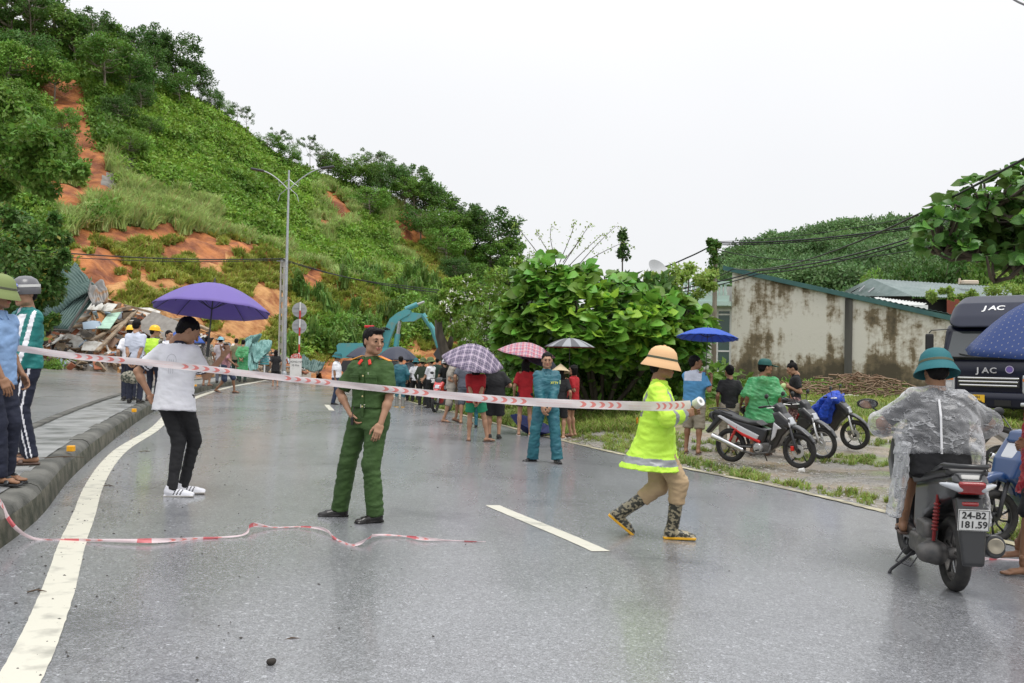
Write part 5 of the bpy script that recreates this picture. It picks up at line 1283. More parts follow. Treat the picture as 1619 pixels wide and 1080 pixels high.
# dead brush pile, its sticks
b = G(1350, 628)[0]; m = MB(); r7 = np.random.default_rng(77)
for _ in range(420):
    x = r7.normal()*1.25; h = max(0, .75*(1-(x/2.6)**2))*r7.uniform(0, 1); y = r7.normal()*.45; a = r7.uniform(0, 3.14); L_ = r7.uniform(.2, .7); dv = np.array([math.cos(a), math.sin(a)*.6, r7.uniform(-.15, .35)])*L_
    c = np.array([x, y, h]); m.tube([c-dv/2, c+np.array([0, 0, r7.uniform(-.05, .1)]), c+dv/2], r7.uniform(.008, .028), 4)
o = m.build('brush_pile', mm('dead_twigs', (.16, .09, .05), .8, col2=(.28, .2, .13), scale=2)); o.location = b; setp(o, 'brown heap of dead cut branches at the foot of the stained wall', 'brush pile', kind='stuff')
m = MB(); sx = Field(); sx.ell((0, 0, .06), (.28, .16, .07)); sx.ell((.25, .05, .05), (.2, .1, .06)); v, f = sx.mesh(.03); v = v+.03*np.stack([fbm(v[:, 0]*9, v[:, 1]*9, v[:, 2]*9, seed=s) for s in (1, 2, 3)], 1)
o = obj('sack', mk_mesh('sack', v, f, [mm('dirty_white', (.6, .57, .5), .7)]), loc=G(1345, 630)[0]); setp(o, 'crumpled dirty white sack beside the brush pile', 'sack')
# low green plants along the wall foot and under the shrub
def line_scatter(name, kind, pts_px, n, scl, lab, cat_, spread_=.5):
    P_ = []
    for _ in range(n):
        k = r7.integers(0, len(pts_px)-1); t = r7.uniform(); a, b_ = pts_px[k], pts_px[k+1]; g, _d = G(a[0]+(b_[0]-a[0])*t, a[1]+(b_[1]-a[1])*t); P_.append(g+np.array([r7.normal()*spread_, r7.normal()*spread_, -.05]))
    scatter(name, P_, kind, r7.uniform(*scl, n), label=lab, cat_=cat_)
line_scatter('shrub_undergrowth', 'bush', [(800, 628), (880, 632), (960, 640), (1040, 636), (1090, 630)], 70, (.6, 1.15), 'dark tangled undergrowth at the foot of the broad leaved shrub', 'undergrowth', .6)
line_scatter('wall_foot_weeds', 'bush', [(1120, 625), (1200, 622), (1290, 620), (1420, 618), (1500, 618)], 60, (.25, .55), 'low weeds along the foot of the stained wall', 'weeds', .4)
# grass on the verge, in patches
N_ = 16000; gx = rng.uniform(-6, 20, N_*3); gy = rng.uniform(6, 38, N_*3) ; off = gx-xr(gy)
dens = fbm(gx*.42, gy*.42, seed=123)+.35*fbm(gx*1.9, gy*1.9, seed=124); edge = np.exp(-((off-.7)/.45)**2)*.75*(gy < 16)+.55*sstep(20, 23, gy)
ok = (off > .22) & (dens+edge+.12*fbm(gx*5, gy*5, seed=8) > .13) & (np.abs(gx/np.maximum(gy, 1)) < .72)
bare = ((gy < 19) & (gy > 13.5) & (off > .5) & (off < 3.2) & (gx < 1.9)); ok &= ~bare
gx, gy = gx[ok][:N_], gy[ok][:N_]
gp = np.stack([gx, gy, gz(gx, gy)-.02+.05*fbm(gx*.5, gy*.5, seed=3)*sstep(.6, 2.5, gx-xr(gy))], 1)
scatter('verge_grass', gp, 'turf', rng.uniform(.5, 1.5, len(gp))*(1+.7*(gy > 21)), label='patchy short grass on the muddy verge right of the road', cat_='grass')
# small stones of the verge and grit on the road
def pebbles(name, n, fx, size, mat, lab, cat_):
    V0 = np.array([[1, 0, 0], [-1, 0, 0], [0, 1, 0], [0, -1, 0], [0, 0, 1], [0, 0, -.6]], float); F0 = np.array([(0, 2, 4), (2, 1, 4), (1, 3, 4), (3, 0, 4), (2, 0, 5), (1, 2, 5), (3, 1, 5), (0, 3, 5)])
    p, s = fx(n); V = []; Fq = []
    q = V0[None]*rng.uniform(.5, 1.2, (n, 6, 1))*s[:, None, None]*np.array([1, .8, .6])+p[:, None]
    setp(obj(name, mk_mesh(name, q.reshape(-1, 3), (F0[None]+np.arange(n)[:, None, None]*6).reshape(-1, 3), [mat], smooth=False)), lab, cat_, kind='stuff')
def on_verge(n):
    y = rng.uniform(8, 24, n); x = xr(y)+.25+np.abs(rng.normal(size=n))*2.2; return np.stack([x, y, gz(x, y)], 1), rng.uniform(.006, .03, n)
pebbles('verge_gravel', 3500, on_verge, 0, mm('gravel_stone', (.25, .24, .22), .7, col2=(.45, .43, .4), scale=9), 'loose grey gravel on the verge', 'gravel')
def on_road(n):
    y = 3.2+rng.uniform(0, 1, n)**1.6*16; x = xk(y)+.06+rng.exponential(.55, n)*(1+.08*y); ok = x < xr(y); x = np.where(ok, x, xk(y)+.2); return np.stack([x, y, gz(x, y)+.004], 1), rng.uniform(.002, .011, n)*rng.uniform(.4, 1.3, n)
pebbles('road_grit', 900, on_road, 0, mm('dark_grit', (.04, .035, .03), .6), 'dark grit and crumbs of earth scattered on the wet road near the kerb', 'grit')
# overhead wires
WIRE = mm('cable_rubber', (.015, .015, .016), .5)
def wire(pts, r_, lab, grp=None):
    a = [P(*p) for p in pts]; fine_ = []
    for i in range(len(a)-1):
        L_ = np.linalg.norm(a[i+1]-a[i])
        for t in np.linspace(0, 1, 15)[:-1 if i < len(a)-2 else None]: fine_.append(a[i]*(1-t)+a[i+1]*t-np.array([0, 0, L_*.022*4*t*(1-t)]))
    m = MB(); m.tube(fine_, r_, 5); o = m.build('cable', WIRE, smooth=True); setp(o, lab, 'cable', grp); return o
wire([(-160, 372, 40), (446, 409, 50.6)], .03, 'thick cable running from the left edge to the utility pole', 'overhead cables')
wire([(-160, 382, 40), (446, 411, 50.6)], .02, 'thin cable just below the thick one left of the utility pole', 'overhead cables')
wire([(446, 409, 50.6), (690, 462, 45), (960, 470, 40)], .024, 'cable running right from the utility pole past the hill', 'overhead cables')
wire([(446, 411, 50.6), (640, 452, 46), (960, 462, 40)], .02, 'thinner cable above it right of the utility pole', 'overhead cables')
wire([(1780, 160, 9), (1160, 425, 33), (1060, 462, 37)], .017, 'long cable dropping from the top right corner to the shrubs', 'overhead cables')
wire([(1132, 384, 36.5), (1490, 350, 30), (1800, 320, 22)], .03, 'thick level cable from the creeper-covered pole to the right', 'overhead cables')
wire([(1132, 387, 36.5), (1490, 353, 30), (1800, 330, 22)], .02, 'thin cable twisted along the thick level one', 'overhead cables')
wire([(1060, 458, 36.5), (1200, 428, 34), (1500, 356, 25), (1700, 300, 20)], .025, 'cable climbing from the balcony to the right hand tree', 'overhead cables')
wire([(1060, 464, 36.5), (1200, 433, 34), (1500, 362, 25), (1700, 310, 20)], .02, 'thin cable climbing just under its neighbour by the balcony', 'overhead cables')
wire([(1134, 395, 36.5), (1280, 412, 33), (1458, 393, 30), (1620, 370, 26)], .015, 'slack thin cable drooping in front of the far hill', 'overhead cables')
wire([(1135, 382, 36.5), (1480, 335, 30), (1700, 300, 24)], .012, 'thin cable crossing the sky above the far hill', 'overhead cables')
wire([(1132, 384, 36.5), (1085, 408, 37), (1040, 425, 38)], .03, 'short cable from the creeper-covered pole down to the left', 'overhead cables')
wire([(1575, -25, 20), (1640, 12, 16)], .02, 'cable end crossing the very top right corner', 'overhead cables')
# ================================================================ people
def cloth(name, col, rough=.8, col2=None, bump=.35, **k):
    k.setdefault('bscale', 8); k.setdefault('bdist', .04)
    if col2 is None: col2 = tuple(c*.78 for c in col)
    return mm(name, col, rough, col2=col2, scale=7, bump=bump, **k)
SKIN = mm('skin', (.42, .24, .15), .5, col2=(.36, .19, .115), scale=9, spec=.4); SKIND = mm('tanned_skin', (.3, .16, .09), .5, col2=(.25, .125, .07), scale=9, spec=.4)
LIPS = mm('lips', (.36, .12, .09), .4); HAIR = mm('black_hair', (.007, .006, .006), .6, spec=.15, bump=.6, bscale=70, bdist=.004, stretch=(1, 1, .25)); EYEW = mm('eye_white', (.27, .23, .2), .5)
SKIN.node_tree.nodes['Principled BSDF'].inputs['Subsurface Weight'].default_value = .0
WHT = cloth('white_shirt', (.84, .84, .88), col2=(.78, .78, .83)); BLK = cloth('black_cloth', (.012, .012, .014)); NAVY = cloth('navy_cloth', (.014, .018, .04)); POL = cloth('police_green', (.043, .098, .02), .75, col2=(.03, .07, .013), bump=.5)
TAN = cloth('tan_trousers', (.5, .36, .21)); TEALJ = cloth('teal_jacket', (.015, .1, .14), .55, col2=(.02, .14, .17), bump=.5); RED = cloth('red_tshirt', (.45, .012, .02)); GREENS = cloth('green_shorts', (.01, .25, .12), .6)
KHA = cloth('khaki_shorts', (.36, .32, .25)); GREYT = cloth('grey_tshirt', (.12, .13, .16)); SKY_ = cloth('light_blue_shirt', (.25, .4, .66)); DGR = cloth('dark_green_cloth', (.02, .05, .035)); PALEB = cloth('pale_blue_white_shirt', (.6, .64, .75))
LIME = cloth('lime_safety_coat', (.6, .95, .08), .6, col2=(.54, .86, .06), bump=.5); REFL = mm('reflective_band', (.3, .31, .32), .35, .3); JEAN = cloth('blue_denim', (.03, .045, .09)); BEIGE = cloth('beige_shirt', (.42, .38, .32))
SHOEB = mm('black_leather', (.012, .01, .01), .25); SOLE = mm('pale_sole', (.55, .52, .48), .6); SAND = mm('brown_sandal', (.1, .06, .045), .5)
PITHG = mm('green_pith_felt', (.11, .15, .05), .8); PITHT = mm('teal_pith_felt', (.012, .13, .15), .75, bump=.2, bscale=200); PITHY = mm('tan_pith_felt', (.74, .46, .24), .8, bump=.2, bscale=200); HARD = mm('yellow_hard_hat', (.85, .5, .01), .3)
BUCK = mm('metal_buckle', (.7, .68, .6), .3, .8); GOLDB = mm('gold_button', (.75, .62, .3), .3, .5)
def field_head(fem=False):
    F_ = Field()
    F_.ell((0, .018, .028), (.073, .093, .082)).ell((0, -.022, -.03), (.059, .066, .08), k=.035).ell((0, -.066, -.094), (.024, .022, .018), k=.03)
    for s in (-1, 1):
        F_.ell((s*.036, -.062, -.028), (.022, .022, .02), k=.02).ell((s*.046, -.02, -.075), (.018, .03, .02), k=.03)
    F_.cone((-.036, -.078, .022), (.036, -.078, .022), .012, k=.02)
    F_.cone((0, -.09, .006), (0, -.108, -.03), .007, .011, k=.012).ell((0, -.105, -.033), (.016, .012, .009), k=.008)
    for s in (-1, 1):
        F_.ell((s*.031, -.103, .002), (.018, .016, .009), k=.012, op='-'); F_.ell((s*.031, -.079, .0), (.015, .012, .009), k=.006)
        F_.ell((s*.075, .012, -.008), (.009, .018, .03), k=.007); F_.ell((s*.084, .004, -.004), (.006, .009, .016), k=.006, op='-')
    F_.ell((0, -.088, -.057), (.023, .011, .006), k=.008).ell((0, -.086, -.068), (.019, .011, .006), k=.006)
    F_.cone((0, .015, -.05), (0, .04, -.15), .05, .053, k=.03)
    return F_
HEADV, HEADF = field_head().mesh(.0058); HEADV = relax(HEADV, HEADF, 1)
_c = HEADV[HEADF].mean(1); HEADI = ((np.abs(_c[:, 0]) < .023) & (_c[:, 1] < -.083) & (_c[:, 2] < -.05) & (_c[:, 2] > -.075)).astype(int)
HEADL = field_head().mesh(.013)
def field_hair(style):
    F_ = Field(); F_.ell((0, .022, .033), (.079, .099, .086))
    F_.ell((0, .06, -.02), (.064, .05, .06), k=.03)
    F_.box((0, -.115, -.02), (.066, .078, .078), rd=.035, op='-', k=.012)
    if style in ('short', 'cap'):
        for s in (-1, 1): F_.ell((s*.09, -.01, -.03), (.03, .05, .05), op='-', k=.01)
    if style == 'side': F_.ell((.015, -.045, .088), (.055, .04, .02), k=.02); [F_.ell((s*.09, .0, -.03), (.03, .045, .045), op='-', k=.01) for s in (-1, 1)]
    if style == 'long': F_.loft([(-.26, .07, .03), (-.1, .085, .045), (.03, .08, .07)], (0, .055, 0), k=.03)
    if style == 'bob': F_.loft([(-.12, .08, .06, 0, .0), (-.02, .088, .075), (.04, .084, .08)], (0, .035, 0), k=.03); F_.box((0, -.12, -.06), (.062, .08, .1), rd=.03, op='-', k=.01)
    if style == 'bun': F_.ell((0, .07, .125), (.034, .034, .03), k=.02)
    return F_
_hairc = {}
def hair_arr(style, res):
    k = (style, res)
    if k not in _hairc:
        v, f = field_hair(style).mesh(res); N = vnormals(v, f); v = v+N*(fbm(v[:, 0]*60, v[:, 1]*60, v[:, 2]*22, 3, 5)*.012)[:, None]; _hairc[k] = (v, f)
    return _hairc[k]
def hand_arr(pose, res):
    """left hand: wrist at 0, fingers towards -z, palm faces -y, thumb on +x"""
    curl = {'relaxed': (22, 28, 20), 'fist': (75, 85, 60), 'grip': (62, 62, 45), 'flat': (6, 8, 6)}[pose]
    F_ = Field(); F_.cone((0, 0, .03), (0, 0, -.02), .026, .025, ax=(0, 1, 0), f=1.25).box((0, 0, -.052), (.037, .013, .04), rd=.012, k=.02)
    for i, (x, L_, r_) in enumerate([(.028, .94, .0082), (.0095, 1.05, .0086), (-.009, .98, .0082), (-.027, .78, .0072)]):
        p = np.array([x, 0, -.088]); a = 0.
        for j, l in enumerate((.042*L_, .027*L_, .021*L_)):
            a += R(curl[j]+i*3); d = np.array([(x*.9), -math.sin(a), -math.cos(a)]); d /= np.linalg.norm(d); q = p+d*l
            F_.cone(p, q, r_*(1-.07*j), r_*(1-.07*(j+1)), k=.004); p = q
    t = {'relaxed': (.35, -.3, -.9), 'fist': (.1, -.8, -.6), 'grip': (.2, -.85, -.5), 'flat': (.7, -.1, -.7)}[pose]; t = np.array(t)/np.linalg.norm(t)
    p0 = np.array([.024, -.006, -.02]); p1 = p0+np.array([.024, -.012, -.03]); p2 = p1+t*.034; p3 = p2+unit(t+np.array([-.35, -.1, -.1]))*.026
    F_.cone(p0, p1, .015, .012, k=.02); F_.cone(p1, p2, .0105, .0095, k=.006); F_.cone(p2, p3, .0095, .008, k=.004)
    return F_.mesh(res)
_hc = {}
def hand_get(pose, res):
    if (pose, res) not in _hc: _hc[(pose, res)] = hand_arr(pose, res)
    return _hc[(pose, res)]
_fc = {}
def foot_get(kind, res):
    """ankle joint at (0,0,.085), toes towards -y; sole on z = 0"""
    if (kind, res) in _fc: return _fc[(kind, res)]
    F_ = Field()
    if kind == 'bare':
        F_.cone((0, .03, .032), (0, -.1, .024), .03, .03, k=.02, ax=(0, 0, 1), f=1.15).cone((0, .015, .04), (0, .0, .13), .032, .034, k=.03)
        for i, (x, y, r_) in enumerate([(-.026, -.168, .0125), (-.007, -.17, .0095), (.008, -.163, .009), (.021, -.153, .0085), (.032, -.14, .008)]): F_.cone((x*.8, -.11, .02), (x, y, .012), r_*1.1, r_, k=.008)
        F_.ell((0, .045, .025), (.028, .03, .028), k=.02); F_.half((0, 0, 0), (0, 0, -1))
    elif kind == 'shoe':
        F_.cone((0, .03, .045), (0, -.11, .03), .04, .036, k=.02).ell((0, -.14, .026), (.037, .062, .026), k=.02).cone((0, .022, .05), (0, .015, .1), .042, .043, k=.03, cutb=True)
        F_.box((0, -.06, .01), (.04, .135, .012), rd=.012, k=.01); F_.half((0, 0, 0), (0, 0, -1))
    elif kind == 'boot':
        F_.cone((0, .03, .05), (0, -.11, .035), .046, .042, k=.02).ell((0, -.14, .03), (.043, .062, .03), k=.02).cone((0, .02, .05), (0, .0, .16), .05, .052, k=.03)
        F_.box((0, -.06, .012), (.046, .145, .016), rd=.012, k=.006); F_.half((0, 0, 0), (0, 0, -1))
    elif kind == 'sole':
        F_.box((0, -.05, .002), (.042, .135, .011), rd=.01)
    elif kind == 'strap':
        F_.cone((-.042, -.08, .012), (0, -.07, .062), .011, k=.02, ax=(0, 1, 0), f=.45).cone((.042, -.08, .012), (0, -.07, .062), .011, k=.02, ax=(0, 1, 0), f=.45)
    _fc[(kind, res)] = F_.mesh(res); return _fc[(kind, res)]
def ik(S, T, l1, l2, hint):
    S, T, hint = (np.array(a, float) for a in (S, T, hint)); d = T-S; L = np.linalg.norm(d); Lc = min(max(L, abs(l1-l2)+.02), (l1+l2)*.998); d = d/(L+1e-9)
    T = S+d*Lc; a = (l1*l1-l2*l2+Lc*Lc)/(2*Lc); h = math.sqrt(max(l1*l1-a*a, 0)); n = hint-d*(hint@d); n /= np.linalg.norm(n)+1e-9
    return S+d*a+n*h, T
def folds(V, Fq, amp, seed, st=(6, 6, 15)):
    N = vnormals(V, Fq)
    a = np.abs(fbm(V[:, 0]*st[0]+V[:, 2]*4, V[:, 1]*st[1], V[:, 2]*st[2]-V[:, 0]*5, 3, seed)); b = fbm(V[:, 0]*16, V[:, 1]*16, V[:, 2]*22, 2, seed+9)
    return V+N*((a*-2.4+.3)*amp*.75+b*amp*.4)[:, None]
def rigid(V, o, Rm): return V@np.array(Rm).T+np.array(o)
PEOPLE = []
def person(label, u0, vf, vh, yaw, top, bottom, feet='shoe', hat=None, hair='short', res=.016, extra=0., hip=.945, lean=0, side=0, tw=0, head=(None, 8), tx=0., ty=0.,
           rf=None, lf=None, rh=None, lh=None, re=None, le=None, rp=None, lp=None, hands=('relaxed', 'relaxed'), skin=None, seed=1, base=None, d_over=None, raise_=0., shoe_mat=None, hat_mat=None, cat_='person', group=None, chub=1., zoff=0., detail=None):
    """u0, vf: photo pixel of the standing point; vh: top of the head.  Targets are (u, v, y) with y metres away from the viewer."""
    g, d = G(u0, vf, raise_)
    if base is not None: g = np.array(base, float); d = project(g)[2]
    g = np.array([g[0], g[1], g[2]])
    s = (vf-vh)*d/FPX/(1.72+extra+(.05 if hat in ('pith', 'helmet', 'hard') else 0)); K = d/FPX/s
    skin = skin or SKIN; detail = (res <= .0125) if detail is None else detail
    Ry = rotm('Z', R(yaw)); Ri = Ry.T
    def tgt(t): return Ri@np.array([(t[0]-u0)*K, t[2], (vf-t[1])*K])
    def vec(v): return Ri@np.array(v, float)
    root = empty('person', g, R(yaw), label, cat_, group); root.scale = (s, s, s); PEOPLE.append(root)
    # --- skeleton in body space
    O = np.array([tx, ty, hip]); O = Ri@np.array([tx, ty, 0])+np.array([0, 0, hip])
    Rt = rotm('Z', R(tw))@rotm('X', R(lean))@rotm('Y', R(side)); T = lambda *p: O+Rt@np.array(p, float)
    sh = {1: T(.158, .008, .425), -1: T(-.158, .008, .425)}; hd_yaw = (head[0]-yaw) if head[0] is not None else tw*.5
    Hr = rotm('Z', R(hd_yaw))@rotm('X', R(head[1]+lean*.5)); Hr = Hr*1.0; HS = 1.05; neck = T(0, .012, .52); hc = neck+Hr@np.array([0, -.028, .134])
    legs = {}; ft = {}
    for sd, spec, dx in ((1, lf, .1), (-1, rf, -.1)):
        if spec is None: p = np.array([dx, 0, 0.]); fy = sd*12; lift = 0; pit = 0
        else:
            lift = spec[3] if len(spec) > 3 else 0; pit = spec[4] if len(spec) > 4 else 0
            p = Ri@np.array([(spec[0]-u0)*K, spec[1], 0]); fy = spec[2]-yaw
        An = p+np.array([0, 0, .085+lift]); Hj = O+rotm('Z', R(tw*.3))@np.array([sd*.088, 0, -.02])
        hint = rotm('Z', R(fy*.6))@np.array([0, -1, .15]); kn, An = ik(Hj, An, .43, .425, hint); legs[sd] = (Hj, kn, An); ft[sd] = (fy, pit)
    arms = {}
    for sd, spec, hint in ((1, lh, le), (-1, rh, re)):
        t = tgt(spec) if spec is not None else O+Rt@np.array([sd*.245, -.05, -.035]); hn = vec(hint) if hint is not None else Rt@np.array([sd*.35, 1, -.1])
        el, wr = ik(sh[sd], t, .285, .25, hn); arms[sd] = (sh[sd], el, wr)
    ctx = dict(O=O, Rt=Rt, arms=arms, legs=legs, hc=hc, Hr=Hr)
    # --- skin: one mesh
    B = Field(); ch = chub
    B.loft([(-.1, .12*ch, .085*ch), (.0, .13*ch, .09*ch), (.14, .118*ch, .082*ch), (.3, .14*ch, .09), (.4, .135, .085), (.48, .07, .06), (.53, .052, .052, 0, .01)], O, Rt, k=.02)
    tsl = (top or {}).get('sleeve', 0); ca = .72 if tsl > 1 else 1.; ua = .8 if tsl > 0 else 1.; blen = (bottom or {}).get('len', 1.); cl = .68 if blen >= 1 else 1.; ct = .8 if bottom else 1.
    B.cone(neck-Rt@np.array([0, 0, .03]), hc+Hr@np.array([0, .03, -.09]), .052, .05, k=.02)
    for sd in (1, -1):
        a, e_, w = arms[sd]; B.cone(a, e_, .043*ch*ua, .036*ch*ca, k=.03).cone(e_, w, .036*ch*ca, .025*ch, k=.015).ell(a, .042, k=.03)
        m_ = e_+(w-e_)*.28; B.ell(m_, .038*ch*ca, k=.03)
        Hj, kn, An = legs[sd]; B.cone(Hj, kn, .078*ch*ct, .05*ch*cl, k=.03).cone(kn, An, .048*ch*cl, .034, k=.02); c = kn+(An-kn)*.3; B.ell(c+np.array([0, .014, 0]), (.047*ch*cl, .05*ch*cl, .09), k=.03)
        if feet in ('shoe', 'sneaker', 'boot'): pass
    V, Fq = B.mesh(res); parts = [(V, Fq, np.zeros(len(Fq), int))]
    hv, hf_ = (HEADV, HEADF) if res < .021 else HEADL; hi = HEADI if res < .021 else np.zeros(len(hf_), int)
    parts.append((rigid(hv, hc, Hr*HS), hf_, hi))
    hres = .0045 if detail else (.006 if res < .021 else .011)
    hpos = {}
    for sd, nm, pl in ((1, hands[0], lp), (-1, hands[1], rp)):
        a, e_, w = arms[sd]; Z = unit(e_-w); pn = vec(pl) if pl is not None else Rt@np.array([-sd, .15, 0.]); Y = -unit(pn-Z*(pn@Z)); X = np.cross(Y, Z)
        v, f = hand_get(nm, hres); v = v.copy()
        if sd == -1: v[:, 0] *= -1; f = f[:, ::-1]
        parts.append((rigid(v, w, np.column_stack([X, Y, Z])), f, np.zeros(len(f), int))); hpos[sd] = w-Z*.08-Y*.025
    fm = {}
    for sd in (1, -1):
        fy, pit = ft[sd]; An = legs[sd][2]; Rf = rotm('Z', R(fy))@rotm('X', R(pit)); o = An-Rf@np.array([0, 0, .085]); fm[sd] = (o, Rf)
        if feet in ('bare', 'sandal'):
            v, f = foot_get('bare', .006 if res < .02 else .011); v = v.copy()
            if sd == -1: v[:, 0] *= -1; f = f[:, ::-1]
            v[:, 0] *= -1; f = f[:, ::-1]
            v[:, 2] += .012 if feet == 'sandal' else 0; parts.append((rigid(v, o, Rf), f, np.zeros(len(f), int)))
    n = 0; Vs = []; Fs = []; Is = []
    for v, f, i in parts: Vs.append(v); Fs.append(f+n); Is.append(i); n += len(v)
    obj('body', mk_mesh('body', np.concatenate(Vs), np.concatenate(Fs), [skin, LIPS], np.concatenate(Is)), root)
    Hr0 = Hr; Hr = Hr*HS
    # --- face pieces
    if res < .021:
        for s_ in (-1, 1):
            m = MB(); m.lathe([(.0, .0065), (.005, .0045), (.0065, 0), (.005, -.0045), (0, -.0065)], n=8, sx=1.7, sy=.6)
            v = np.concatenate(m.V); c = np.array([s_*.031, -.0905, .0005]); 
            me = mk_mesh('eye', rigid(rigid(v, c, np.eye(3)), hc, Hr), m.F, [EYEW, HAIR]); fc = np.array([np.mean(v[list(f)], 0) for f in m.F]); me.polygons.foreach_set('material_index', (np.abs(fc[:, 0]) < .0085).astype(np.int32)); obj('eye', me, root)
            m = MB(); m.tube([rigid(np.array([[s_*x, y, z]]), hc, Hr)[0] for x, y, z in ((.014, -.094, .02), (.03, -.0945, .025), (.046, -.081, .021))], [.0032, .0036, .0018], 6); m.build('eyebrow', HAIR, root, smooth=True)
    if hair:
        v, f = hair_arr(hair, .007 if res < .017 else .012); obj('hair', mk_mesh('hair', rigid(v, hc, Hr), f, [HAIR]), root)
    # --- footwear
    if feet in ('shoe', 'sneaker', 'boot'):
        for sd in (1, -1):
            o, Rf = fm[sd]; v, f = foot_get('boot' if feet == 'boot' else 'shoe', .006 if res < .02 else .011); c = v[f].mean(1); idx = (c[:, 2] < (.024 if feet == 'boot' else .016)).astype(int)
            if feet == 'sneaker' : idx = np.where((np.abs((c[:, 1]+.05+c[:, 2]*.5) % .03-.015) < .005) & (c[:, 1] > -.1) & (c[:, 1] < -.01) & (c[:, 2] > .02), 2, idx)
            sm = {'shoe': [shoe_mat or SHOEB, SHOEB], 'sneaker': [WHT, SOLE, mm('dark_stripe', (.05, .05, .06), .5)], 'boot': [shoe_mat or SHOEB, mm('yellow_sole', (.8, .42, .02), .5)]}[feet]
            v = rigid(v, o, Rf); mi = idx
            if feet == 'boot':
                Bf = Field(); Hj, kn, An = legs[sd]; tp = An+(kn-An)*.72; Bf.cone(An+Rf@np.array([0, .0, .03]), tp, .054, .066, k=.02, cutb=True); v2, f2 = Bf.mesh(.012); v2 = folds(v2, f2, .004, seed); f = np.concatenate([f, f2+len(v)]); v = np.concatenate([v, v2]); mi = np.concatenate([idx, np.zeros(len(f2), int)])
            obj('boot' if feet == 'boot' else 'shoe', mk_mesh('shoe', v, f, sm, mi), root)
    elif feet == 'sandal':
        for sd in (1, -1):
            o, Rf = fm[sd]; v1, f1 = foot_get('sole', .008); v2, f2 = foot_get('strap', .008); v = np.concatenate([v1, v2]); f = np.concatenate([f1, f2+len(v1)]); obj('sandal', mk_mesh('sandal', rigid(v, o, Rf), f, [shoe_mat or SAND]), root)
    # --- trousers / shorts
    if bottom:
        Bt = Field(); ln = bottom.get('len', 1.); lo = bottom.get('loose', 1.); pm_ = bottom['mat']
        Bt.loft([(-.13, .15*lo*ch, .112*lo*ch), (-.04, .165*ch, .12*ch), (.05, .155*ch, .112*ch), (bottom.get('waist', .09), .145*ch, .105*ch)], O, rotm('Z', R(tw*.4))@rotm('X', R(lean*.5)), k=.03)
        for sd in (1, -1):
            Hj, kn, An = legs[sd]; An2 = An+(kn-An)*(-.07 if feet != 'boot' else .55)
            if ln >= 1: Bt.cone(Hj, kn, .094*lo*ch, .07*lo, k=.035).cone(kn, An2, .07*lo, bottom.get('cuff', .06)*lo, k=.02, cutb=True)
            elif ln > .5: q = kn+(An-kn)*((ln-.5)*2); Bt.cone(Hj, kn, .096*lo*ch, .082*lo, k=.035).cone(kn, q, .082*lo, .08*lo, k=.02, cutb=True)
            else: q = Hj+(kn-Hj)*(ln*2); Bt.cone(Hj, q, .096*lo*ch, .092*lo*ch, k=.03, cutb=True)
        if bottom.get('skirt'):
            z0, rx0 = bottom['skirt']; Bt.loft([(z0, rx0, rx0*.75), (-.1, .18, .13), (.05, .15, .11)], O, np.eye(3), k=.03)
        V, Fq = Bt.mesh(res); V = relax(V, Fq, 1); V = folds(V, Fq, bottom.get('fold', .011), seed+3); mi = None; c = V[Fq].mean(1)
        if 'fn' in bottom: mi = bottom['fn'](c, ctx)
        nm = 'trousers' if ln >= 1 else 'shorts'
        obj(nm, mk_mesh(nm, V, Fq, pm_ if isinstance(pm_, list) else [pm_], mi), root)
        if bottom.get('belt'):
            m = MB(); Rb = rotm('Z', R(tw*.4))@rotm('X', R(lean*.5)); m.lathe([(.9, .055), (1.0, .056), (1.0, .09), (.9, .091)], O, Rb, 30, sx=.158*ch, sy=.118*ch); m.build('belt', SHOEB, root, smooth='auto')
            m = MB(); m.box(O+Rb@np.array([0, -.122, .073]), (.022, .005, .016), Rb, bev=.003); m.build('buckle', BUCK, root)
    # --- top
    if top:
        Tp = Field(); fit = top.get('fit', 1.)*ch; hem = top.get('hem', -.1); fl = top.get('flare', 1.)
        dp = top.get('deep', 1.); rows = [(hem, .175*fit*fl, .128*fit*fl*dp, 0, (dp-1)*.09), (min(hem+.12, 0.02), .168*fit*(1+(fl-1)*.6), .124*fit*(1+(fl-1)*.6)*(1+(dp-1)*.7), 0, (dp-1)*.06), (.12, .16*fit*(1+(fl-1)*.3), .12*fit*(1+(fl-1)*.3)), (.27, .163*fit, .124*fit), (.36, .165*fit**.5, .122*fit**.5), (.42, .143, .104), (.465, .098, .082, 0, .006), (top.get('neck', .518), .063, .064, 0, .012)]
        Tp.loft(rows, O, Rt, n=2.25, k=.02)
        sl = top.get('sleeve', .55); sr = top.get('sr', 1.)
        for sd in (1, -1):
            a, e_, w = arms[sd]; Tp.ell(a+Rt@np.array([-sd*.02, 0, -.005]), .055*fit**.5, k=.06)
            if sl <= 1: q = a+(e_-a)*sl; Tp.cone(a, q, .054*sr**.6, .062*sr*ch, k=.05, cutb=True)
            else: q = e_+(w-e_)*(sl-1); Tp.cone(a, e_, .055*sr**.6, .055*sr, k=.05).cone(e_, q, .055*sr, .045*sr, k=.025, cutb=True)
        if top.get('skirtcut'): pass
        for fn in top.get('more', []): fn(Tp, ctx, T)
        V, Fq = Tp.mesh(res*.95); V = relax(V, Fq, 1); V = folds(V, Fq, top.get('fold', .009), seed); c = V[Fq].mean(1); mi = top['fn']((c-O)@Rt, c, ctx) if 'fn' in top else None
        nm = top.get('name', 'shirt'); obj(nm, mk_mesh(nm, V, Fq, top['mat'] if isinstance(top['mat'], list) else [top['mat']], mi), root)
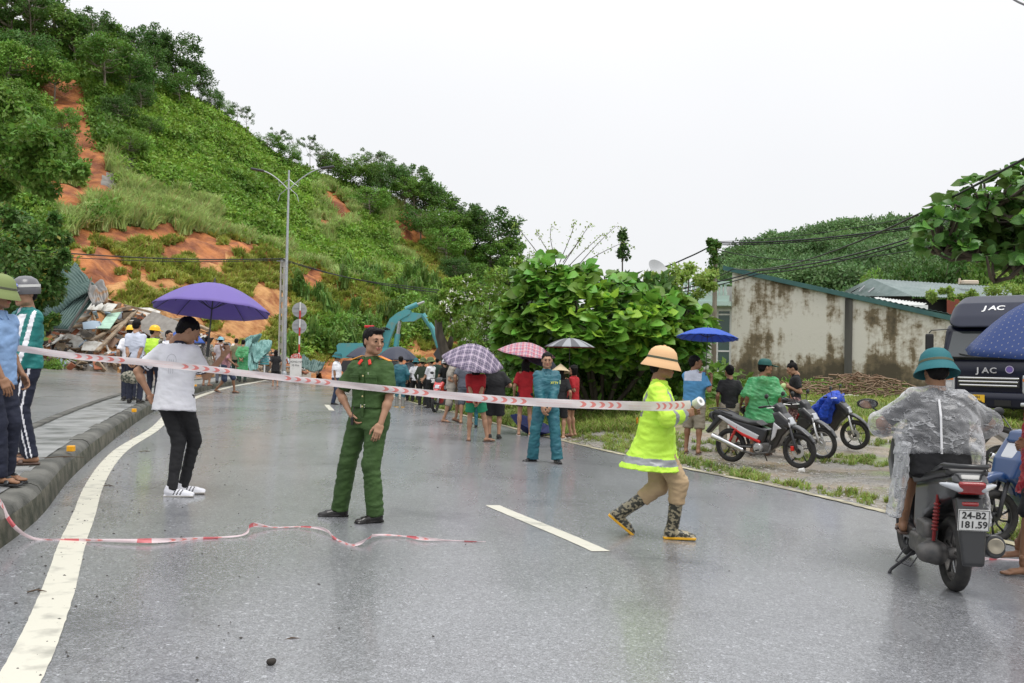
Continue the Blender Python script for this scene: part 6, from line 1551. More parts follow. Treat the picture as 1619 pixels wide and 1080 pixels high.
        if top.get('collar'):
            m = Field(); m.cone(T(-.05, .03, .5), T(-.045, -.055, .485), .016, ax=(0, 0, 1), f=.6).cone(T(.05, .03, .5), T(.045, -.055, .485), .016, ax=(0, 0, 1), f=.6).cone(T(-.05, .03, .5), T(.05, .03, .5), .016, k=.02); m.ell(T(0, .05, .5), (.05, .02, .02), k=.02)
            for sd in (1, -1): m.cone(T(sd*.05, -.04, .49), T(sd*.035, -.1, .44), .016, .01, k=.015, ax=Rt@np.array([0, 1, .4]), f=1.6)
            v, f = m.mesh(.008 if detail else .013); obj('collar', mk_mesh('collar', v, f, [top['collar']]), root)
    # --- headgear
    if hat: headgear(root, hat, hat_mat, hc, Hr, detail)
    Hr = Hr0; ctx.update(root=root, T=T, g=g, s=s, hpos=hpos, neck=neck, Ry=Ry, d=d, K=K); ctx['w'] = lambda p: g+s*(Ry@np.array(p, float))
    return ctx
def headgear(root, hat, hm, hc, Hr, detail):
    def put(m, name, mat, **k): 
        m.V = [rigid(v, hc, Hr) for v in m.V]; return m.build(name, mat, root, smooth='auto')
    m = MB()
    if hat == 'pith':
        n = 32 if detail else 18
        m.lathe([(0, .15), (.035, .148), (.074, .134), (.103, .106), (.119, .064), (.123, .034), (.141, .008), (.164, -.032), (.166, -.04), (.159, -.037), (.117, .012), (.0, .03)], (0, .012, .012), rotm('X', R(6)), n, sx=.92, sy=1.06); put(m, 'hat', hm or PITHG)
        m = MB(); m.lathe([(.1235, .032), (.1255, .034), (.1245, .05), (.1215, .052)], (0, .012, .012), rotm('X', R(6)), n, sx=.92, sy=1.06); put(m, 'hat_band', mm('hat_band', (.09, .1, .06), .7))
        m = MB(); m.lathe([(0, .158), (.012, .156), (.014, .146), (0, .144)], (0, .012, .012), rotm('X', R(6)), 10); put(m, 'hat_button', hm or PITHG)
    elif hat == 'hard':
        m.lathe([(0, .135), (.04, .131), (.08, .108), (.103, .07), (.109, .03), (.112, .02), (.125, .012), (.125, .008), (.1, .014), (0, .014)], (0, .012, .01), None, 24, sx=.9, sy=1.08); m.box((0, -.135, .024), (.06, .03, .004), rotm('X', R(12)), bev=.002); put(m, 'hard_hat', HARD)
    elif hat == 'helmet':
        m.lathe([(0, .145), (.05, .14), (.095, .11), (.12, .06), (.125, .01), (.118, -.02), (.11, -.02), (.0, .0)], (0, .018, .01), None, 28, sx=.9, sy=1.08); m.box((0, -.14, .012), (.07, .04, .005), rotm('X', R(14)), bev=.003); put(m, 'helmet', hm or mm('white_helmet', (.7, .7, .7), .2))
    elif hat == 'cap':
        m.lathe([(0, .125), (.05, .12), (.082, .095), (.094, .06), (.097, .025), (.094, .022), (0, .03)], (0, .02, .01), None, 24, sx=.93, sy=1.1); m.box((0, -.125, .036), (.068, .055, .004), rotm('X', R(10)), bev=.003); put(m, 'cap', hm or mm('teal_cap', (.01, .09, .08), .7))
    elif hat == 'cone':
        m.lathe([(0, .17), (.2, -.0), (.225, -.03), (.222, -.034), (.0, .12)], (0, .01, .02), rotm('X', R(4)), 28); put(m, 'conical_hat', mm('palm_leaf_hat', (.68, .55, .36), .7, col2=(.58, .46, .3), scale=20))
    elif hat == 'cloth':
        m.lathe([(0, .12), (.06, .115), (.092, .085), (.1, .03), (.14, .005), (.142, 0), (.1, .02), (0, .03)], (0, .015, .01), None, 20, sx=.95, sy=1.08); put(m, 'hat', hm or KHA)
def held(name, body_pts, ctx, sd): pass
# ---------------------------------------------------------------- umbrellas
def umbrella(label, apex, rad, axis, mats, ribs=8, depth=.32, shaft_to=None, group='umbrellas held over the crowd', handle=None, cover=None, inner=None, sc_=.055, hmat=None):
    apex = np.array(apex, float); A = unit(np.array(axis, float)); X = unit(np.cross((0, 1, 0), A)); Y = np.cross(A, X); Rm = np.column_stack([X, Y, A])
    e = empty('umbrella', apex, 0, label, 'umbrella', group); h = rad*depth*1.35
    na = ribs*6; nr = 12; V = []; UV = []
    def surf(r, a):
        f = abs(math.sin(a*ribs/2)); rr = r*(1-sc_*f*f*r); z = -h*(1-math.cos(r*1.25))/(1-math.cos(1.25)); z += -.03*rad*f*f*r*math.sin(r*math.pi)
        return np.array([rr*rad*math.cos(a), rr*rad*math.sin(a), z])
    V.append(surf(0, 0)); 
    for j in range(1, nr+1):
        for i in range(na): V.append(surf(j/nr, 2*math.pi*i/na))
    Fs = [(0, 1+i, 1+(i+1) % na) for i in range(na)]+[(1+(j-1)*na+i, 1+j*na+i, 1+j*na+(i+1) % na, 1+(j-1)*na+(i+1) % na) for j in range(1, nr) for i in range(na)]
    Vn = rigid(np.array(V), (0, 0, 0), Rm)
    me = mk_mesh('canopy', Vn, Fs, mats[:1]); uv = me.uv_layers.new(name='fabric'); VV = np.array(V)
    li = np.zeros(len(me.loops), np.int32); me.loops.foreach_get('vertex_index', li); uv.data.foreach_set('uv', (VV[li][:, :2]).astype(np.float32).ravel())
    o = obj('canopy', me, e); md = o.modifiers.new('t', 'SOLIDIFY'); md.thickness = .004; md.offset = 1
    if inner is not None:
        Vi = np.array(V); Vi[:, 2] -= .009; me2 = mk_mesh('lining', rigid(Vi, (0, 0, 0), Rm), Fs, [inner]); obj('lining', me2, e)
    L = (rad*1.35 if shaft_to is None else float(np.linalg.norm(np.array(shaft_to)-apex)))
    m = MB(); m.tube([Rm@np.array([0, 0, .05]), Rm@np.array([0, 0, -L])], .0065, 8); m.build('shaft', DARKM, e, smooth='auto')
    m = MB(); m.tube([Rm@np.array([0, 0, .012]), Rm@np.array([0, 0, .06])], [.012, .005], 8); m.build('tip', DARKM, e)
    m = MB(); m.tube([Rm@np.array([0, 0, -L+.09]), Rm@np.array([0, 0, -L-.07])], [.014, .016], 10); m.build('handle', hmat or BLACKP, e, smooth='auto')
    for i in range(ribs):
        a = 2*math.pi*i/ribs; m = MB(); m.tube([Rm@(surf(t, a)-np.array([0, 0, .014])) for t in np.linspace(.02, .99, 9)], .0032, 5); o = m.build('rib', DARKM, e)
        m = MB(); m.tube([Rm@(surf(.5, a)-np.array([0, 0, .016])), Rm@np.array([0, 0, -h*.95])], .0028, 5); m.build('stretcher', DARKM, e)
    return e
def fabric(name, col, pattern=None, trans=.25, rough=.55):
    m = bpy.data.materials.new(name); m.use_nodes = True; N = m.node_tree.nodes; L = m.node_tree.links; b = N['Principled BSDF']; b.inputs['Roughness'].default_value = rough
    b.inputs['Base Color'].default_value = (*col, 1); last = None
    uv = N.new('ShaderNodeUVMap'); uv.uv_map = 'fabric'; sp = N.new('ShaderNodeSeparateXYZ'); L.new(uv.outputs[0], sp.inputs[0])
    def mt(op, a, c=None):
        x = N.new('ShaderNodeMath'); x.operation = op
        for i, q in enumerate((a, c)):
            if q is None: continue
            if isinstance(q, (int, float)): x.inputs[i].default_value = q
            else: L.new(q, x.inputs[i])
        return x.outputs[0]
    def band(ax, per, w, off=0.): 
        f = mt('FRACT', mt('ADD', mt('MULTIPLY', sp.outputs[ax], 1/per), off)); return mt('LESS_THAN', f, w)
    def over(base, fac, c2, k=1.):
        mx = N.new('ShaderNodeMixRGB'); L.new(mt('MULTIPLY', fac, k), mx.inputs[0])
        if isinstance(base, tuple): mx.inputs[1].default_value = (*base, 1)
        else: L.new(base, mx.inputs[1])
        mx.inputs[2].default_value = (*c2, 1); return mx.outputs[0]
    if pattern == 'plaid_dark':
        last = over(col, band(0, .13, .45), (.06, .045, .1), .6); last = over(last, band(1, .13, .45), (.05, .04, .09), .6)
        for ax in (0, 1): last = over(last, band(ax, .13, .07, .3), (.7, .6, .68), .8); last = over(last, band(ax, .13, .04, .75), (.6, .5, .6), .6)
    if pattern == 'plaid_red':
        last = over(col, band(0, .12, .4), (.6, .12, .2), .6); last = over(last, band(1, .12, .4), (.55, .1, .18), .6)
        for ax in (0, 1): last = over(last, band(ax, .12, .1, .25), (.15, .16, .35), .75); last = over(last, band(ax, .12, .06, .6), (.8, .75, .72), .8)
    if pattern == 'dots':
        fx = mt('SUBTRACT', mt('FRACT', mt('MULTIPLY', mt('ADD', sp.outputs[0], sp.outputs[1]), 17)), .5); fy = mt('SUBTRACT', mt('FRACT', mt('MULTIPLY', mt('SUBTRACT', sp.outputs[0], sp.outputs[1]), 17)), .5)
        last = over(col, mt('LESS_THAN', mt('ADD', mt('MULTIPLY', fx, fx), mt('MULTIPLY', fy, fy)), .012), (.5, .48, .4), .5)
    if pattern == 'wedge':
        at = mt('ARCTAN2', sp.outputs[1], sp.outputs[0]); last = over(col, mt('LESS_THAN', mt('FRACT', mt('MULTIPLY', at, 4/math.pi)), .5), (.09, .09, .1), 1.)
    if last is not None: L.new(last, b.inputs['Base Color'])
    tr = N.new('ShaderNodeBsdfTranslucent'); ms = N.new('ShaderNodeMixShader'); ms.inputs[0].default_value = trans
    if last is not None: L.new(last, tr.inputs['Color'])
    else: tr.inputs['Color'].default_value = (*col, 1)
    L.new(b.outputs[0], ms.inputs[1]); L.new(tr.outputs[0], ms.inputs[2]); L.new(ms.outputs[0], N['Material Output'].inputs['Surface']); return m
# ---------------------------------------------------------------- the people in the photograph
def small(root, name, mat, c, h, bev=.003, Rm=None):
    m = MB(); m.box(c, h, Rm, bev=bev); return m.build(name, mat, root)
# officer in green
c = person('policeman in green short sleeved uniform standing mid-road looking aside', 575, 822, 517, -22, dict(mat=POL, sleeve=.86, sr=1.15, fit=1.02, hem=.055, collar=POL, fold=.012),
    dict(mat=POL, loose=1.16, cuff=.068, fold=.013, belt=True, waist=.085), feet='shoe', hair='side', res=.0105, head=(38, 4), tx=.03, rf=(534, .1, -70), lf=(596, -.12, -50), lh=(603, 668, -.2), le=(1, .5, 0), rh=(551, 655, -.02), re=(-1, .6, 0), lp=(-.2, 1, -.2), seed=2, extra=.0)
rt, T, Rt = c['root'], c['T'], c['Rt']
for z in (.43, .34, .25, .16, .07): 
    m = MB(); m.lathe([(0, .004), (.008, .003), (.008, 0), (0, 0)], T(.004, -.134+.004*(z > .4), z), Rt@rotm('X', R(90)), 10); m.build('button', GOLDB, rt)
EPA = mm('gold_epaulette', (.8, .35, .04), .45); EPR = mm('red_patch', (.7, .03, .015), .5)
for sd in (1, -1):
    Re = Rt@rotm('Y', R(sd*20)); o = small(rt, 'epaulette', EPA, T(sd*.14, .005, .497), (.062, .028, .005), Rm=Re)
    small(o, 'stripe', EPR, T(sd*.14, .005, .5015), (.058, .007, .003), Rm=Re)
    small(rt, 'collar_patch', EPR, T(sd*.047, -.098, .462), (.013, .007, .027), Rm=Rt@rotm('Y', R(sd*-28))@rotm('X', R(-25)))
    small(rt, 'breast_pocket', POL, T(sd*.085, -.128, .29), (.05, .006, .055), Rm=Rt@rotm('Z', R(sd*14)), bev=.004); small(rt, 'pocket_flap', POL, T(sd*.085, -.134, .338), (.052, .006, .016), Rm=Rt@rotm('Z', R(sd*14)))
small(rt, 'pen', BUCK, T(.06, -.142, .345), (.003, .003, .025)); small(rt, 'placket', POL, T(.004, -.131, .22), (.012, .005, .24))
m = MB(); m.tube([T(-.08, -.13, .07), T(-.085, -.15, .02), T(-.08, -.14, -.04)], .004, 5); m.box(T(-.085, -.15, -.06), (.012, .008, .035), bev=.003); m.build('keys', BLACKP, rt)
# traffic policeman in the lime coat
CAMO = M('camouflage_rubber', (.03, .03, .02), .35, col2=(.3, .26, .17), scale=26, lo=.5, hi=.53, detail=2, stretch=(1, 1, 1.6))
def fn_lime(q, p, ctx):
    i = np.zeros(len(p), int); i[(q[:, 2] > -.235) & (q[:, 2] < -.175)] = 1
    for sd in (1, -1):
        a, e_, w = ctx['arms'][sd]
        for A, B, ts in ((e_, w, (.18, .72)), (a, e_, ())):
            n = B-A; L = np.linalg.norm(n); t = ((p-A)@n)/(L*L); r = np.linalg.norm(p-A-t[:, None]*n, axis=1)
            for t0 in ts: i[(np.abs(t-t0) < .1) & (r < .1)] = 1
        i[(np.abs(q[:, 0]-sd*(.105)) < .02) & (q[:, 2] > .22) & (np.abs(q[:, 1]) > .02)] = 1
    i[(np.abs(q[:, 2]-.2) < .02) & (np.abs(q[:, 0]) < .14)] = 1
    return i
c = person('traffic policeman in a lime reflective coat, tan sun helmet and camouflage boots pulling the tape', 1038, 850, 538, 78, dict(mat=[LIME, REFL], sleeve=1.84, sr=1.45, fit=1.2, hem=-.285, flare=1.42, deep=1.32, fn=fn_lime, fold=.014, collar=LIME, name='coat'),
    dict(mat=TAN, loose=1.22, fold=.014), feet='boot', hat='pith', hat_mat=PITHY, res=.0105, head=(84, 2), lean=3, rf=(1062, -.05, 84), lf=(984, .12, 80, .10, 38), hip=.9, rh=(1078, 652, -.14), lh=(1092, 652, .12), re=(-.3, -.8, -.8), le=(-.4, .6, -.8), rp=(-.2, 1, 0), lp=(-.1, -1, 0),
    hands=('grip', 'grip'), shoe_mat=CAMO, seed=6, tx=-.02, skin=SKIND)
LIMEC = c; rt, T, Rt = c['root'], c['T'], c['Rt']
for z in (.46, .34, .2, .05): m = MB(); m.lathe([(0, .004), (.007, .003), (.007, 0), (0, 0)], T(.02, -.155-.03*(z < .3), z), Rt@rotm('X', R(90)), 8); m.build('snap_button', BLACKP, rt)
small(rt, 'coat_pocket', LIME, T(-.16, -.1, -.02), (.07, .012, .06), Rm=Rt@rotm('Z', R(-55)))
m = MB(); m.tube([c['hc']+c['Hr']@np.array(p) for p in ((-.078, -.01, .005), (-.062, -.085, .004), (-.02, -.106, .002), (.02, -.106, .002), (.062, -.085, .004))], .0018, 5)
for s_ in (-1, 1): m.lathe([(.016, 0), (.0172, .001), (.016, .002)], c['hc']+c['Hr']@np.array([s_*.031, -.106, -.003]), c['Hr']@rotm('X', R(90)), 14)
m.build('glasses', BUCK, rt)
o_ = text_obj('back_lettering', 'CSGT', .075, mm('orange_print', (.75, .22, .01), .5), rt, frame_m(T(.02, .178, .13), Rt@np.array([-1, 0, 0]), Rt@np.array([0, .12, 1]), Rt@np.array([0, 1, -.12])), .002, True)
# tape roll
hp_ = c['w'](c['hpos'][1]); e = obj('tape_roll', (lambda m: mk_mesh('tape_roll', np.concatenate(m.V), m.F, [WHITE], None, False))(MB().lathe([(.022, -.042), (.05, -.042), (.052, -.04), (.052, .04), (.05, .042), (.022, .042), (.02, .0), (.022, -.042)], n=28)), loc=P(1104, 637, LIMEC['d']-.02), rot=(R(62), R(10), R(30))); setp(e, 'white roll of barrier tape held in the policeman\'s raised hand', 'tape roll'); e.scale = (.8,)*3
# white t-shirt man with purple umbrella
def fn_trim(q, p, ctx):
    i = np.zeros(len(p), int)
    for sd in (1, -1):
        a, e_, w = ctx['arms'][sd]; n = e_-a; L = np.linalg.norm(n); t = ((p-a)@n)/(L*L); r = np.linalg.norm(p-a-t[:, None]*n, axis=1); i[(t > .66) & (t < .95) & (r < .085)] = 1; i[(t > .7) & (t < .74) & (r < .09)] = 0
    i[q[:, 2] > .49] = 1
    return i
c = person('young man seen from behind in a white t-shirt with navy trim and black trousers', 272, 783, 497, 178, dict(mat=[WHT, NAVY], sleeve=.8, sr=1.1, fit=1.02, hem=-.14, flare=1.15, fn=fn_trim, fold=.008),
    dict(mat=BLK, loose=.93, cuff=.05, fold=.009), feet='sneaker', res=.0105, head=(118, 30), extra=-.03, rf=(284, .1, 108), lf=(278, -.1, 96), rh=(339, 563, .14), re=(.3, .6, -1), lh=(233, 625, -.02), le=(-1, -.1, 0), lp=(1, -.5, 0), rp=(-1, .2, .2),
    hands=('grip', 'grip'), seed=9, tx=-.0, lean=6, hip=.925)
WT = c
m = MB(); hpp = c['hpos'][1]; m.box(hpp+np.array([0, 0, -.02]), (.004, .036, .07), bev=.003); m.build('phone', BLACKP, c['root'])
# faint ring print on his back
m = MB(); T, Rt = c['T'], c['Rt']
m.tube([T(.045*math.cos(a), .139-.1*(.045*math.cos(a))**2, .32+.06*math.sin(a)) for a in np.linspace(0, 6.283, 25)], .0016, 4)
for x in (-.02, 0, .02): m.tube([T(x, .139, .2), T(x, .14, .33)], .0016, 4)
m.build('back_print', mm('faint_print', (.4, .4, .42), .7), c['root'])
PUR = fabric('purple_fabric', (.22, .16, .5), None, .3)
hw = c['w'](c['hpos'][-1])
umbrella('open purple umbrella held by the young man in white on the left', P(339, 449, WT['d']+.05), .535, (.03, .13, 1), [PUR], 10, .35, shaft_to=P(341, 553, WT['d']+.02))
# student in teal jacket
TJ = cloth('teal_track_jacket', (.01, .17, .16), .5, col2=(.012, .21, .2), bump=.5)
def fn_track(q, p, ctx):
    i = np.zeros(len(p), int); i[(np.abs(q[:, 0]) < .15) & (q[:, 1] < -.04) & (q[:, 2] > .24) & (q[:, 2] < .45)] = 1
    i[(np.abs(q[:, 0]) < .15) & (q[:, 1] < -.04) & (q[:, 2] > .17) & (q[:, 2] < .24) & ((q[:, 2] % .03) < .013)] = 1
    i[(np.abs(q[:, 0]) < .032) & (q[:, 1] < -.04) & (q[:, 2] > .25)] = 2
    a, e_, w = ctx['arms'][1]
    for A, B in ((a, e_), (e_, w)):
        n = B-A; L = np.linalg.norm(n); t = ((p-A)@n)/(L*L); v = p-A-t[:, None]*n; r = np.linalg.norm(v, axis=1); sd_ = v@unit(np.array([.75, -.66, 0])); i[(t > -.2) & (t < 1.05) & (r < .1) & (sd_/(r+1e-6) > .95)] = 1
    return i
def fn_side(c, ctx):
    i = np.zeros(len(c), int)
    for sd in (1,):
        Hj, kn, An = ctx['legs'][sd]
        for A, B in ((Hj, kn), (kn, An)):
            n = B-A; t = ((c-A)@n)/(n@n); v = c-A-t[:, None]*n; r = np.linalg.norm(v, axis=1)+1e-6; x = (v@unit(np.array([.8, -.6, 0])))/r; i[(t > -.1) & (t < 1.1) & (x > .93) & (x < .985)] = 1
    return i
c = person('student in a teal and white track jacket with goggles on his helmet', 34, 732, 434, -38, dict(mat=[TJ, WHT, PALEB], sleeve=1.9, sr=1.3, fit=1.14, hem=-.06, fn=fn_track, fold=.014, collar=TJ, name='jacket'),
    dict(mat=[NAVY, WHT], loose=1.1, fn=fn_side), feet='sandal', hat='helmet', hat_mat=mm('grey_helmet', (.13, .13, .14), .25), res=.0112, head=(-22, 6), raise_=ME, rf=(24, .22, -60), lf=(52, -.05, -70), lh=(36, 590, -.17), le=(1, .1, -.1), rh=(8, 600, -.1), re=(-1, .3, 0), seed=12)
m = MB(); m.lathe([(0, .012), (.028, .01), (.033, 0), (.0, -.002)], c['hc']+c['Hr']@np.array([0, -.122, .07]), c['Hr']@rotm('X', R(72)), 20, sx=1.9); m.build('goggles', mm('blue_goggle_lens', (.08, .12, .55), .1), c['root'], smooth='auto')
m = MB(); m.lathe([(.9, .07), (1, .072), (1, .095), (.9, .096)], c['hc']+c['Hr']@np.array([0, .018, -.015]), c['Hr'], 28, sx=.118, sy=.136); m.build('goggle_strap', WHITE, c['root'])
c = person('man in light blue shirt and olive sun helmet at the left edge facing the student', -14, 765, 431, 72, dict(mat=SKY_, sleeve=.8, sr=1.2, fit=1.1, hem=-.12, collar=SKY_, fold=.012), dict(mat=NAVY, loose=1.05), feet='sandal', hat='pith', hat_mat=mm('olive_pith_felt', (.2, .25, .09), .8), res=.0112, head=(82, 4),
    raise_=ME, rf=(4, -.05, 88), lf=(-4, .14, 80), rh=(19, 598, -.2), re=(-.2, -.7, -.3), rp=(-.6, .6, 0), seed=14, skin=SKIND, shoe_mat=BLACKP)
# three men on the median
person('man in pale shirt with hands clasped behind his back on the median', 212, 637, 505, 185, dict(mat=PALEB, sleeve=.8, fit=1.04, hem=-.08, collar=PALEB), dict(mat=NAVY, loose=1.02), feet='shoe', res=.016, raise_=ME, rh=(217, 583, -.18), lh=(208, 583, -.2), re=(1, -.1, 0), le=(-1, -.1, 0), seed=21)
def fn_vest(q, p, ctx):
    i = np.ones(len(p), int); i[(np.abs(q[:, 0]) < .17) & (q[:, 2] < .49)] = 0; return i
CAMS = mm('camouflage_cloth', (.06, .07, .05), .8, col2=(.3, .28, .22), scale=22, lo=.48, hi=.52)
person('man in a yellow hard hat and lime vest standing on the median', 240, 634, 512, 170, dict(mat=[LIME, CAMS], sleeve=.85, fit=1.05, hem=-.06, fn=fn_vest), dict(mat=NAVY), feet='shoe', shoe_mat=SAND, hat='hard', res=.016, raise_=ME, head=(120, 5), rh=(250, 588, .1), seed=22)
person('man in a yellow hard hat half hidden behind the man in pale shirt', 203, 633, 512, 200, dict(mat=WHT, sleeve=.8, hem=-.08), dict(mat=NAVY), feet='shoe', hat='hard', res=.018, raise_=ME, seed=23)
b = None
o = empty('backpack', G(208, 612)[0], 0, 'camouflage bag hanging at the waist of the man in pale shirt', 'bag')
o.location = P(203, 596, project(PEOPLE[-3].location)[2]-.28); F_ = Field(); F_.ell((0, 0, 0), (.16, .08, .13)).ell((.1, 0, -.06), (.1, .06, .08), k=.03); v, f = F_.mesh(.02); v = folds(v, f, .015, 3); obj('bag_body', mk_mesh('bag_body', v, f, [CAMS]), o)
m = MB(); m.tube([(-.1, 0, .08), (-.06, .0, .3), (.02, .05, .5)], .012, 5); m.build('strap', BLACKP, o)
person('man half hidden behind the umbrella holder, only his hair and white collar showing', 264, 628, 522, 160, dict(mat=WHT, sleeve=.8), dict(mat=NAVY), feet='shoe', res=.02, raise_=ME, head=(60, 5), seed=24)
person('person in a mottled shirt standing behind the raised umbrella hand', 326, 610, 531, 175, dict(mat=mm('mottled_shirt', (.35, .3, .28), .8, col2=(.1, .12, .08), scale=24, lo=.47, hi=.53), sleeve=.8), dict(mat=KHA, len=.5), feet='sandal', res=.02, raise_=ME, group=None, seed=25, skin=SKIND)
person('man in a pink striped shirt and denim shorts walking with a bottle', 356, 621, 541, 70, dict(mat=mm('pink_striped_shirt', (.5, .25, .26), .8, col2=(.28, .14, .17), scale=30), sleeve=.85, hem=-.08), dict(mat=JEAN, len=.56, loose=1.1), feet='sandal', res=.018, head=(75, 0), rf=(344, -.1, 80, .04, 15), lf=(369, .1, 75), hip=.9,
       rh=(372, 576, -.15), re=(-.3, -.3, -1), lh=(363, 560, .05), le=(-.3, .3, -1), seed=26, skin=SKIND)
person('man in a khaki shirt standing left of the green poncho', 372, 602, 535, 185, dict(mat=cloth('khaki_shirt', (.22, .21, .12)), sleeve=.85), dict(mat=DGR), res=.024, raise_=ME, seed=27)
person('person in a light blue hat and grey clothes behind the pink shirt man', 347, 606, 533, 180, dict(mat=cloth('grey_shirt', (.5, .45, .47)), sleeve=.85), dict(mat=GREYT), hat='cloth', hat_mat=mm('pale_blue_hat', (.25, .5, .6), .7), res=.024, raise_=ME, seed=28)
PONG = M('green_plastic_poncho', (.1, .55, .22), .25, trans=.45, alpha=.8, bump=.6, bscale=16, bdist=.03, col2=(.2, .65, .3), scale=8)
person('person in a green plastic poncho standing by the wrecked roof sheets', 383, 604, 537, 185, dict(mat=PONG, sleeve=1.7, sr=1.5, fit=1.25, hem=-.55, flare=1.15, fold=.03, name='poncho'), dict(mat=DGR), res=.022, raise_=ME, rh=(384, 568, -.2), lh=(381, 568, -.2), re=(1, 0, 0), le=(-1, 0, 0), seed=29)
person('woman in black clothes with tied hair standing by the lamp post', 435, 611, 553, 195, dict(mat=BLK, sleeve=.85, hem=-.25, flare=1.1), dict(mat=BLK, len=.62, loose=1.15), feet='sandal', hair='long', res=.022, shoe_mat=SAND, seed=30)
person('man in white shirt, jeans and dark teal helmet hat standing alone with hand on hip', 531, 640, 556, 78, dict(mat=WHT, sleeve=.75, hem=-.05, fit=1.1), dict(mat=JEAN, loose=1.1), hat='pith', hat_mat=PITHT, res=.018, head=(95, 5), rf=(527, -.08, 75), lf=(540, .08, 70), rh=(531, 603, -.2), re=(-.8, -.6, 0), seed=31, skin=SKIND, chub=1.1)
# the crowd: (label, u, vf, vh, yaw, top mat, bottom mat, kw)
GC = 'onlookers standing on the road'
CR = [
 ('man in pale blue shirt with his back turned in the far middle of the crowd', 612, 636, 573, 185, cloth('pale_blue_shirt', (.4, .5, .7)), NAVY, dict()),
 ('man in a navy helmet beside the pale blue shirt', 596, 634, 574, 190, NAVY, NAVY, dict(hat='helmet', hat_mat=mm('navy_helmet', (.03, .04, .09), .3))),
 ('man seen from behind in a dark teal jacket and rubber boots', 632, 644, 563, 190, TEALJ, TEALJ, dict(feet='boot', sleeve=1.85, sr=1.2, fit=1.15, res=.018, shoe_mat=mm('grey_rubber', (.2, .2, .18), .3))),
 ('man in a pale shirt and khaki field hat behind the teal jacket man', 648, 634, 561, 185, PALEB, BLK, dict(hat='cloth', hat_mat=mm('khaki_felt', (.22, .2, .12), .8))),
 ('man in white shirt with teal sun helmet in the middle of the crowd', 656, 636, 566, 175, WHT, BLK, dict(hat='pith', hat_mat=PITHT)),
 ('man in dark green uniform and green sun helmet facing right in the crowd', 667, 641, 565, 160, cloth('dark_olive', (.03, .045, .025)), BLK, dict(hat='pith', hat_mat=PITHG, sleeve=1.8)),
 ('man in white shirt and black trousers holding papers in the crowd', 680, 645, 564, 235, WHT, BLK, dict(hat='pith', hat_mat=PITHG, res=.018, rh=(668, 600, -.1), lh=(667, 602, .1))),
 ('man with a white helmet in the crowd behind the red motorbike', 702, 641, 567, 200, BLK, BLK, dict(hat='helmet', sleeve=.8)),
 ('man with bare head at the back of the crowd', 690, 630, 566, 190, DGR, BLK, dict()),
 ('person in the back row with a reddish cap', 643, 628, 565, 180, cloth('brown_jacket', (.2, .1, .07)), BLK, dict(hat='cap', hat_mat=mm('reddish_cap', (.4, .2, .15), .7))),
 ('man in grey t-shirt and grey shorts turned away from the camera', 735, 670, 556, 172, GREYT, cloth('grey_shorts', (.15, .17, .2)), dict(len=.55, feet='sandal', sleeve=.8, res=.016, fit=1.1, rh=(722, 602, .05), chub=1.05)),
 ('man in beige t-shirt and shorts looking back over his shoulder', 713, 668, 562, 95, BEIGE, BEIGE, dict(len=.58, feet='sandal', sleeve=.7, res=.015, head=(12, 4), rf=(702, -.08, 60), lf=(720, .1, 90, .03, 20), rh=(722, 607, -.1), fit=1.15)),
]
for i, (lab, u, vf, vh, yaw, tm_, bm_, kw) in enumerate(CR):
    kw = dict(kw); tk = {k: kw.pop(k) for k in ('sleeve', 'sr', 'fit') if k in kw}; ln = kw.pop('len', 1.); kw.setdefault('res', .022); tk.setdefault('sleeve', .8)
    person(lab, u, vf, vh, yaw, dict(mat=tm_, hem=-.08, **tk), dict(mat=bm_, len=ln, loose=1.06), seed=40+i, group=GC, **kw)
person('woman in red t-shirt and green shorts with hands behind her back under the plaid umbrella', 750, 698, 571, 180, dict(mat=RED, sleeve=.8, sr=1.15, fit=1.05, hem=-.13), dict(mat=[GREENS], len=.36, loose=1.1), feet='sandal', hair='long', res=.0135, extra=-.02, rh=(756, 636, -.2), lh=(748, 636, -.22), re=(1, -.2, 0), le=(-1, -.2, 0), seed=60, group=GC,
       rf=(770, .02, 120), lf=(741, .0, 185), chub=1.08)
pd = project(PEOPLE[-1].location)[2]
person('large man in black t-shirt and shorts under the purple plaid umbrella', 781, 694, 566, 182, dict(mat=BLK, sleeve=.85, sr=1.2, fit=1.2, hem=-.1), dict(mat=BLK, len=.5, loose=1.15), feet='shoe', res=.016, seed=61, group=GC, chub=1.12, rh=(800, 610, .2))
person('child in dark teal trousers half hidden behind the woman in red', 748, 676, 600, 185, dict(mat=NAVY), dict(mat=TEALJ), res=.022, seed=62, group=GC)
person('woman in red t-shirt with a bag strap across her back under the pink umbrella', 829, 689, 568, 182, dict(mat=RED, sleeve=.8, sr=1.1, hem=-.14, fit=1.05), dict(mat=BLK, len=.3, loose=1.05), feet='sandal', shoe_mat=SOLE, hair='long', res=.015, rh=(826, 590, .2), rf=(838, 0, 175), lf=(820, 0, 185), seed=63, group=GC)
T, Rt = CTX_ = (None, None)
person('woman in a conical straw hat hidden behind the teal uniformed man', 884, 694, 576, 175, dict(mat=BLK, sleeve=.8), dict(mat=BLK, len=.5), feet='sandal', shoe_mat=SOLE, hat='cone', hair='long', res=.018, extra=.05, seed=64, group=GC)
c = person('woman in red t-shirt standing in profile on the right under the grey umbrella', 905, 690, 577, -120, dict(mat=RED, sleeve=.8, hem=-.1, fit=1.05), dict(mat=BLK, len=.34), feet='sandal', hair='bob', res=.0145, rh=(893, 617, .1), lh=(896, 606, -.1), le=(.6, -.4, -1), head=(-95, 2), seed=65, group=GC)
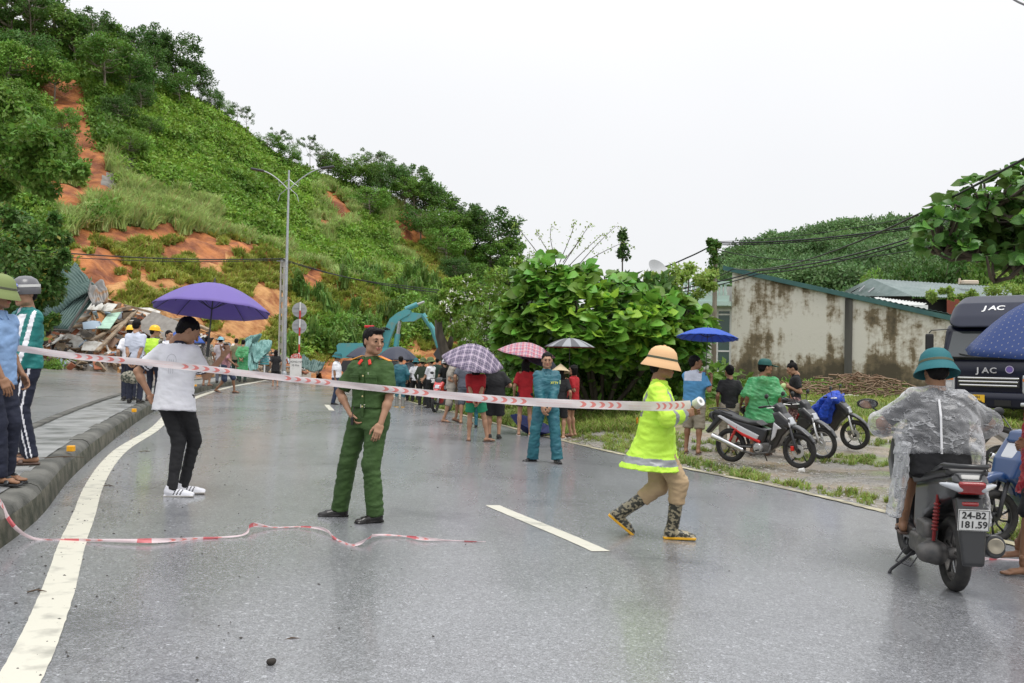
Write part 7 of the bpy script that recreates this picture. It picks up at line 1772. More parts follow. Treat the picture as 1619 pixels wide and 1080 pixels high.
# man in teal uniform
c = person('man in dark teal rain uniform with hands clasped in front standing behind the tape', 862, 731, 557, 12, dict(mat=TEALJ, sleeve=1.85, sr=1.3, fit=1.14, hem=-.16, collar=TEALJ, fold=.016, name='jacket'), dict(mat=TEALJ, loose=1.2, cuff=.078, fold=.018), feet='shoe', res=.0125, rf=(842, 0, -50), lf=(880, -.1, 12),
    rh=(856, 647, -.24), lh=(866, 647, -.26), re=(-1, .3, -.2), le=(1, .3, -.2), rp=(.6, .5, 0), lp=(-.6, .5, 0), head=(2, 4), seed=70)
T, Rt, rt = c['T'], c['Rt'], c['root']
text_obj('chest_badge', 'XTTV', .05, mm('yellow_print', (.75, .75, .1), .5), rt, frame_m(T(.085, -.15, .3), Rt@np.array([1, .22, 0]), Rt@np.array([0, 0, 1]), Rt@np.array([.22, -1, 0])), .002, True)
small(rt, 'arm_badge', mm('pale_green_badge', (.45, .6, .35), .5), c['arms'][1][0]+(c['arms'][1][1]-c['arms'][1][0])*.45+Rt@np.array([.06, -.045, 0]), (.018, .004, .03), Rm=Rt@rotm('Z', R(50)))
# right-hand group
def fn_split(q, p, ctx): return ((q[:, 2] > .33) & (np.abs(q[:, 0]) < .16)).astype(int)
c = person('man in blue and white t-shirt and khaki shorts under the bright blue umbrella', 1096, 717, 562, 150, dict(mat=[cloth('blue_tshirt', (.09, .3, .55)), PALEB], sleeve=.8, sr=1.15, fit=1.12, hem=-.1, fn=fn_split), dict(mat=KHA, len=.58, loose=1.18), feet='sandal', res=.0135, head=(95, 0), rh=(1122, 598, -.05), re=(.3, -.4, -1), lh=(1112, 590, .15), seed=71, skin=SKIND, hands=('relaxed', 'grip'),
    rf=(1102, -.1, 160), lf=(1086, .1, 170), chub=1.06)
BU = fabric('bright_blue_fabric', (.04, .13, .62), None, .3)
umbrella('bright blue umbrella in front of the house window', P(1119, 519, c['d']), .57, (.05, .1, 1), [BU], 16, .24, shaft_to=P(1124, 600, c['d']-.05))
person('man in black t-shirt and khaki trousers seen from behind on the right', 1152, 717, 577, 175, dict(mat=BLK, sleeve=.75, fit=1.04, hem=-.06), dict(mat=KHA, loose=1.15), feet='sandal', res=.015, rh=(1172, 640, .1), lh=(1135, 640, .1), head=(190, 5), seed=72, skin=SKIND)
def add_hood(F_, ctx, T): F_.ell(T(0, .1, .44), (.09, .07, .08), k=.05)
c = person('man in green plastic poncho and teal cap sitting sideways on a motorbike', 1205, 722, 568, 170, dict(mat=PONG, sleeve=.95, sr=2., fit=1.42, hem=-.2, flare=1.25, fold=.03, more=[add_hood], name='poncho'), dict(mat=KHA, len=.6), feet='sandal', hat='cap', res=.0145, extra=-.19, hip=.75, head=(100, 5), seed=73, skin=SKIND,
    rf=(1220, .25, 150), lf=(1195, .25, 170))
c = person('woman in black with a hair bun and shoulder bag looking down by the parked motorbikes', 1256, 706, 570, -105, dict(mat=BLK, sleeve=.7, fit=.98, hem=-.08), dict(mat=mm('flower_trousers', (.1, .05, .05), .8, col2=(.5, .3, .28), scale=20, lo=.5, hi=.6), loose=1.2), hair='bun', res=.0145, head=(-95, 28), rh=(1240, 610, .05), lh=(1244, 612, -.1), le=(.6, -.3, -1), extra=.02, seed=74)
T = c['T']; m = MB(); m.tube([T(-.08, -.06, .5), T(.06, -.15, .25), T(.2, -.06, -.02)], .01, 6); m.build('bag_strap', mm('tan_leather', (.3, .14, .06), .5), c['root'])
F_ = Field(); F_.box((0, 0, 0), (.14, .05, .09), rd=.03); v, f = F_.mesh(.015); o = obj('handbag', mk_mesh('handbag', v, f, [mm('dark_bag_leather', (.04, .03, .03), .4)]), loc=c['w'](T(.25, -.02, -.08)), rot=(0, .15, R(-60))); setp(o, 'dark handbag on the hip of the woman with the bun', 'handbag')
F_ = Field(); F_.ell((0, 0, 0), (.05, .04, .06)).ell((.03, .01, .03), (.03, .03, .03), k=.02); v, f = F_.mesh(.01); o = obj('fruit_bag', mk_mesh('fruit_bag', v, f, [mm('pale_green_fruit', (.45, .6, .25), .5)]), loc=P(1238, 611, c['d']-.15)); setp(o, 'small pale green bag held by the woman with the bun', 'bag')
# other umbrellas
DK = fabric('dark_plaid_fabric', (.3, .24, .34), 'plaid_dark', .15); PK = fabric('red_plaid_fabric', (.72, .5, .53), 'plaid_red', .35); GR = fabric('silver_grey_fabric', (.3, .31, .33), 'wedge', .05); RI = mm('dark_red_lining', (.2, .01, .012), .6); BK = fabric('navy_black_fabric', (.03, .035, .06), None, .05)
umbrella('grey purple plaid umbrella tilted over the woman in red and the man in black', P(752, 546, pd-.15), .58, (.16, -.30, .9), [DK], 8, .42, shaft_to=P(768, 625, pd-.1))
umbrella('second plaid umbrella just behind the first one, mostly covered by it', P(738, 545, pd+.9), .5, (-.15, -.1, 1), [DK], 8, .4)
umbrella('pink and red tartan umbrella in the middle of the crowd', P(835, 542, 20), .62, (.12, -.12, 1), [PK], 8, .28, shaft_to=P(831, 612, 20))
umbrella('navy umbrella tucked under the tartan one', P(856, 558, 20.6), .5, (.35, -.1, 1), [BK], 8, .35)
umbrella('silver grey umbrella with a dark red lining over the woman on the right', P(901, 535, 20), .53, (.0, -.0, 1), [GR], 8, .26, shaft_to=P(897, 612, 20), inner=RI, hmat=mm('red_handle', (.4, .02, .02), .4))
umbrella('black umbrella behind the policeman on the left side', P(578, 548, 34), .66, (.1, .0, 1), [BK], 8, .5)
umbrella('black umbrella behind the pale blue shirt man', P(628, 548, 36), .85, (.0, -.0, 1), [BK], 8, .45)
umbrella('small blue umbrella showing behind the head of the young man in white', P(292, 520, 32), .7, (.0, .0, 1), [fabric('mid_blue_fabric', (.06, .14, .5), None, .3)], 8, .5)
# folded blue umbrella lying on the ground behind the teal man
g_, _ = G(832, 688)
e = umbrella('navy blue umbrella lying upside down on the road behind the crowd', g_+np.array([0, .3, .1]), .5, (-.35, .2, -1), [fabric('navy_fabric', (.015, .03, .16), None, .1)], 8, .35); e.location = g_+np.array([0.05, .3, .02]) 
# ================================================================ motorbikes
TYRE = mm('tyre_rubber', (.018, .018, .019), .75, col2=(.035, .033, .03), scale=20, bump=.3, bscale=60, bdist=.004); ALU = mm('brushed_aluminium', (.6, .6, .6), .35, .8); ENG = mm('engine_casting', (.09, .09, .09), .5, .5, col2=(.16, .15, .14), scale=15)
CHR = mm('chrome', (.7, .7, .7), .12, 1.); GLS = mm('lamp_glass', (.5, .52, .55), .06, .2, coat=1.); TAIL = mm('tail_lamp_red', (.28, .008, .01), .12, coat=.8); MIRR = mm('mirror_glass', (.6, .62, .64), .05, 1.); BPL = mm('bike_black_plastic', (.02, .021, .023), .4, coat=.3)
def paint(name, c, r=.3): return mm(name, c, r, coat=.6)
AX = rotm('X', R(90))
def wheel(root, x, r, rimc, spokes=5, disc=True, w=.042, calip=None, side=-1):
    e = MB(); ri = r-.075
    prof = [(ri, -.018), (ri+.01, -w*.8), (r-.03, -w), (r-.008, -w*.6), (r, 0), (r-.008, w*.6), (r-.03, w), (ri+.01, w*.8), (ri, .018)]
    e.lathe(prof+[prof[0]], (x, 0, r), AX, 36); t = e.build('wheel', TYRE, root, smooth=True)
    m = MB(); m.lathe([(ri+.012, -.022), (ri+.006, .022), (ri-.01, .02), (ri-.012, 0), (ri-.01, -.02), (ri+.012, -.022)], (x, 0, r), AX, 32); m.build('rim', rimc, t, smooth='auto')
    m = MB(); m.lathe([(.0, -.05), (.035, -.05), (.045, -.02), (.045, .02), (.035, .05), (0, .05)], (x, 0, r), AX, 14); m.build('hub', rimc, t, smooth='auto')
    for k in range(spokes):
        a = 2*math.pi*k/spokes+.3; m = MB(); d = np.array([math.cos(a), 0, math.sin(a)]); q = np.array([-d[2], 0, d[0]]); c0 = np.array([x, 0, r])
        m.tube([c0+d*.035, c0+d*(ri*.5)+q*.014, c0+d*(ri-.004)], [.013, .009, .012], 6); m.build('spoke', rimc, t, smooth=True)
    if disc:
        m = MB(); m.lathe([(.055, -.003), (.105, -.003), (.105, .003), (.055, .003), (.055, -.003)], (x, side*.055, r), AX, 28)
        for k in range(12):
            a = k*math.pi/6; m.box((x+.08*math.cos(a), side*.055, r+.08*math.sin(a)), (.003, .004, .018), rotm('Y', -a+math.pi/2+.4))
        m.build('brake_disc', ALU, t)
        F_ = Field(); F_.box((x-.085, side*.065, r+.04), (.03, .022, .04), rd=.01); v, f = F_.mesh(.008); obj('brake_caliper', mk_mesh('brake_caliper', v, f, [calip or ENG]), t)
    return t
def part(root, name, mat, F_, res=.012, **k): v, f = F_.mesh(res); v = relax(v, f, 1); return obj(name, mk_mesh(name, v, f, [mat]), root, **k)
def underbone(label, pos, yaw, main, accent, panel_, rimc=BPL, calip=None, lean=0., group='motorbikes parked on the verge', res=.014, seatm=None, accent_side=True):
    e = empty('motorbike', pos, yaw, label, 'motorbike', group); dv_ = np.array([math.cos(yaw), math.sin(yaw)]); zr_, zf_ = (float(gz(pos[0]+dv_[0]*t_, pos[1]+dv_[1]*t_)) for t_ in (-.6, .64)); e.rotation_euler = (R(lean), -math.atan2(zf_-zr_, 1.24), yaw); e.location[2] = (zr_+zf_)/2+.01
    wheel(e, -.6, .285, rimc, 5, False); wheel(e, .64, .285, rimc, 5, True, calip=calip)
    for s in (-1, 1):
        m = MB(); m.tube([(.64, s*.075, .285), (.6, s*.075, .4), (.47, s*.06, .8)], [.02, .024, .022], 8); m.build('fork_leg', ALU if not calip else DARKM, e, smooth=True)
        m = MB(); m.tube([(-.6, s*.11, .29), (-.15, s*.1, .3)], .02, 6); m.build('swingarm', ENG, e); m = MB()
        a, b = np.array([-.57, s*.12, .33]), np.array([-.4, s*.12, .62]); m.tube([a, b], .014, 6)
        for t in np.linspace(.15, .85, 9): m.lathe([(.024, -.008), (.03, 0), (.024, .008)], a+(b-a)*t, None, 10)
        m.build('shock', mm('red_spring', (.5, .02, .015), .4), e)
    part(e, 'front_fender', main, Field().extr([(.36, .5), (.5, .63), (.64, .62), (.8, .52), (.93, .4), (.84, .54), (.72, .63), (.6, .69), (.48, .68), (.38, .58)], .07, rd=.02, taper=lambda a, b: 1-.3*np.clip(a-.7, 0, 1)*3), res)
    part(e, 'leg_shield', main, Field().extr([(.3, .82), (.46, .74), (.5, .62), (.38, .5), (.28, .32), (.16, .24), (.08, .3), (.16, .46), (.22, .66)], .17, rd=.05, taper=lambda a, b: .45+.75*np.clip(b-.2, 0, .5)), res)
    part(e, 'front_cowl', main, Field().extr([(.24, .88), (.36, .92), (.52, .78), (.55, .66), (.46, .64), (.3, .72)], .14, rd=.05, taper=lambda a, b: 1.1-.9*np.clip(a-.3, 0, 1)), res)
    part(e, 'headlamp', GLS, Field().extr([(.5, .82), (.56, .7), (.52, .68), (.46, .78)], .085, rd=.02), res)
    part(e, 'handle_cowl', BPL, Field().extr([(.2, .98), (.3, 1.04), (.38, .98), (.42, .86), (.34, .84), (.24, .9)], .1, rd=.035), res)
    for s in (-1, 1):
        if accent_side:
            part(e, 'side_panel', accent, Field().extr([(.28, .74), (.42, .64), (.34, .62), (.3, .5), (.22, .42), (.25, .58)], .012, o=(0, s*.145, 0), rd=.008), res*.8)
            part(e, 'side_panel', panel_, Field().extr([(-.0, .5), (-.3, .62), (-.72, .8), (-.78, .78), (-.35, .53), (-.05, .42)], .016, o=(0, s*.115, 0), rd=.008), res*.8)
            part(e, 'side_stripe', mm('bike_red', (.6, .02, .015), .3), Field().extr([(.02, .42), (-.3, .53), (-.62, .68), (-.3, .47), (.02, .37)], .014, o=(0, s*.122, 0), rd=.006), res*.8)
        part(e, 'nose_panel', panel_, Field().extr([(.28, .9), (.4, .88), (.54, .72), (.55, .64), (.47, .74), (.34, .82)], .014, o=(0, s*.1, 0), rd=.008), res*.8)
        m = MB(); m.tube([(.3, s*.05, .97), (.24, s*.2, 1.0), (.17, s*.3, .99)], .013, 7); m.build('handlebar', DARKM, e, smooth=True)
        m = MB(); m.tube([(.21, s*.25, .995), (.14, s*.36, .985)], .018, 8); m.build('grip', BLACKP, e, smooth=True)
        m = MB(); m.tube([(.27, s*.2, 1.0), (.36, s*.27, .985), (.27, s*.34, .98)], .006, 5); m.build('brake_lever', ALU, e)
        m = MB(); m.tube([(.24, s*.19, 1.0), (.22, s*.25, 1.13)], .006, 5); m.lathe([(0, 0), (.045, .004), (.05, .014), (.03, .03), (0, .034)], (.22, s*.27, 1.16), rotm('Y', R(90)), 14, sx=.8, sy=1.3); m.build('mirror', BLACKP, e, smooth='auto')
    part(e, 'body_cover', main, Field().extr([(.12, .5), (.06, .36), (-.1, .38), (-.35, .5), (-.72, .72), (-.9, .82), (-.92, .76), (-.86, .7), (-.9, .84), (-.84, .86), (-.5, .74), (-.1, .66), (.14, .6)], .11, rd=.03), res)
    part(e, 'seat', seatm or mm('black_vinyl', (.015, .015, .016), .4), Field().extr([(.06, .66), (-.05, .735), (-.2, .72), (-.42, .77), (-.62, .84), (-.86, .87), (-.88, .82), (-.5, .72), (-.1, .65)], .125, rd=.035), res)
    part(e, 'tail', BPL, Field().extr([(-.72, .74), (-.95, .84), (-1.0, .76), (-.9, .68), (-1.06, .5), (-1.0, .46), (-.86, .6)], .07, rd=.025), res)
    part(e, 'tail_lamp', TAIL, Field().box((-.965, 0, .77), (.03, .06, .03), rd=.012), res)
    m = MB(); m.tube([(-.5, s*0-.1, .8), (-.75, -.12, .88), (-.95, -.08, .89), (-.95, .08, .89), (-.75, .12, .88), (-.5, .1, .8)], .011, 6); m.build('grab_rail', DARKM, e, smooth=True)
    F_ = Field(); F_.box((.02, 0, .3), (.16, .11, .09), rd=.03).cone((.1, 0, .33), (.26, 0, .38), .07, .06, k=.03); part(e, 'engine', ENG, F_, res)
    m = MB(); m.lathe([(0, -.16), (.07, -.155), (.085, -.13), (.085, .13), (.07, .155), (0, .16)], (-.02, 0, .3), AX, 20)
    for k in range(6): m.tube([(-.02+.05*math.cos(k), -.15, .3+.05*math.sin(k)), (-.02+.05*math.cos(k), -.17, .3+.05*math.sin(k))], .008, 6)
    m.build('crankcase', ALU if accent_side else ENG, e, smooth='auto')
    m = MB(); m.tube([(.2, -.1, .36), (.18, -.14, .24), (-.1, -.15, .2), (-.36, -.15, .24)], .018, 8); m.build('exhaust_pipe', ENG, e, smooth=True)
    F_ = Field(); F_.cone((-.3, -.155, .25), (-.86, -.165, .45), .036, .05, ax=(0, 1, 0), f=1.15, cutb=True); part(e, 'muffler', CHR, F_, .012)
    m = MB(); m.tube([(-.05, .1, .22), (-.1, .3, .02)], .011, 6); m.build('side_stand', DARKM, e); m = MB(); m.tube([(.0, -.24, .27), (.0, .24, .27)], .014, 6); m.build('foot_peg', BLACKP, e)
    return e
def at_px(u, v): return G(u, v)[0]
BKM = paint('bike_black', (.018, .018, .02)); SIL = paint('bike_silver', (.55, .55, .57)); 
pA = at_px(1207, 737); underbone('black motorbike with white and red panels parked nearest the road on the right', pA, R(-44), BKM, SIL, SIL, calip=mm('red_caliper', (.7, .02, .01), .35), lean=4)
pB = at_px(1247, 722); underbone('black and silver motorbike parked just behind the black and white one', pB, R(-46), BKM, SIL, SIL, rimc=ALU, lean=4, accent_side=False)
pC = at_px(1298, 706); eC = underbone('dark motorbike under a blue rain sheet, third in the row', pC, R(-38), BKM, BKM, BKM, rimc=BPL, lean=4, accent_side=False)
BLT = M('blue_rain_sheet', (.005, .06, .5), .5, col2=(.004, .04, .36), scale=7, bump=.7, bscale=14, bdist=.03)
F_ = Field(); F_.loft([(.45, .34, .14, -.02), (.62, .36, .17, .0), (.8, .27, .2, .12), (.95, .2, .25, .2), (1.08, .06, .1, .24)], (.0, 0, 0), n=2.0, k=.05); F_.cone((.12, .25, .8), (.28, .3, .98), .08, .04, k=.06); F_.cone((.12, -.3, .65), (.24, -.3, .98), .1, .05, k=.06)
v, f = F_.mesh(.02); v = folds(v, f, .035, 5, (9, 9, 3)); o = obj('rain_sheet', mk_mesh('rain_sheet', v, f, [BLT]), loc=eC.location, rot=eC.rotation_euler); setp(o, 'crumpled bright blue rain sheet draped over the third parked motorbike', 'rain sheet')
underbone('red motorbike standing among the crowd', G(699, 652)[0], R(-105), paint('bike_red_paint', (.5, .02, .02)), SIL, WHITE, res=.022, group=None, accent_side=False)
# right-hand bikes
pg = at_px(1640, 768); underbone('grey motorbike standing behind the rider in the clear raincoat', pg, R(8), paint('bike_grey', (.3, .3, .31)), SIL, SIL, group=None, lean=3, accent_side=False)
def scooter(label, pos, yaw, main, lean=0, group=None, plate=None, res=.013):
    e = empty('scooter', pos, yaw, label, 'scooter', group); e.rotation_euler = (R(lean), 0, yaw)
    wheel(e, -.6, .255, ENG, 5, False, w=.048); wheel(e, .62, .255, BPL, 10, True, w=.045)
    for s in (-1, 1):
        m = MB(); m.tube([(.62, s*.075, .26), (.58, s*.07, .42), (.5, s*.05, .62)], [.02, .022, .02], 8); m.build('fork_leg', DARKM, e, smooth=True)
    tp = lambda a, b: 1.0
    part(e, 'front_fender', main, Field().extr([(.4, .42), (.48, .56), (.62, .6), (.76, .54), (.88, .4), (.84, .58), (.7, .66), (.56, .68), (.42, .58)], .07, rd=.025), res)
    part(e, 'leg_shield', main, Field().extr([(.26, .98), (.36, 1.0), (.5, .8), (.56, .62), (.48, .56), (.36, .4), (.26, .28), (.2, .34), (.3, .56), (.3, .8)], .2, rd=.06, taper=lambda a, b: .55+.6*np.clip(b-.3, 0, .5)*1.6), res)
    part(e, 'floorboard', BPL, Field().extr([(.3, .28), (.3, .36), (-.1, .34), (-.2, .28), (-.1, .24), (.2, .22)], .15, rd=.03), res)
    part(e, 'body_cover', main, Field().extr([(-.05, .34), (-.12, .7), (-.6, .78), (-.92, .84), (-.98, .78), (-.86, .66), (-.6, .56), (-.4, .46), (-.26, .3)], .145, rd=.06, taper=lambda a, b: 1.-.22*np.clip(-a-.5, 0, .5)*2), res)
    part(e, 'seat', mm('black_vinyl', (.015, .015, .016), .4), Field().extr([(.02, .72), (-.1, .78), (-.4, .79), (-.62, .84), (-.86, .86), (-.88, .81), (-.5, .74), (-.05, .66)], .14, rd=.035), res)
    part(e, 'handle_cowl', main, Field().extr([(.2, 1.0), (.28, 1.08), (.38, 1.06), (.42, .96), (.32, .92)], .12, rd=.035), res)
    part(e, 'headlamp', GLS, Field().extr([(.4, .96), (.5, .8), (.46, .78), (.38, .92)], .1, rd=.02), res)
    for s in (-1, 1):
        m = MB(); m.tube([(.3, s*.08, 1.02), (.24, s*.22, 1.04), (.18, s*.3, 1.03)], .013, 7); m.build('handlebar', DARKM, e, smooth=True)
        m = MB(); m.tube([(.2, s*.26, 1.03), (.15, s*.38, 1.01)], .018, 8); m.build('grip', BLACKP, e, smooth=True)
        m = MB(); m.tube([(.26, s*.2, 1.04), (.28, s*.3, 1.16), (.27, s*.36, 1.2)], .006, 5); m.lathe([(0, .0), (.05, .004), (.056, .012), (.03, .03), (0, .034)], (.26, s*.4, 1.23), rotm('Y', R(80)), 18, sx=.75, sy=1.45); mo = m.build('mirror', BLACKP, e, smooth='auto')
        m = MB(); m.lathe([(0, -.002), (.045, -.002), (0, -.001)], (.258, s*.4, 1.23), rotm('Y', R(80)), 18, sx=.75, sy=1.45); m.build('mirror_glass', MIRR, mo)
    # rear: lamps, plate, fender, shock, engine, muffler
    part(e, 'tail_lamp', TAIL, Field().extr([(-.92, .8), (-1.0, .78), (-.96, .7), (-.88, .72)], .085, rd=.018), res*.8)
    for s in (-1, 1): part(e, 'indicator', GLS, Field().cone((-.95, s*.07, .745), (-.88, s*.17, .76), .034, .012), res*.8)
    part(e, 'reflector', TAIL, Field().box((-.93, 0, .635), (.012, .055, .018), rd=.006), res*.7)
    m = MB(); m.tube([(-.6, -.13, .82), (-.84, -.14, .88), (-.98, -.08, .885), (-.98, .08, .885), (-.84, .14, .88), (-.6, .13, .82)], .016, 8); m.build('grab_rail', BPL, e, smooth=True)
    part(e, 'rear_fender', BPL, Field().extr([(-.8, .66), (-.92, .68), (-.99, .5), (-1.02, .26), (-.99, .24), (-.95, .42), (-.88, .56)], .075, rd=.012, taper=lambda a, b: 1.1-.35*np.clip(.45-b, 0, .3)*3), res*.8)
    if plate:
        Rp = rotm('Y', R(-8)); o_ = np.array([-1.005, 0, .545]); pl = small_box(e, 'number_plate', mm('plate_white', (.72, .72, .7), .4), o_, (.003, .095, .07), Rp)
        m = MB(); 
        for dy, dz, hy, hz_ in ((0, .066, .091, .0015), (0, -.066, .091, .0015), (.091, 0, .0015, .066), (-.091, 0, .0015, .066)): m.box(o_+Rp@np.array([-.004, dy, dz]), (.001, hy, hz_), Rp)
        m.build('plate_border', BLACKP, pl)
        X, Y, Z = (0, -1, 0), Rp@np.array([0, 0, 1.]), Rp@np.array([-1., 0, 0])
        for tx, dz, sz in zip(plate, (.031, -.03), (.062, .062)): text_obj('plate_number', tx, sz, mm('plate_ink', (.03, .03, .03), .5), pl, frame_m(o_+Rp@np.array([-.0045, 0, dz]), X, Y, Z), .0008, True)
    a, b = np.array([-.62, .14, .34]), np.array([-.68, .13, .66]); m = MB(); m.tube([a, b], .012, 6)
    for t in np.linspace(.25, .8, 8): m.lathe([(.018, -.008), (.023, 0), (.018, .008)], a+(b-a)*t, None, 10)
    m.build('shock', mm('dark_red_spring', (.2, .01, .01), .45), e)
    F_ = Field(); F_.box((-.35, .13, .26), (.24, .055, .075), rd=.04).cone((-.6, .12, .255), (-.6, .18, .255), .085, .07, k=.03).box((-.45, .14, .4), (.12, .05, .06), rd=.03, k=.02).box((-.2, 0, .26), (.12, .13, .07), rd=.03, k=.02); part(e, 'engine', ENG, F_, res)
    F_ = Field(); F_.cone((-.35, -.16, .28), (-.86, -.18, .36), .055, .068, ax=(0, 0, 1), f=.85, cutb=True); part(e, 'muffler', BPL, F_, .01)
    m = MB(); m.lathe([(.012, .0), (.02, .004), (.048, .006), (.052, 0), (.05, -.01), (0, -.01)], (-.868, -.18, .362), rotm('Y', R(-90)), 20); m.build('exhaust_tip', mm('dusty_metal', (.4, .36, .28), .5, .5), e, smooth='auto')
    m = MB(); m.tube([(-.15, .12, .2), (-.12, .3, .03), (-.2, .33, .02)], .012, 6); m.build('side_stand', DARKM, e, smooth=True)
    m = MB(); m.tube([(-.3, .14, .2), (-.34, .22, .1), (-.26, .3, .12), (-.18, .22, .2)], .006, 5); m.build('foot_rest', DARKM, e)
    return e
def small_box(root, name, mat, c, h, Rm): m = MB(); m.box(c, h, Rm); return m.build(name, mat, root)
rw, dr = G(1508, 935); fw = unit(np.array([.16, 1, 0])); yaw_s = math.atan2(fw[1], fw[0])
ps = rw+fw*.6; ps[2] = float(gz(ps[0], ps[1]))
sc_main = scooter('black scooter with number plate 24-B2 181.59 seen from behind at the right', ps, yaw_s, paint('scooter_black', (.02, .021, .023)), plate=('24-B2', '181.59'))
BLUE = paint('scooter_blue', (.012, .05, .16))
pb = at_px(1662, 858); scooter('dark blue scooter entering at the right edge, front wheel toward the road', pb, R(180+10), BLUE)
# the rider: seat height follows the scooter
def sp(x, y, z): return ps+x*fw+y*np.array([-fw[1], fw[0], 0])+np.array([0, 0, z])
bp_ = sp(-.22, 0, 0); ub, vb_, db = project(bp_)
def pxy(p): u, v, d = project(p); return (u, v, d-db)
lhp, rhp = pxy(sp(.12, .31, 1.04)), pxy(sp(.12, -.31, 1.04))
us_, vt_, _ = project(bp_+np.array([0, 0, 1.0]))
hs_ = 1.60
vhead = project(bp_+np.array([0, 0, hs_]))[1]
c = person('rider in a clear plastic raincoat and teal sun helmet sitting on the black scooter', ub, vb_, vhead, 169, dict(mat=BLK, sleeve=.85, fit=1.12, hem=-.12), dict(mat=BLK, len=.62, loose=1.12), feet='sandal', hat='pith', hat_mat=PITHT, res=.012, extra=-.16, hip=.80, base=bp_, lean=6, head=(176, 10),
    lf=(ub-10, 0, 165), rf=(ub+10, 0, 175), lh=lhp, rh=rhp, le=(-1, -.2, -.5), re=(1, -.2, -.5), hands=('fist', 'fist'), seed=80, chub=1.06, skin=SKIND) if False else None
def rider():
    K = 1.0
    u0, v0 = ub, vb_
    # seated: feet on the board, 0.34 m up, pointing forward
    def foot(y): 
        p = sp(.12, y, 0); q = p-bp_; return q
    l, r = foot(.16), foot(-.16); s_guess = 1.0
    return person('rider in a clear plastic raincoat and teal sun helmet sitting on the black scooter', u0, v0, v0-(1.66*FPX/db), 169, dict(mat=BLK, sleeve=.85, fit=1.15, hem=-.12), dict(mat=BLK, len=.6, loose=1.15), feet='sandal', hat='pith', hat_mat=PITHT,
        res=.012, extra=-.105, hip=.86, base=bp_, lean=8, head=(172, 6), lf=(u0+l[0]*FPX/db, l[1], 165, .27), rf=(u0+r[0]*FPX/db, r[1], 173, .27), lh=(u0+(sp(.14, .31, 0)-bp_)[0]*FPX/db, v0-1.04*FPX/db, (sp(.14, .31, 0)-bp_)[1]), rh=(u0+(sp(.14, -.31, 0)-bp_)[0]*FPX/db, v0-1.04*FPX/db, (sp(.14, -.31, 0)-bp_)[1]),
        le=(-1, -.1, -.5), re=(1, -.1, -.5), hands=('fist', 'fist'), seed=80, chub=1.1, skin=SKIND)
c = rider(); T, Rt = c['T'], c['Rt']
CLEAR = bpy.data.materials.new('clear_plastic_film'); CLEAR.use_nodes = True
def _clear(m):
    N = m.node_tree.nodes; L = m.node_tree.links; b = N['Principled BSDF']; b.inputs['Base Color'].default_value = (.8, .81, .84, 1); b.inputs['Roughness'].default_value = .22; b.inputs['Specular IOR Level'].default_value = .8
    g = N.new('ShaderNodeNewGeometry'); n = N.new('ShaderNodeTexNoise'); n.inputs['Scale'].default_value = 11; n.inputs['Detail'].default_value = 7; n.noise_type = 'RIDGED_MULTIFRACTAL'; mp = N.new('ShaderNodeMapping'); mp.inputs['Rotation'].default_value = (0, R(25), 0); mp.inputs['Scale'].default_value = (.7, 1., 1.5); L.new(g.outputs['Position'], mp.inputs[0]); L.new(mp.outputs[0], n.inputs['Vector'])
    def mt(op, a, c=None):
        x = N.new('ShaderNodeMath'); x.operation = op
        for i_, q in enumerate((a, c)):
            if q is None: continue
            if isinstance(q, (int, float)): x.inputs[i_].default_value = q
            else: L.new(q, x.inputs[i_])
        return x.outputs[0]
    n.noise_type = 'FBM'; n.inputs['Scale'].default_value = 7; n.inputs['Detail'].default_value = 3
    n2 = N.new('ShaderNodeTexNoise'); n2.inputs['Scale'].default_value = 17; n2.inputs['Detail'].default_value = 2; L.new(mp.outputs[0], n2.inputs['Vector'])
    def cre(o, w): return mt('MAXIMUM', mt('SUBTRACT', 1., mt('MULTIPLY', mt('ABSOLUTE', mt('SUBTRACT', o, .5)), w)), 0.)
    cr_ = mt('MAXIMUM', cre(n.outputs['Fac'], 34), mt('MULTIPLY', cre(n2.outputs['Fac'], 40), .15))  # whiter crease lines paint highlights into the film through its opacity
    bp = N.new('ShaderNodeBump'); bp.inputs['Strength'].default_value = 1.; bp.inputs['Distance'].default_value = .012; L.new(cr_, bp.inputs['Height']); L.new(bp.outputs[0], b.inputs['Normal'])
    tp = N.new('ShaderNodeBsdfTransparent'); mx = N.new('ShaderNodeMixShader'); lw = N.new('ShaderNodeLayerWeight'); lw.inputs[0].default_value = .5
    al = mt('MINIMUM', mt('ADD', mt('ADD', .16, mt('MULTIPLY', cr_, .34)), mt('MULTIPLY', mt('POWER', lw.outputs['Facing'], 1.6), .75)), .92)
    L.new(al, mx.inputs[0]); L.new(tp.outputs[0], mx.inputs[1]); L.new(b.outputs[0], mx.inputs[2]); L.new(mx.outputs[0], N['Material Output'].inputs['Surface'])
_clear(CLEAR)
F_ = Field(); F_.loft([(.03, .31, .215), (.14, .3, .205), (.26, .27, .19), (.36, .225, .165), (.43, .165, .135), (.49, .11, .1), (.53, .08, .08, 0, .01)], c['O'], Rt, k=.03)
for sd in (1, -1):
    a, e_, w = c['arms'][sd]; F_.ell(a, .075, k=.06); F_.cone(a, e_, .075, .085, k=.09); F_.cone(e_, e_+(w-e_)*.45, .085, .1, k=.05, cutb=True)
v, f = F_.mesh(.013); v = relax(v, f, 1); v = folds(v, f, .022, 81, (6, 6, 9)); 
fc = v[f].mean(1); q_ = (fc-c['O'])@Rt; keep = ~((q_[:, 2] < .035) & (np.abs(vnormals(v, f)[f].mean(1)[:, 2]) > .8)); obj('raincoat', mk_mesh('raincoat', v, f[keep], [CLEAR]), c['root'])
F_ = Field()   # raincoat skirts hanging at both sides
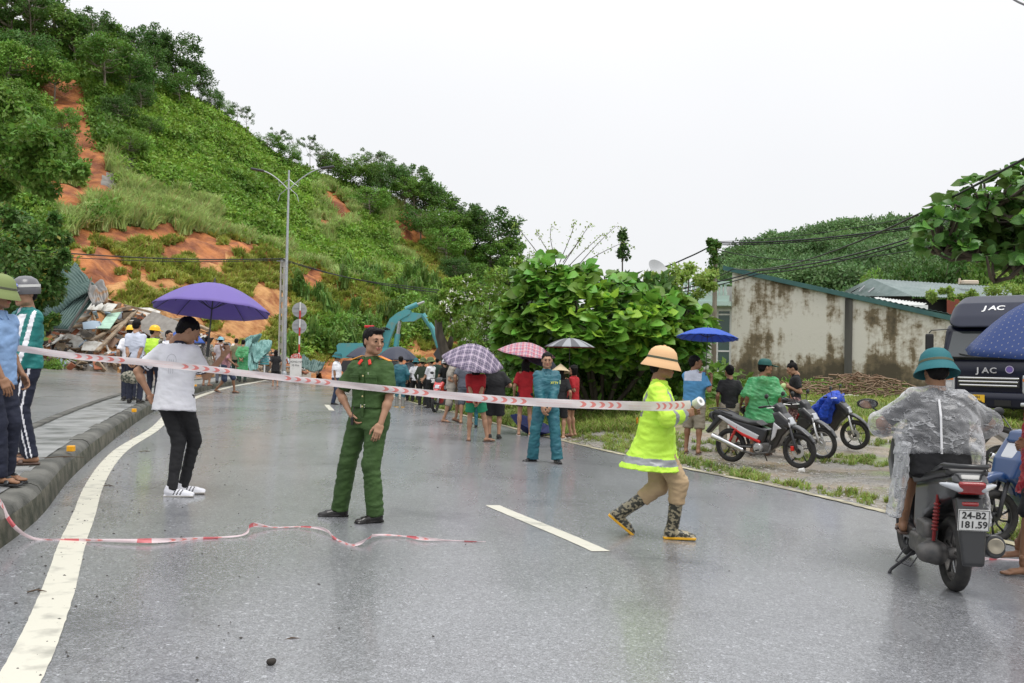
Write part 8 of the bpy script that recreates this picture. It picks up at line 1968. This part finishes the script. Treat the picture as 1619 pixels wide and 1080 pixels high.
for sd, z0, z1 in ((1, -.42, .12), (-1, -.46, .12)):
    F_.loft([(z0, .05, .13, sd*.30, -.02), ((z0+z1)/2, .045, .15, sd*.27, 0), (z1, .04, .13, sd*.24, 0)], c['O'], np.eye(3), n=2., k=.02)
v, f = F_.mesh(.015); v = folds(v, f, .03, 83, (12, 12, 3)); obj('raincoat_skirt', mk_mesh('raincoat_skirt', v, f, [CLEAR]), c['root'])
m = MB(); m.tube([T(.03, .205, z) for z in (.03, .15, .3)]+[T(.03, .165, .42)], .008, 5); m.build('seam', mm('white_seam', (.75, .75, .77), .4), c['root'])
m = MB(); m.lathe([(.1145, .03), (.117, .034), (.1145, .038)], c['hc']+c['Hr']@np.array([0, .012, .012]), c['Hr']@rotm('X', R(6)), 28, sx=.92, sy=1.06); m.build('chin_strap', mm('grey_strap', (.25, .24, .22), .6), c['root'])
# person at the right edge in red under the dotted umbrella
g_, dd_ = G(1652, 905)
person('person in a dark red poncho mostly outside the frame at the right edge', 1660, 912, 570, -70, dict(mat=M('red_poncho', (.4, .01, .03), .4, bump=.6, bscale=15, bdist=.03), sleeve=1.3, sr=1.5, fit=1.3, hem=-.3, flare=1.2, fold=.025, name='poncho'), dict(mat=BLK, len=.55), feet='bare', res=.0135, rf=(1612, -.05, -85), lf=(1640, .35, -85), rh=(1606, 700, -.1), re=(0, -.5, -1), seed=85, skin=SKIND)
DOT = fabric('navy_dotted_fabric', (.025, .06, .22), 'dots', .25)
umbrella('navy umbrella with small pale dots coming in at the right edge', P(1668, 468, dd_-.3), .64, (-.1, -.1, 1), [DOT], 8, .46, shaft_to=P(1650, 640, dd_-.2), group=None)
# ================================================================ truck
def truck():
    g, d = G(1562, 670); th = R(-42); e = empty('truck', g, th, 'dark blue truck cab parked on the verge at the right, partly behind the dotted umbrella', 'truck'); e.scale = (1.1,)*3
    NV = mm('truck_navy', (.004, .006, .02), .3, spec=.35, coat=.15); NV2 = mm('truck_navy_roof', (.01, .014, .034), .4, spec=.35, coat=.1)
    AxA, AxB, AxN = (0, 1, 0), (0, 0, 1), (1, 0, 0)
    part(e, 'cab', NV, Field().extr([(0, .62), (-.02, 1.2), (.06, 1.38), (.32, 2.05), (.45, 2.16), (1.7, 2.18), (1.7, .62)], 1.0, A=AxA, B=AxB, N=AxN, rd=.09), .04)
    part(e, 'roof_deflector', NV2, Field().extr([(.12, 2.08), (.3, 2.34), (.6, 2.64), (1.05, 2.82), (1.75, 2.88), (1.75, 2.08)], .98, A=AxA, B=AxB, N=AxN, rd=.3), .04)
    gl = mm('windscreen', (.05, .06, .065), .06, spec=.8)
    # windscreen, a plate proud of the sloping face
    s0, s1 = np.array([.045, 1.34]), np.array([.325, 2.02]); nrm_ = np.array([-(s1-s0)[1], (s1-s0)[0]]); nrm_ /= np.linalg.norm(nrm_)
    m = MB(); q0, q1 = s0+nrm_*.015, s1+nrm_*.015; B_ = unit(np.array([0, *(s1-s0)])); Hh = np.linalg.norm(s1-s0)
    m.prism([(-.88, .03), (.88, .03), (.82, Hh-.03), (-.82, Hh-.03)], .006, ((0, q0[0], q0[1]), (1, 0, 0), B_, np.array([0, *nrm_]))); m.build('windscreen', gl, e)
    F_ = Field(); F_.box((0, .0, 1.42), (.9, .05, .02), rotm('X', R(0)), rd=.015); part(e, 'wiper_cowl', BLACKP, F_, .02)
    for s in (-1, 1):
        m = MB(); m.tube([(s*.1, .0, 1.4), (s*.62, .06, 1.5)], .012, 5); m.build('wiper', BLACKP, e)
        MB().prism([(.3, 1.4), (1.15, 1.36), (1.15, 1.98), (.52, 1.98)], .006, ((s*1.003, 0, 0), AxA, AxB, AxN)).build('side_window', gl, e)
        F_ = Field(); F_.box((s*.82, -.02, .86), (.15, .05, .2), rd=.03); h = part(e, 'headlamp', GLS, F_, .02)
        small_box(h, 'indicator', mm('amber_lens', (.75, .2, .02), .2), np.array([s*.82, -.075, .95]), (.13, .006, .025), None)
        small_box(h, 'reflector', CHR, np.array([s*.82, -.074, .82]), (.1, .004, .06), None)
        F_ = Field(); F_.box((s*.78, -.13, .44), (.12, .03, .045), rd=.015); part(e, 'fog_lamp', GLS, F_, .02)
        m = MB(); m.tube([(s*.9, .25, 2.05), (s*1.2, .05, 2.02), (s*1.25, .02, 1.95)], .014, 6); m.tube([(s*.98, .2, 1.42), (s*1.2, .05, 1.5)], .012, 6); F_ = Field(); 
        o = m.build('mirror_arm', BLACKP, e); F_.box((s*1.24, .03, 1.75), (.09, .03, .19), rd=.025); v, f = F_.mesh(.02); obj('mirror', mk_mesh('mirror', v, f, [BLACKP]), o)
        m = MB(); m.lathe([(.0, -.1), (.2, -.1), (.24, -.12), (.38, -.13), (.42, -.1), (.42, .1), (.38, .13), (.0, .1)], (s*.82, .85, .42), rotm('Y', R(90)), 28); m.build('wheel', TYRE, e, smooth='auto')
    part(e, 'bumper', NV, Field().extr([(-.1, .34), (-.12, .58), (-.06, .68), (.3, .68), (.3, .34)], 1.02, A=AxA, B=AxB, N=AxN, rd=.04), .03)
    for z, w in ((.98, .62), (.9, .6), (.82, .58)): F_ = Field(); F_.box((0, -.045, z), (w, .02, .022), rd=.012); part(e, 'grille_bar', CHR, F_, .015)
    small_box(e, 'grille_back', BLACKP, np.array([0, -.03, .9]), (.62, .012, .12), None); small_box(e, 'intake', BLACKP, np.array([.32, -.125, .46]), (.16, .006, .06), None)
    pl = small_box(e, 'number_plate', mm('plate_yellow', (.85, .5, .03), .4), np.array([-.2, -.135, .52]), (.165, .006, .1), None)
    X, Y, Z = (1, 0, 0), (0, 0, 1), (0, -1, 0)
    for tx, z in (('24H', .565), ('014.36', .475)): text_obj('plate_number', tx, .085, mm('plate_ink', (.03, .03, .03), .5), pl, frame_m((-.2, -.143, z), X, Y, Z), .001, True)
    for i, (ch_, dx) in enumerate((('J', -.14), ('A', 0), ('C', .14))): text_obj('badge_letter', ch_, .17, CHR, e, frame_m((-.05+dx*1.1, -.035, 1.14), (1.2, 0, 0), Y, Z), .008, True)
    for i, (ch_, dx) in enumerate((('J', -.15), ('A', 0), ('C', .15))): text_obj('roof_letter', ch_, .2, mm('white_lettering', (.8, .8, .8), .4), e, frame_m((-.05+dx*1.05, .475, 2.5), (1.2, 0, 0), unit(np.array([0.1, .7, .7])), unit(np.array([0, -.7, .7]))), .02, True)
    m = MB(); m.lathe([(0, 0), (.085, 0), (.085, .006), (0, .006)], (.42, -.02, 1.17), rotm('X', R(90)), 24); m.build('round_sticker', mm('purple_sticker', (.15, .1, .35), .4), e)
    m = MB(); m.lathe([(.07, .007), (.078, .007), (.078, .009), (.07, .009), (.07, .007)], (.42, -.02, 1.17), rotm('X', R(90)), 24); m.build('sticker_ring', WHITE, e)
    m = MB(); m.tube([(.75, .35, 2.1), (.78, .3, 3.1)], .008, 5); m.build('aerial', BLACKP, e)
    m = MB(); m.box((0, 3.9, .78), (.45, 2.2, .12)); m.build('chassis', DARKM, e)
    part(e, 'cargo_box', mm('truck_box_grey', (.35, .36, .38), .5), Field().box((0, 4.3, 1.75), (1.02, 2.3, .95), rd=.03), .08)
    for s in (-1, 1):
        m = MB(); m.lathe([(.0, -.12), (.24, -.14), (.38, -.13), (.42, -.1), (.42, .1), (.38, .13), (.0, .1)], (s*.8, 4.9, .42), rotm('Y', R(90)), 28); m.build('wheel', TYRE, e, smooth='auto')
    return e
truck()
# ================================================================ barrier tape
def tapemat(name, crumple=False):
    m = bpy.data.materials.new(name); m.use_nodes = True; N = m.node_tree.nodes; L = m.node_tree.links; b = N['Principled BSDF']; b.inputs['Roughness'].default_value = .35
    uv = N.new('ShaderNodeUVMap'); uv.uv_map = 'tape'; sx = N.new('ShaderNodeSeparateXYZ'); L.new(uv.outputs[0], sx.inputs[0]); U, V = sx.outputs[0], sx.outputs[1]
    def mt(op, a, c=None, d=None):
        x = N.new('ShaderNodeMath'); x.operation = op
        for i, q in enumerate((a, c, d)):
            if q is None: continue
            if isinstance(q, (int, float)): x.inputs[i].default_value = q
            else: L.new(q, x.inputs[i])
        return x.outputs[0]
    # five rounded arrow marks, then a gap with small print, every 0.82 m
    rep = mt('FRACT', mt('MULTIPLY', U, 1/.82)); inside = mt('LESS_THAN', rep, .5)
    f = mt('FRACT', mt('MULTIPLY', rep, 10.)); vv = mt('ABSOLUTE', mt('SUBTRACT', V, .5))
    c = mt('ADD', f, mt('MULTIPLY', mt('MULTIPLY', vv, vv), 3.2))
    mark = mt('MULTIPLY', mt('GREATER_THAN', c, .38), mt('LESS_THAN', c, .78)); mark = mt('MULTIPLY', mark, mt('LESS_THAN', vv, .33)); mark = mt('MULTIPLY', mark, inside)
    pr = N.new('ShaderNodeTexNoise'); pr.inputs['Scale'].default_value = 60; L.new(uv.outputs[0], pr.inputs['Vector'])
    txt = mt('MULTIPLY', mt('MULTIPLY', mt('GREATER_THAN', rep, .58), mt('LESS_THAN', rep, .93)), mt('MULTIPLY', mt('LESS_THAN', mt('ABSOLUTE', mt('SUBTRACT', mt('FRACT', mt('MULTIPLY', V, 3)), .5)), .2), mt('GREATER_THAN', pr.outputs[0], .5))); txt = mt('MULTIPLY', txt, mt('LESS_THAN', vv, .3))
    mx = N.new('ShaderNodeMixRGB'); L.new(mark, mx.inputs[0]); mx.inputs[1].default_value = (.8, .72, .73, 1); mx.inputs[2].default_value = (.78, .26, .24, 1)
    m2 = N.new('ShaderNodeMixRGB'); L.new(mt('MULTIPLY', txt, .5), m2.inputs[0]); L.new(mx.outputs[0], m2.inputs[1]); m2.inputs[2].default_value = (.75, .4, .4, 1)
    if crumple:
        mx.inputs[1].default_value = (.8, .66, .68, 1); c2 = mt('LESS_THAN', mt('FRACT', mt('MULTIPLY', U, 2.1)), .2); m3 = N.new('ShaderNodeMixRGB'); L.new(c2, m3.inputs[0]); L.new(m2.outputs[0], m3.inputs[1]); m3.inputs[2].default_value = (.7, .16, .18, 1); m2 = m3
    L.new(m2.outputs[0], b.inputs['Base Color'])
    tr = N.new('ShaderNodeBsdfTranslucent'); L.new(m2.outputs[0], tr.inputs['Color']); ms = N.new('ShaderNodeMixShader'); ms.inputs[0].default_value = .3; L.new(b.outputs[0], ms.inputs[1]); L.new(tr.outputs[0], ms.inputs[2]); L.new(ms.outputs[0], N['Material Output'].inputs['Surface']); return m
def tape(name, pts, widths, mat, label, ups, n=12):
    pts = np.array(pts, float); S = np.r_[0, np.cumsum(np.linalg.norm(np.diff(pts, axis=0), axis=1))]; s = np.linspace(0, S[-1], max(int(S[-1]/.05), 20))
    Pp = np.stack([_smooth_interp(s, S, pts[:, i]) for i in range(3)], 1); w = np.interp(s, S, widths); up = np.stack([np.interp(s, S, np.array(ups)[:, i]) for i in range(3)], 1); Tn = unit(np.gradient(Pp, axis=0)); up = unit(up-Tn*(up*Tn).sum(1, keepdims=True)); nn = np.cross(Tn, up)
    V = []; uvs = []
    for i in range(len(s)):
        for k, a in enumerate((-.5, -.17, .17, .5)): V.append(Pp[i]+up[i]*a*w[i]+nn[i]*(.004*math.sin(s[i]*9+k*1.7)+.003*math.sin(s[i]*31+k*2.))); uvs.append((s[i], a+.5))
    Fs = np.array([(i*4+k, (i+1)*4+k, (i+1)*4+k+1, i*4+k+1) for i in range(len(s)-1) for k in range(3)])
    me = mk_mesh(name, V, Fs, [mat]); uv = me.uv_layers.new(name='tape'); li = np.zeros(len(me.loops), np.int32); me.loops.foreach_get('vertex_index', li); uv.data.foreach_set('uv', np.array(uvs)[li].astype(np.float32).ravel())
    return setp(obj(name, me), label, 'barrier tape')
TM = tapemat('red_white_tape'); TG = tapemat('crumpled_tape', True)
dT = LIMEC['d']
tp_ = [(-60, 539, 7.4), (0, 546.5, 7.45), (110, 562, 7.55), (230, 573, 7.65), (340, 585, 7.75), (480, 601, 7.85), (600, 614, 7.8), (720, 626, 7.85), (850, 636, 7.95), (980, 641, 8.05), (1060, 642, dT-.4), (1092, 640, dT-.2)]
tape('barrier_tape', [P(*q) for q in tp_], [.05, .05, .052, .055, .055, .052, .056, .062, .068, .075, .075, .07], TM, 'red and white barrier tape stretched across the road at waist height', [(0, 0, 1)]*12)
gt = [(-10, 786, .12), (0, 797, .1), (22, 832, .05), (52, 856, .02), (110, 857, .015), (170, 859, .02), (240, 862, .03), (310, 855, .015), (384, 850, .02), (402, 840, .05), (430, 838, .02), (480, 836, .015), (508, 842, .03), (535, 858, .015), (563, 866, .02), (580, 862, .045), (596, 852, .03), (640, 851, .015), (668, 856, .02), (700, 857, .015), (768, 858, .006)]
pg_ = [G(u, v)[0]+np.array([0, 0, z]) for u, v, z in gt]
for k_ in (0, 1): pg_[k_] = G(gt[k_][0], gt[k_][1], ME)[0]+np.array([0, 0, .02])
pg_[2] = G(22, 832, .12)[0]
rr4 = np.random.default_rng(4)
tape('fallen_tape', pg_, [.03, .03, .025, .02, .016, .02, .035, .018, .014, .032, .012, .012, .022, .016, .022, .03, .02, .012, .03, .01, .006], TG, 'second red and white tape lying crumpled across the road from the kerb', [(rr4.normal()*.5, .5, 1) for _ in gt])
gt = [(1535, 897, .02), (1548, 889, .03), (1575, 886, .01), (1640, 889, .01)]
tape('fallen_tape', [G(u, v)[0]+np.array([0, 0, z]) for u, v, z in gt], [.03, .04, .018, .02], TG, 'short piece of tape on the road behind the scooter exhaust', [(0, .5, 1)]*4)
# ================================================================ small things by the kerb and on the ground
RF = mm('orange_reflector', (.9, .42, .01), .35)
for u, v, lab in ((112, 714, 'orange reflector block on the kerb nearest the student'), (212, 652, 'orange reflector block on the kerb beside the young man in white'), (309, 611, 'orange reflector block on the kerb by the young man in white, right side'), (355, 604, 'small far orange reflector on the kerb near the walking man')):
    p, d = G(u, v, ME); s = 1
    o = MB().box((0, 0, .028), (.035, .03, .03), bev=.006).build('kerb_reflector', RF); o.location = (p[0], p[1], float(gz(float(xk(p[1])), p[1]))+ME+.002); setp(o, lab, 'reflector', 'orange reflectors along the kerb')
TWIG = mm('twig_bark', (.09, .06, .04), .8)
def twig(u, v, L_, a, lab, lift=0.):
    p = G(u, v, lift)[0]; m = MB(); d = np.array([math.cos(a), math.sin(a), 0])*L_/2; k = np.array([-d[1], d[0], 0])*.12
    m.tube([-d, k+np.array([0, 0, .01]), d*.9], [.004, .005, .002], 5); m.tube([k*.8, k*.8+d*.4+np.array([-d[1], d[0], 0])*.3], [.003, .001], 4); o = m.build('twig', TWIG); o.location = p+np.array([0, 0, .008]); setp(o, lab, 'twig', 'twigs lying on the road')
twig(59, 938, .1, .25, 'thin twig on the edge line at the lower left'); twig(462, 1015, .12, .5, 'thin twig on the bare asphalt at the bottom middle'); twig(172, 770, .12, 0, 'short twig lying on the edge line by the fallen tape'); twig(100, 725, .4, .4, 'dead stalks beside the nearest kerb reflector', ME); twig(230, 715, .15, 0, 'small twig right of the edge line', 0)
F_ = Field(); F_.ell((0, 0, .015), (.02, .016, .015)).ell((.012, .004, .02), (.01, .01, .01), k=.01); v, f = F_.mesh(.004); o = obj('clod', mk_mesh('clod', v, f, [mm('dark_clod', (.03, .025, .02), .8)]), loc=G(428, 1052)[0]); setp(o, 'small dark clod of earth on the road at the bottom', 'clod')
F_ = Field(); F_.loft([(0, .03, .03), (.09, .038, .038)], k=0); v, f = F_.mesh(.007); o = obj('paper_cup', mk_mesh('paper_cup', v, f, [WHITE]), loc=at_px(1263, 744), rot=(R(80), 0, R(50))); setp(o, 'crushed white paper cup lying by the front wheel of the parked motorbike', 'cup')
for u, v, lab in ((58, 830, 'white scrap of paper in the gutter by the kerb'), (108, 752, 'pale leaf scrap at the foot of the kerb')):
    p = G(u, v)[0]; o = MB().prism([(-.02, -.01), (.02, -.014), (.026, .01), (-.01, .016)], .0015, ((0, 0, .004), (1, 0, 0), (0, 1, 0), (0, 0, 1))).build('paper_scrap', WHITE); o.location = p; setp(o, lab, 'litter')
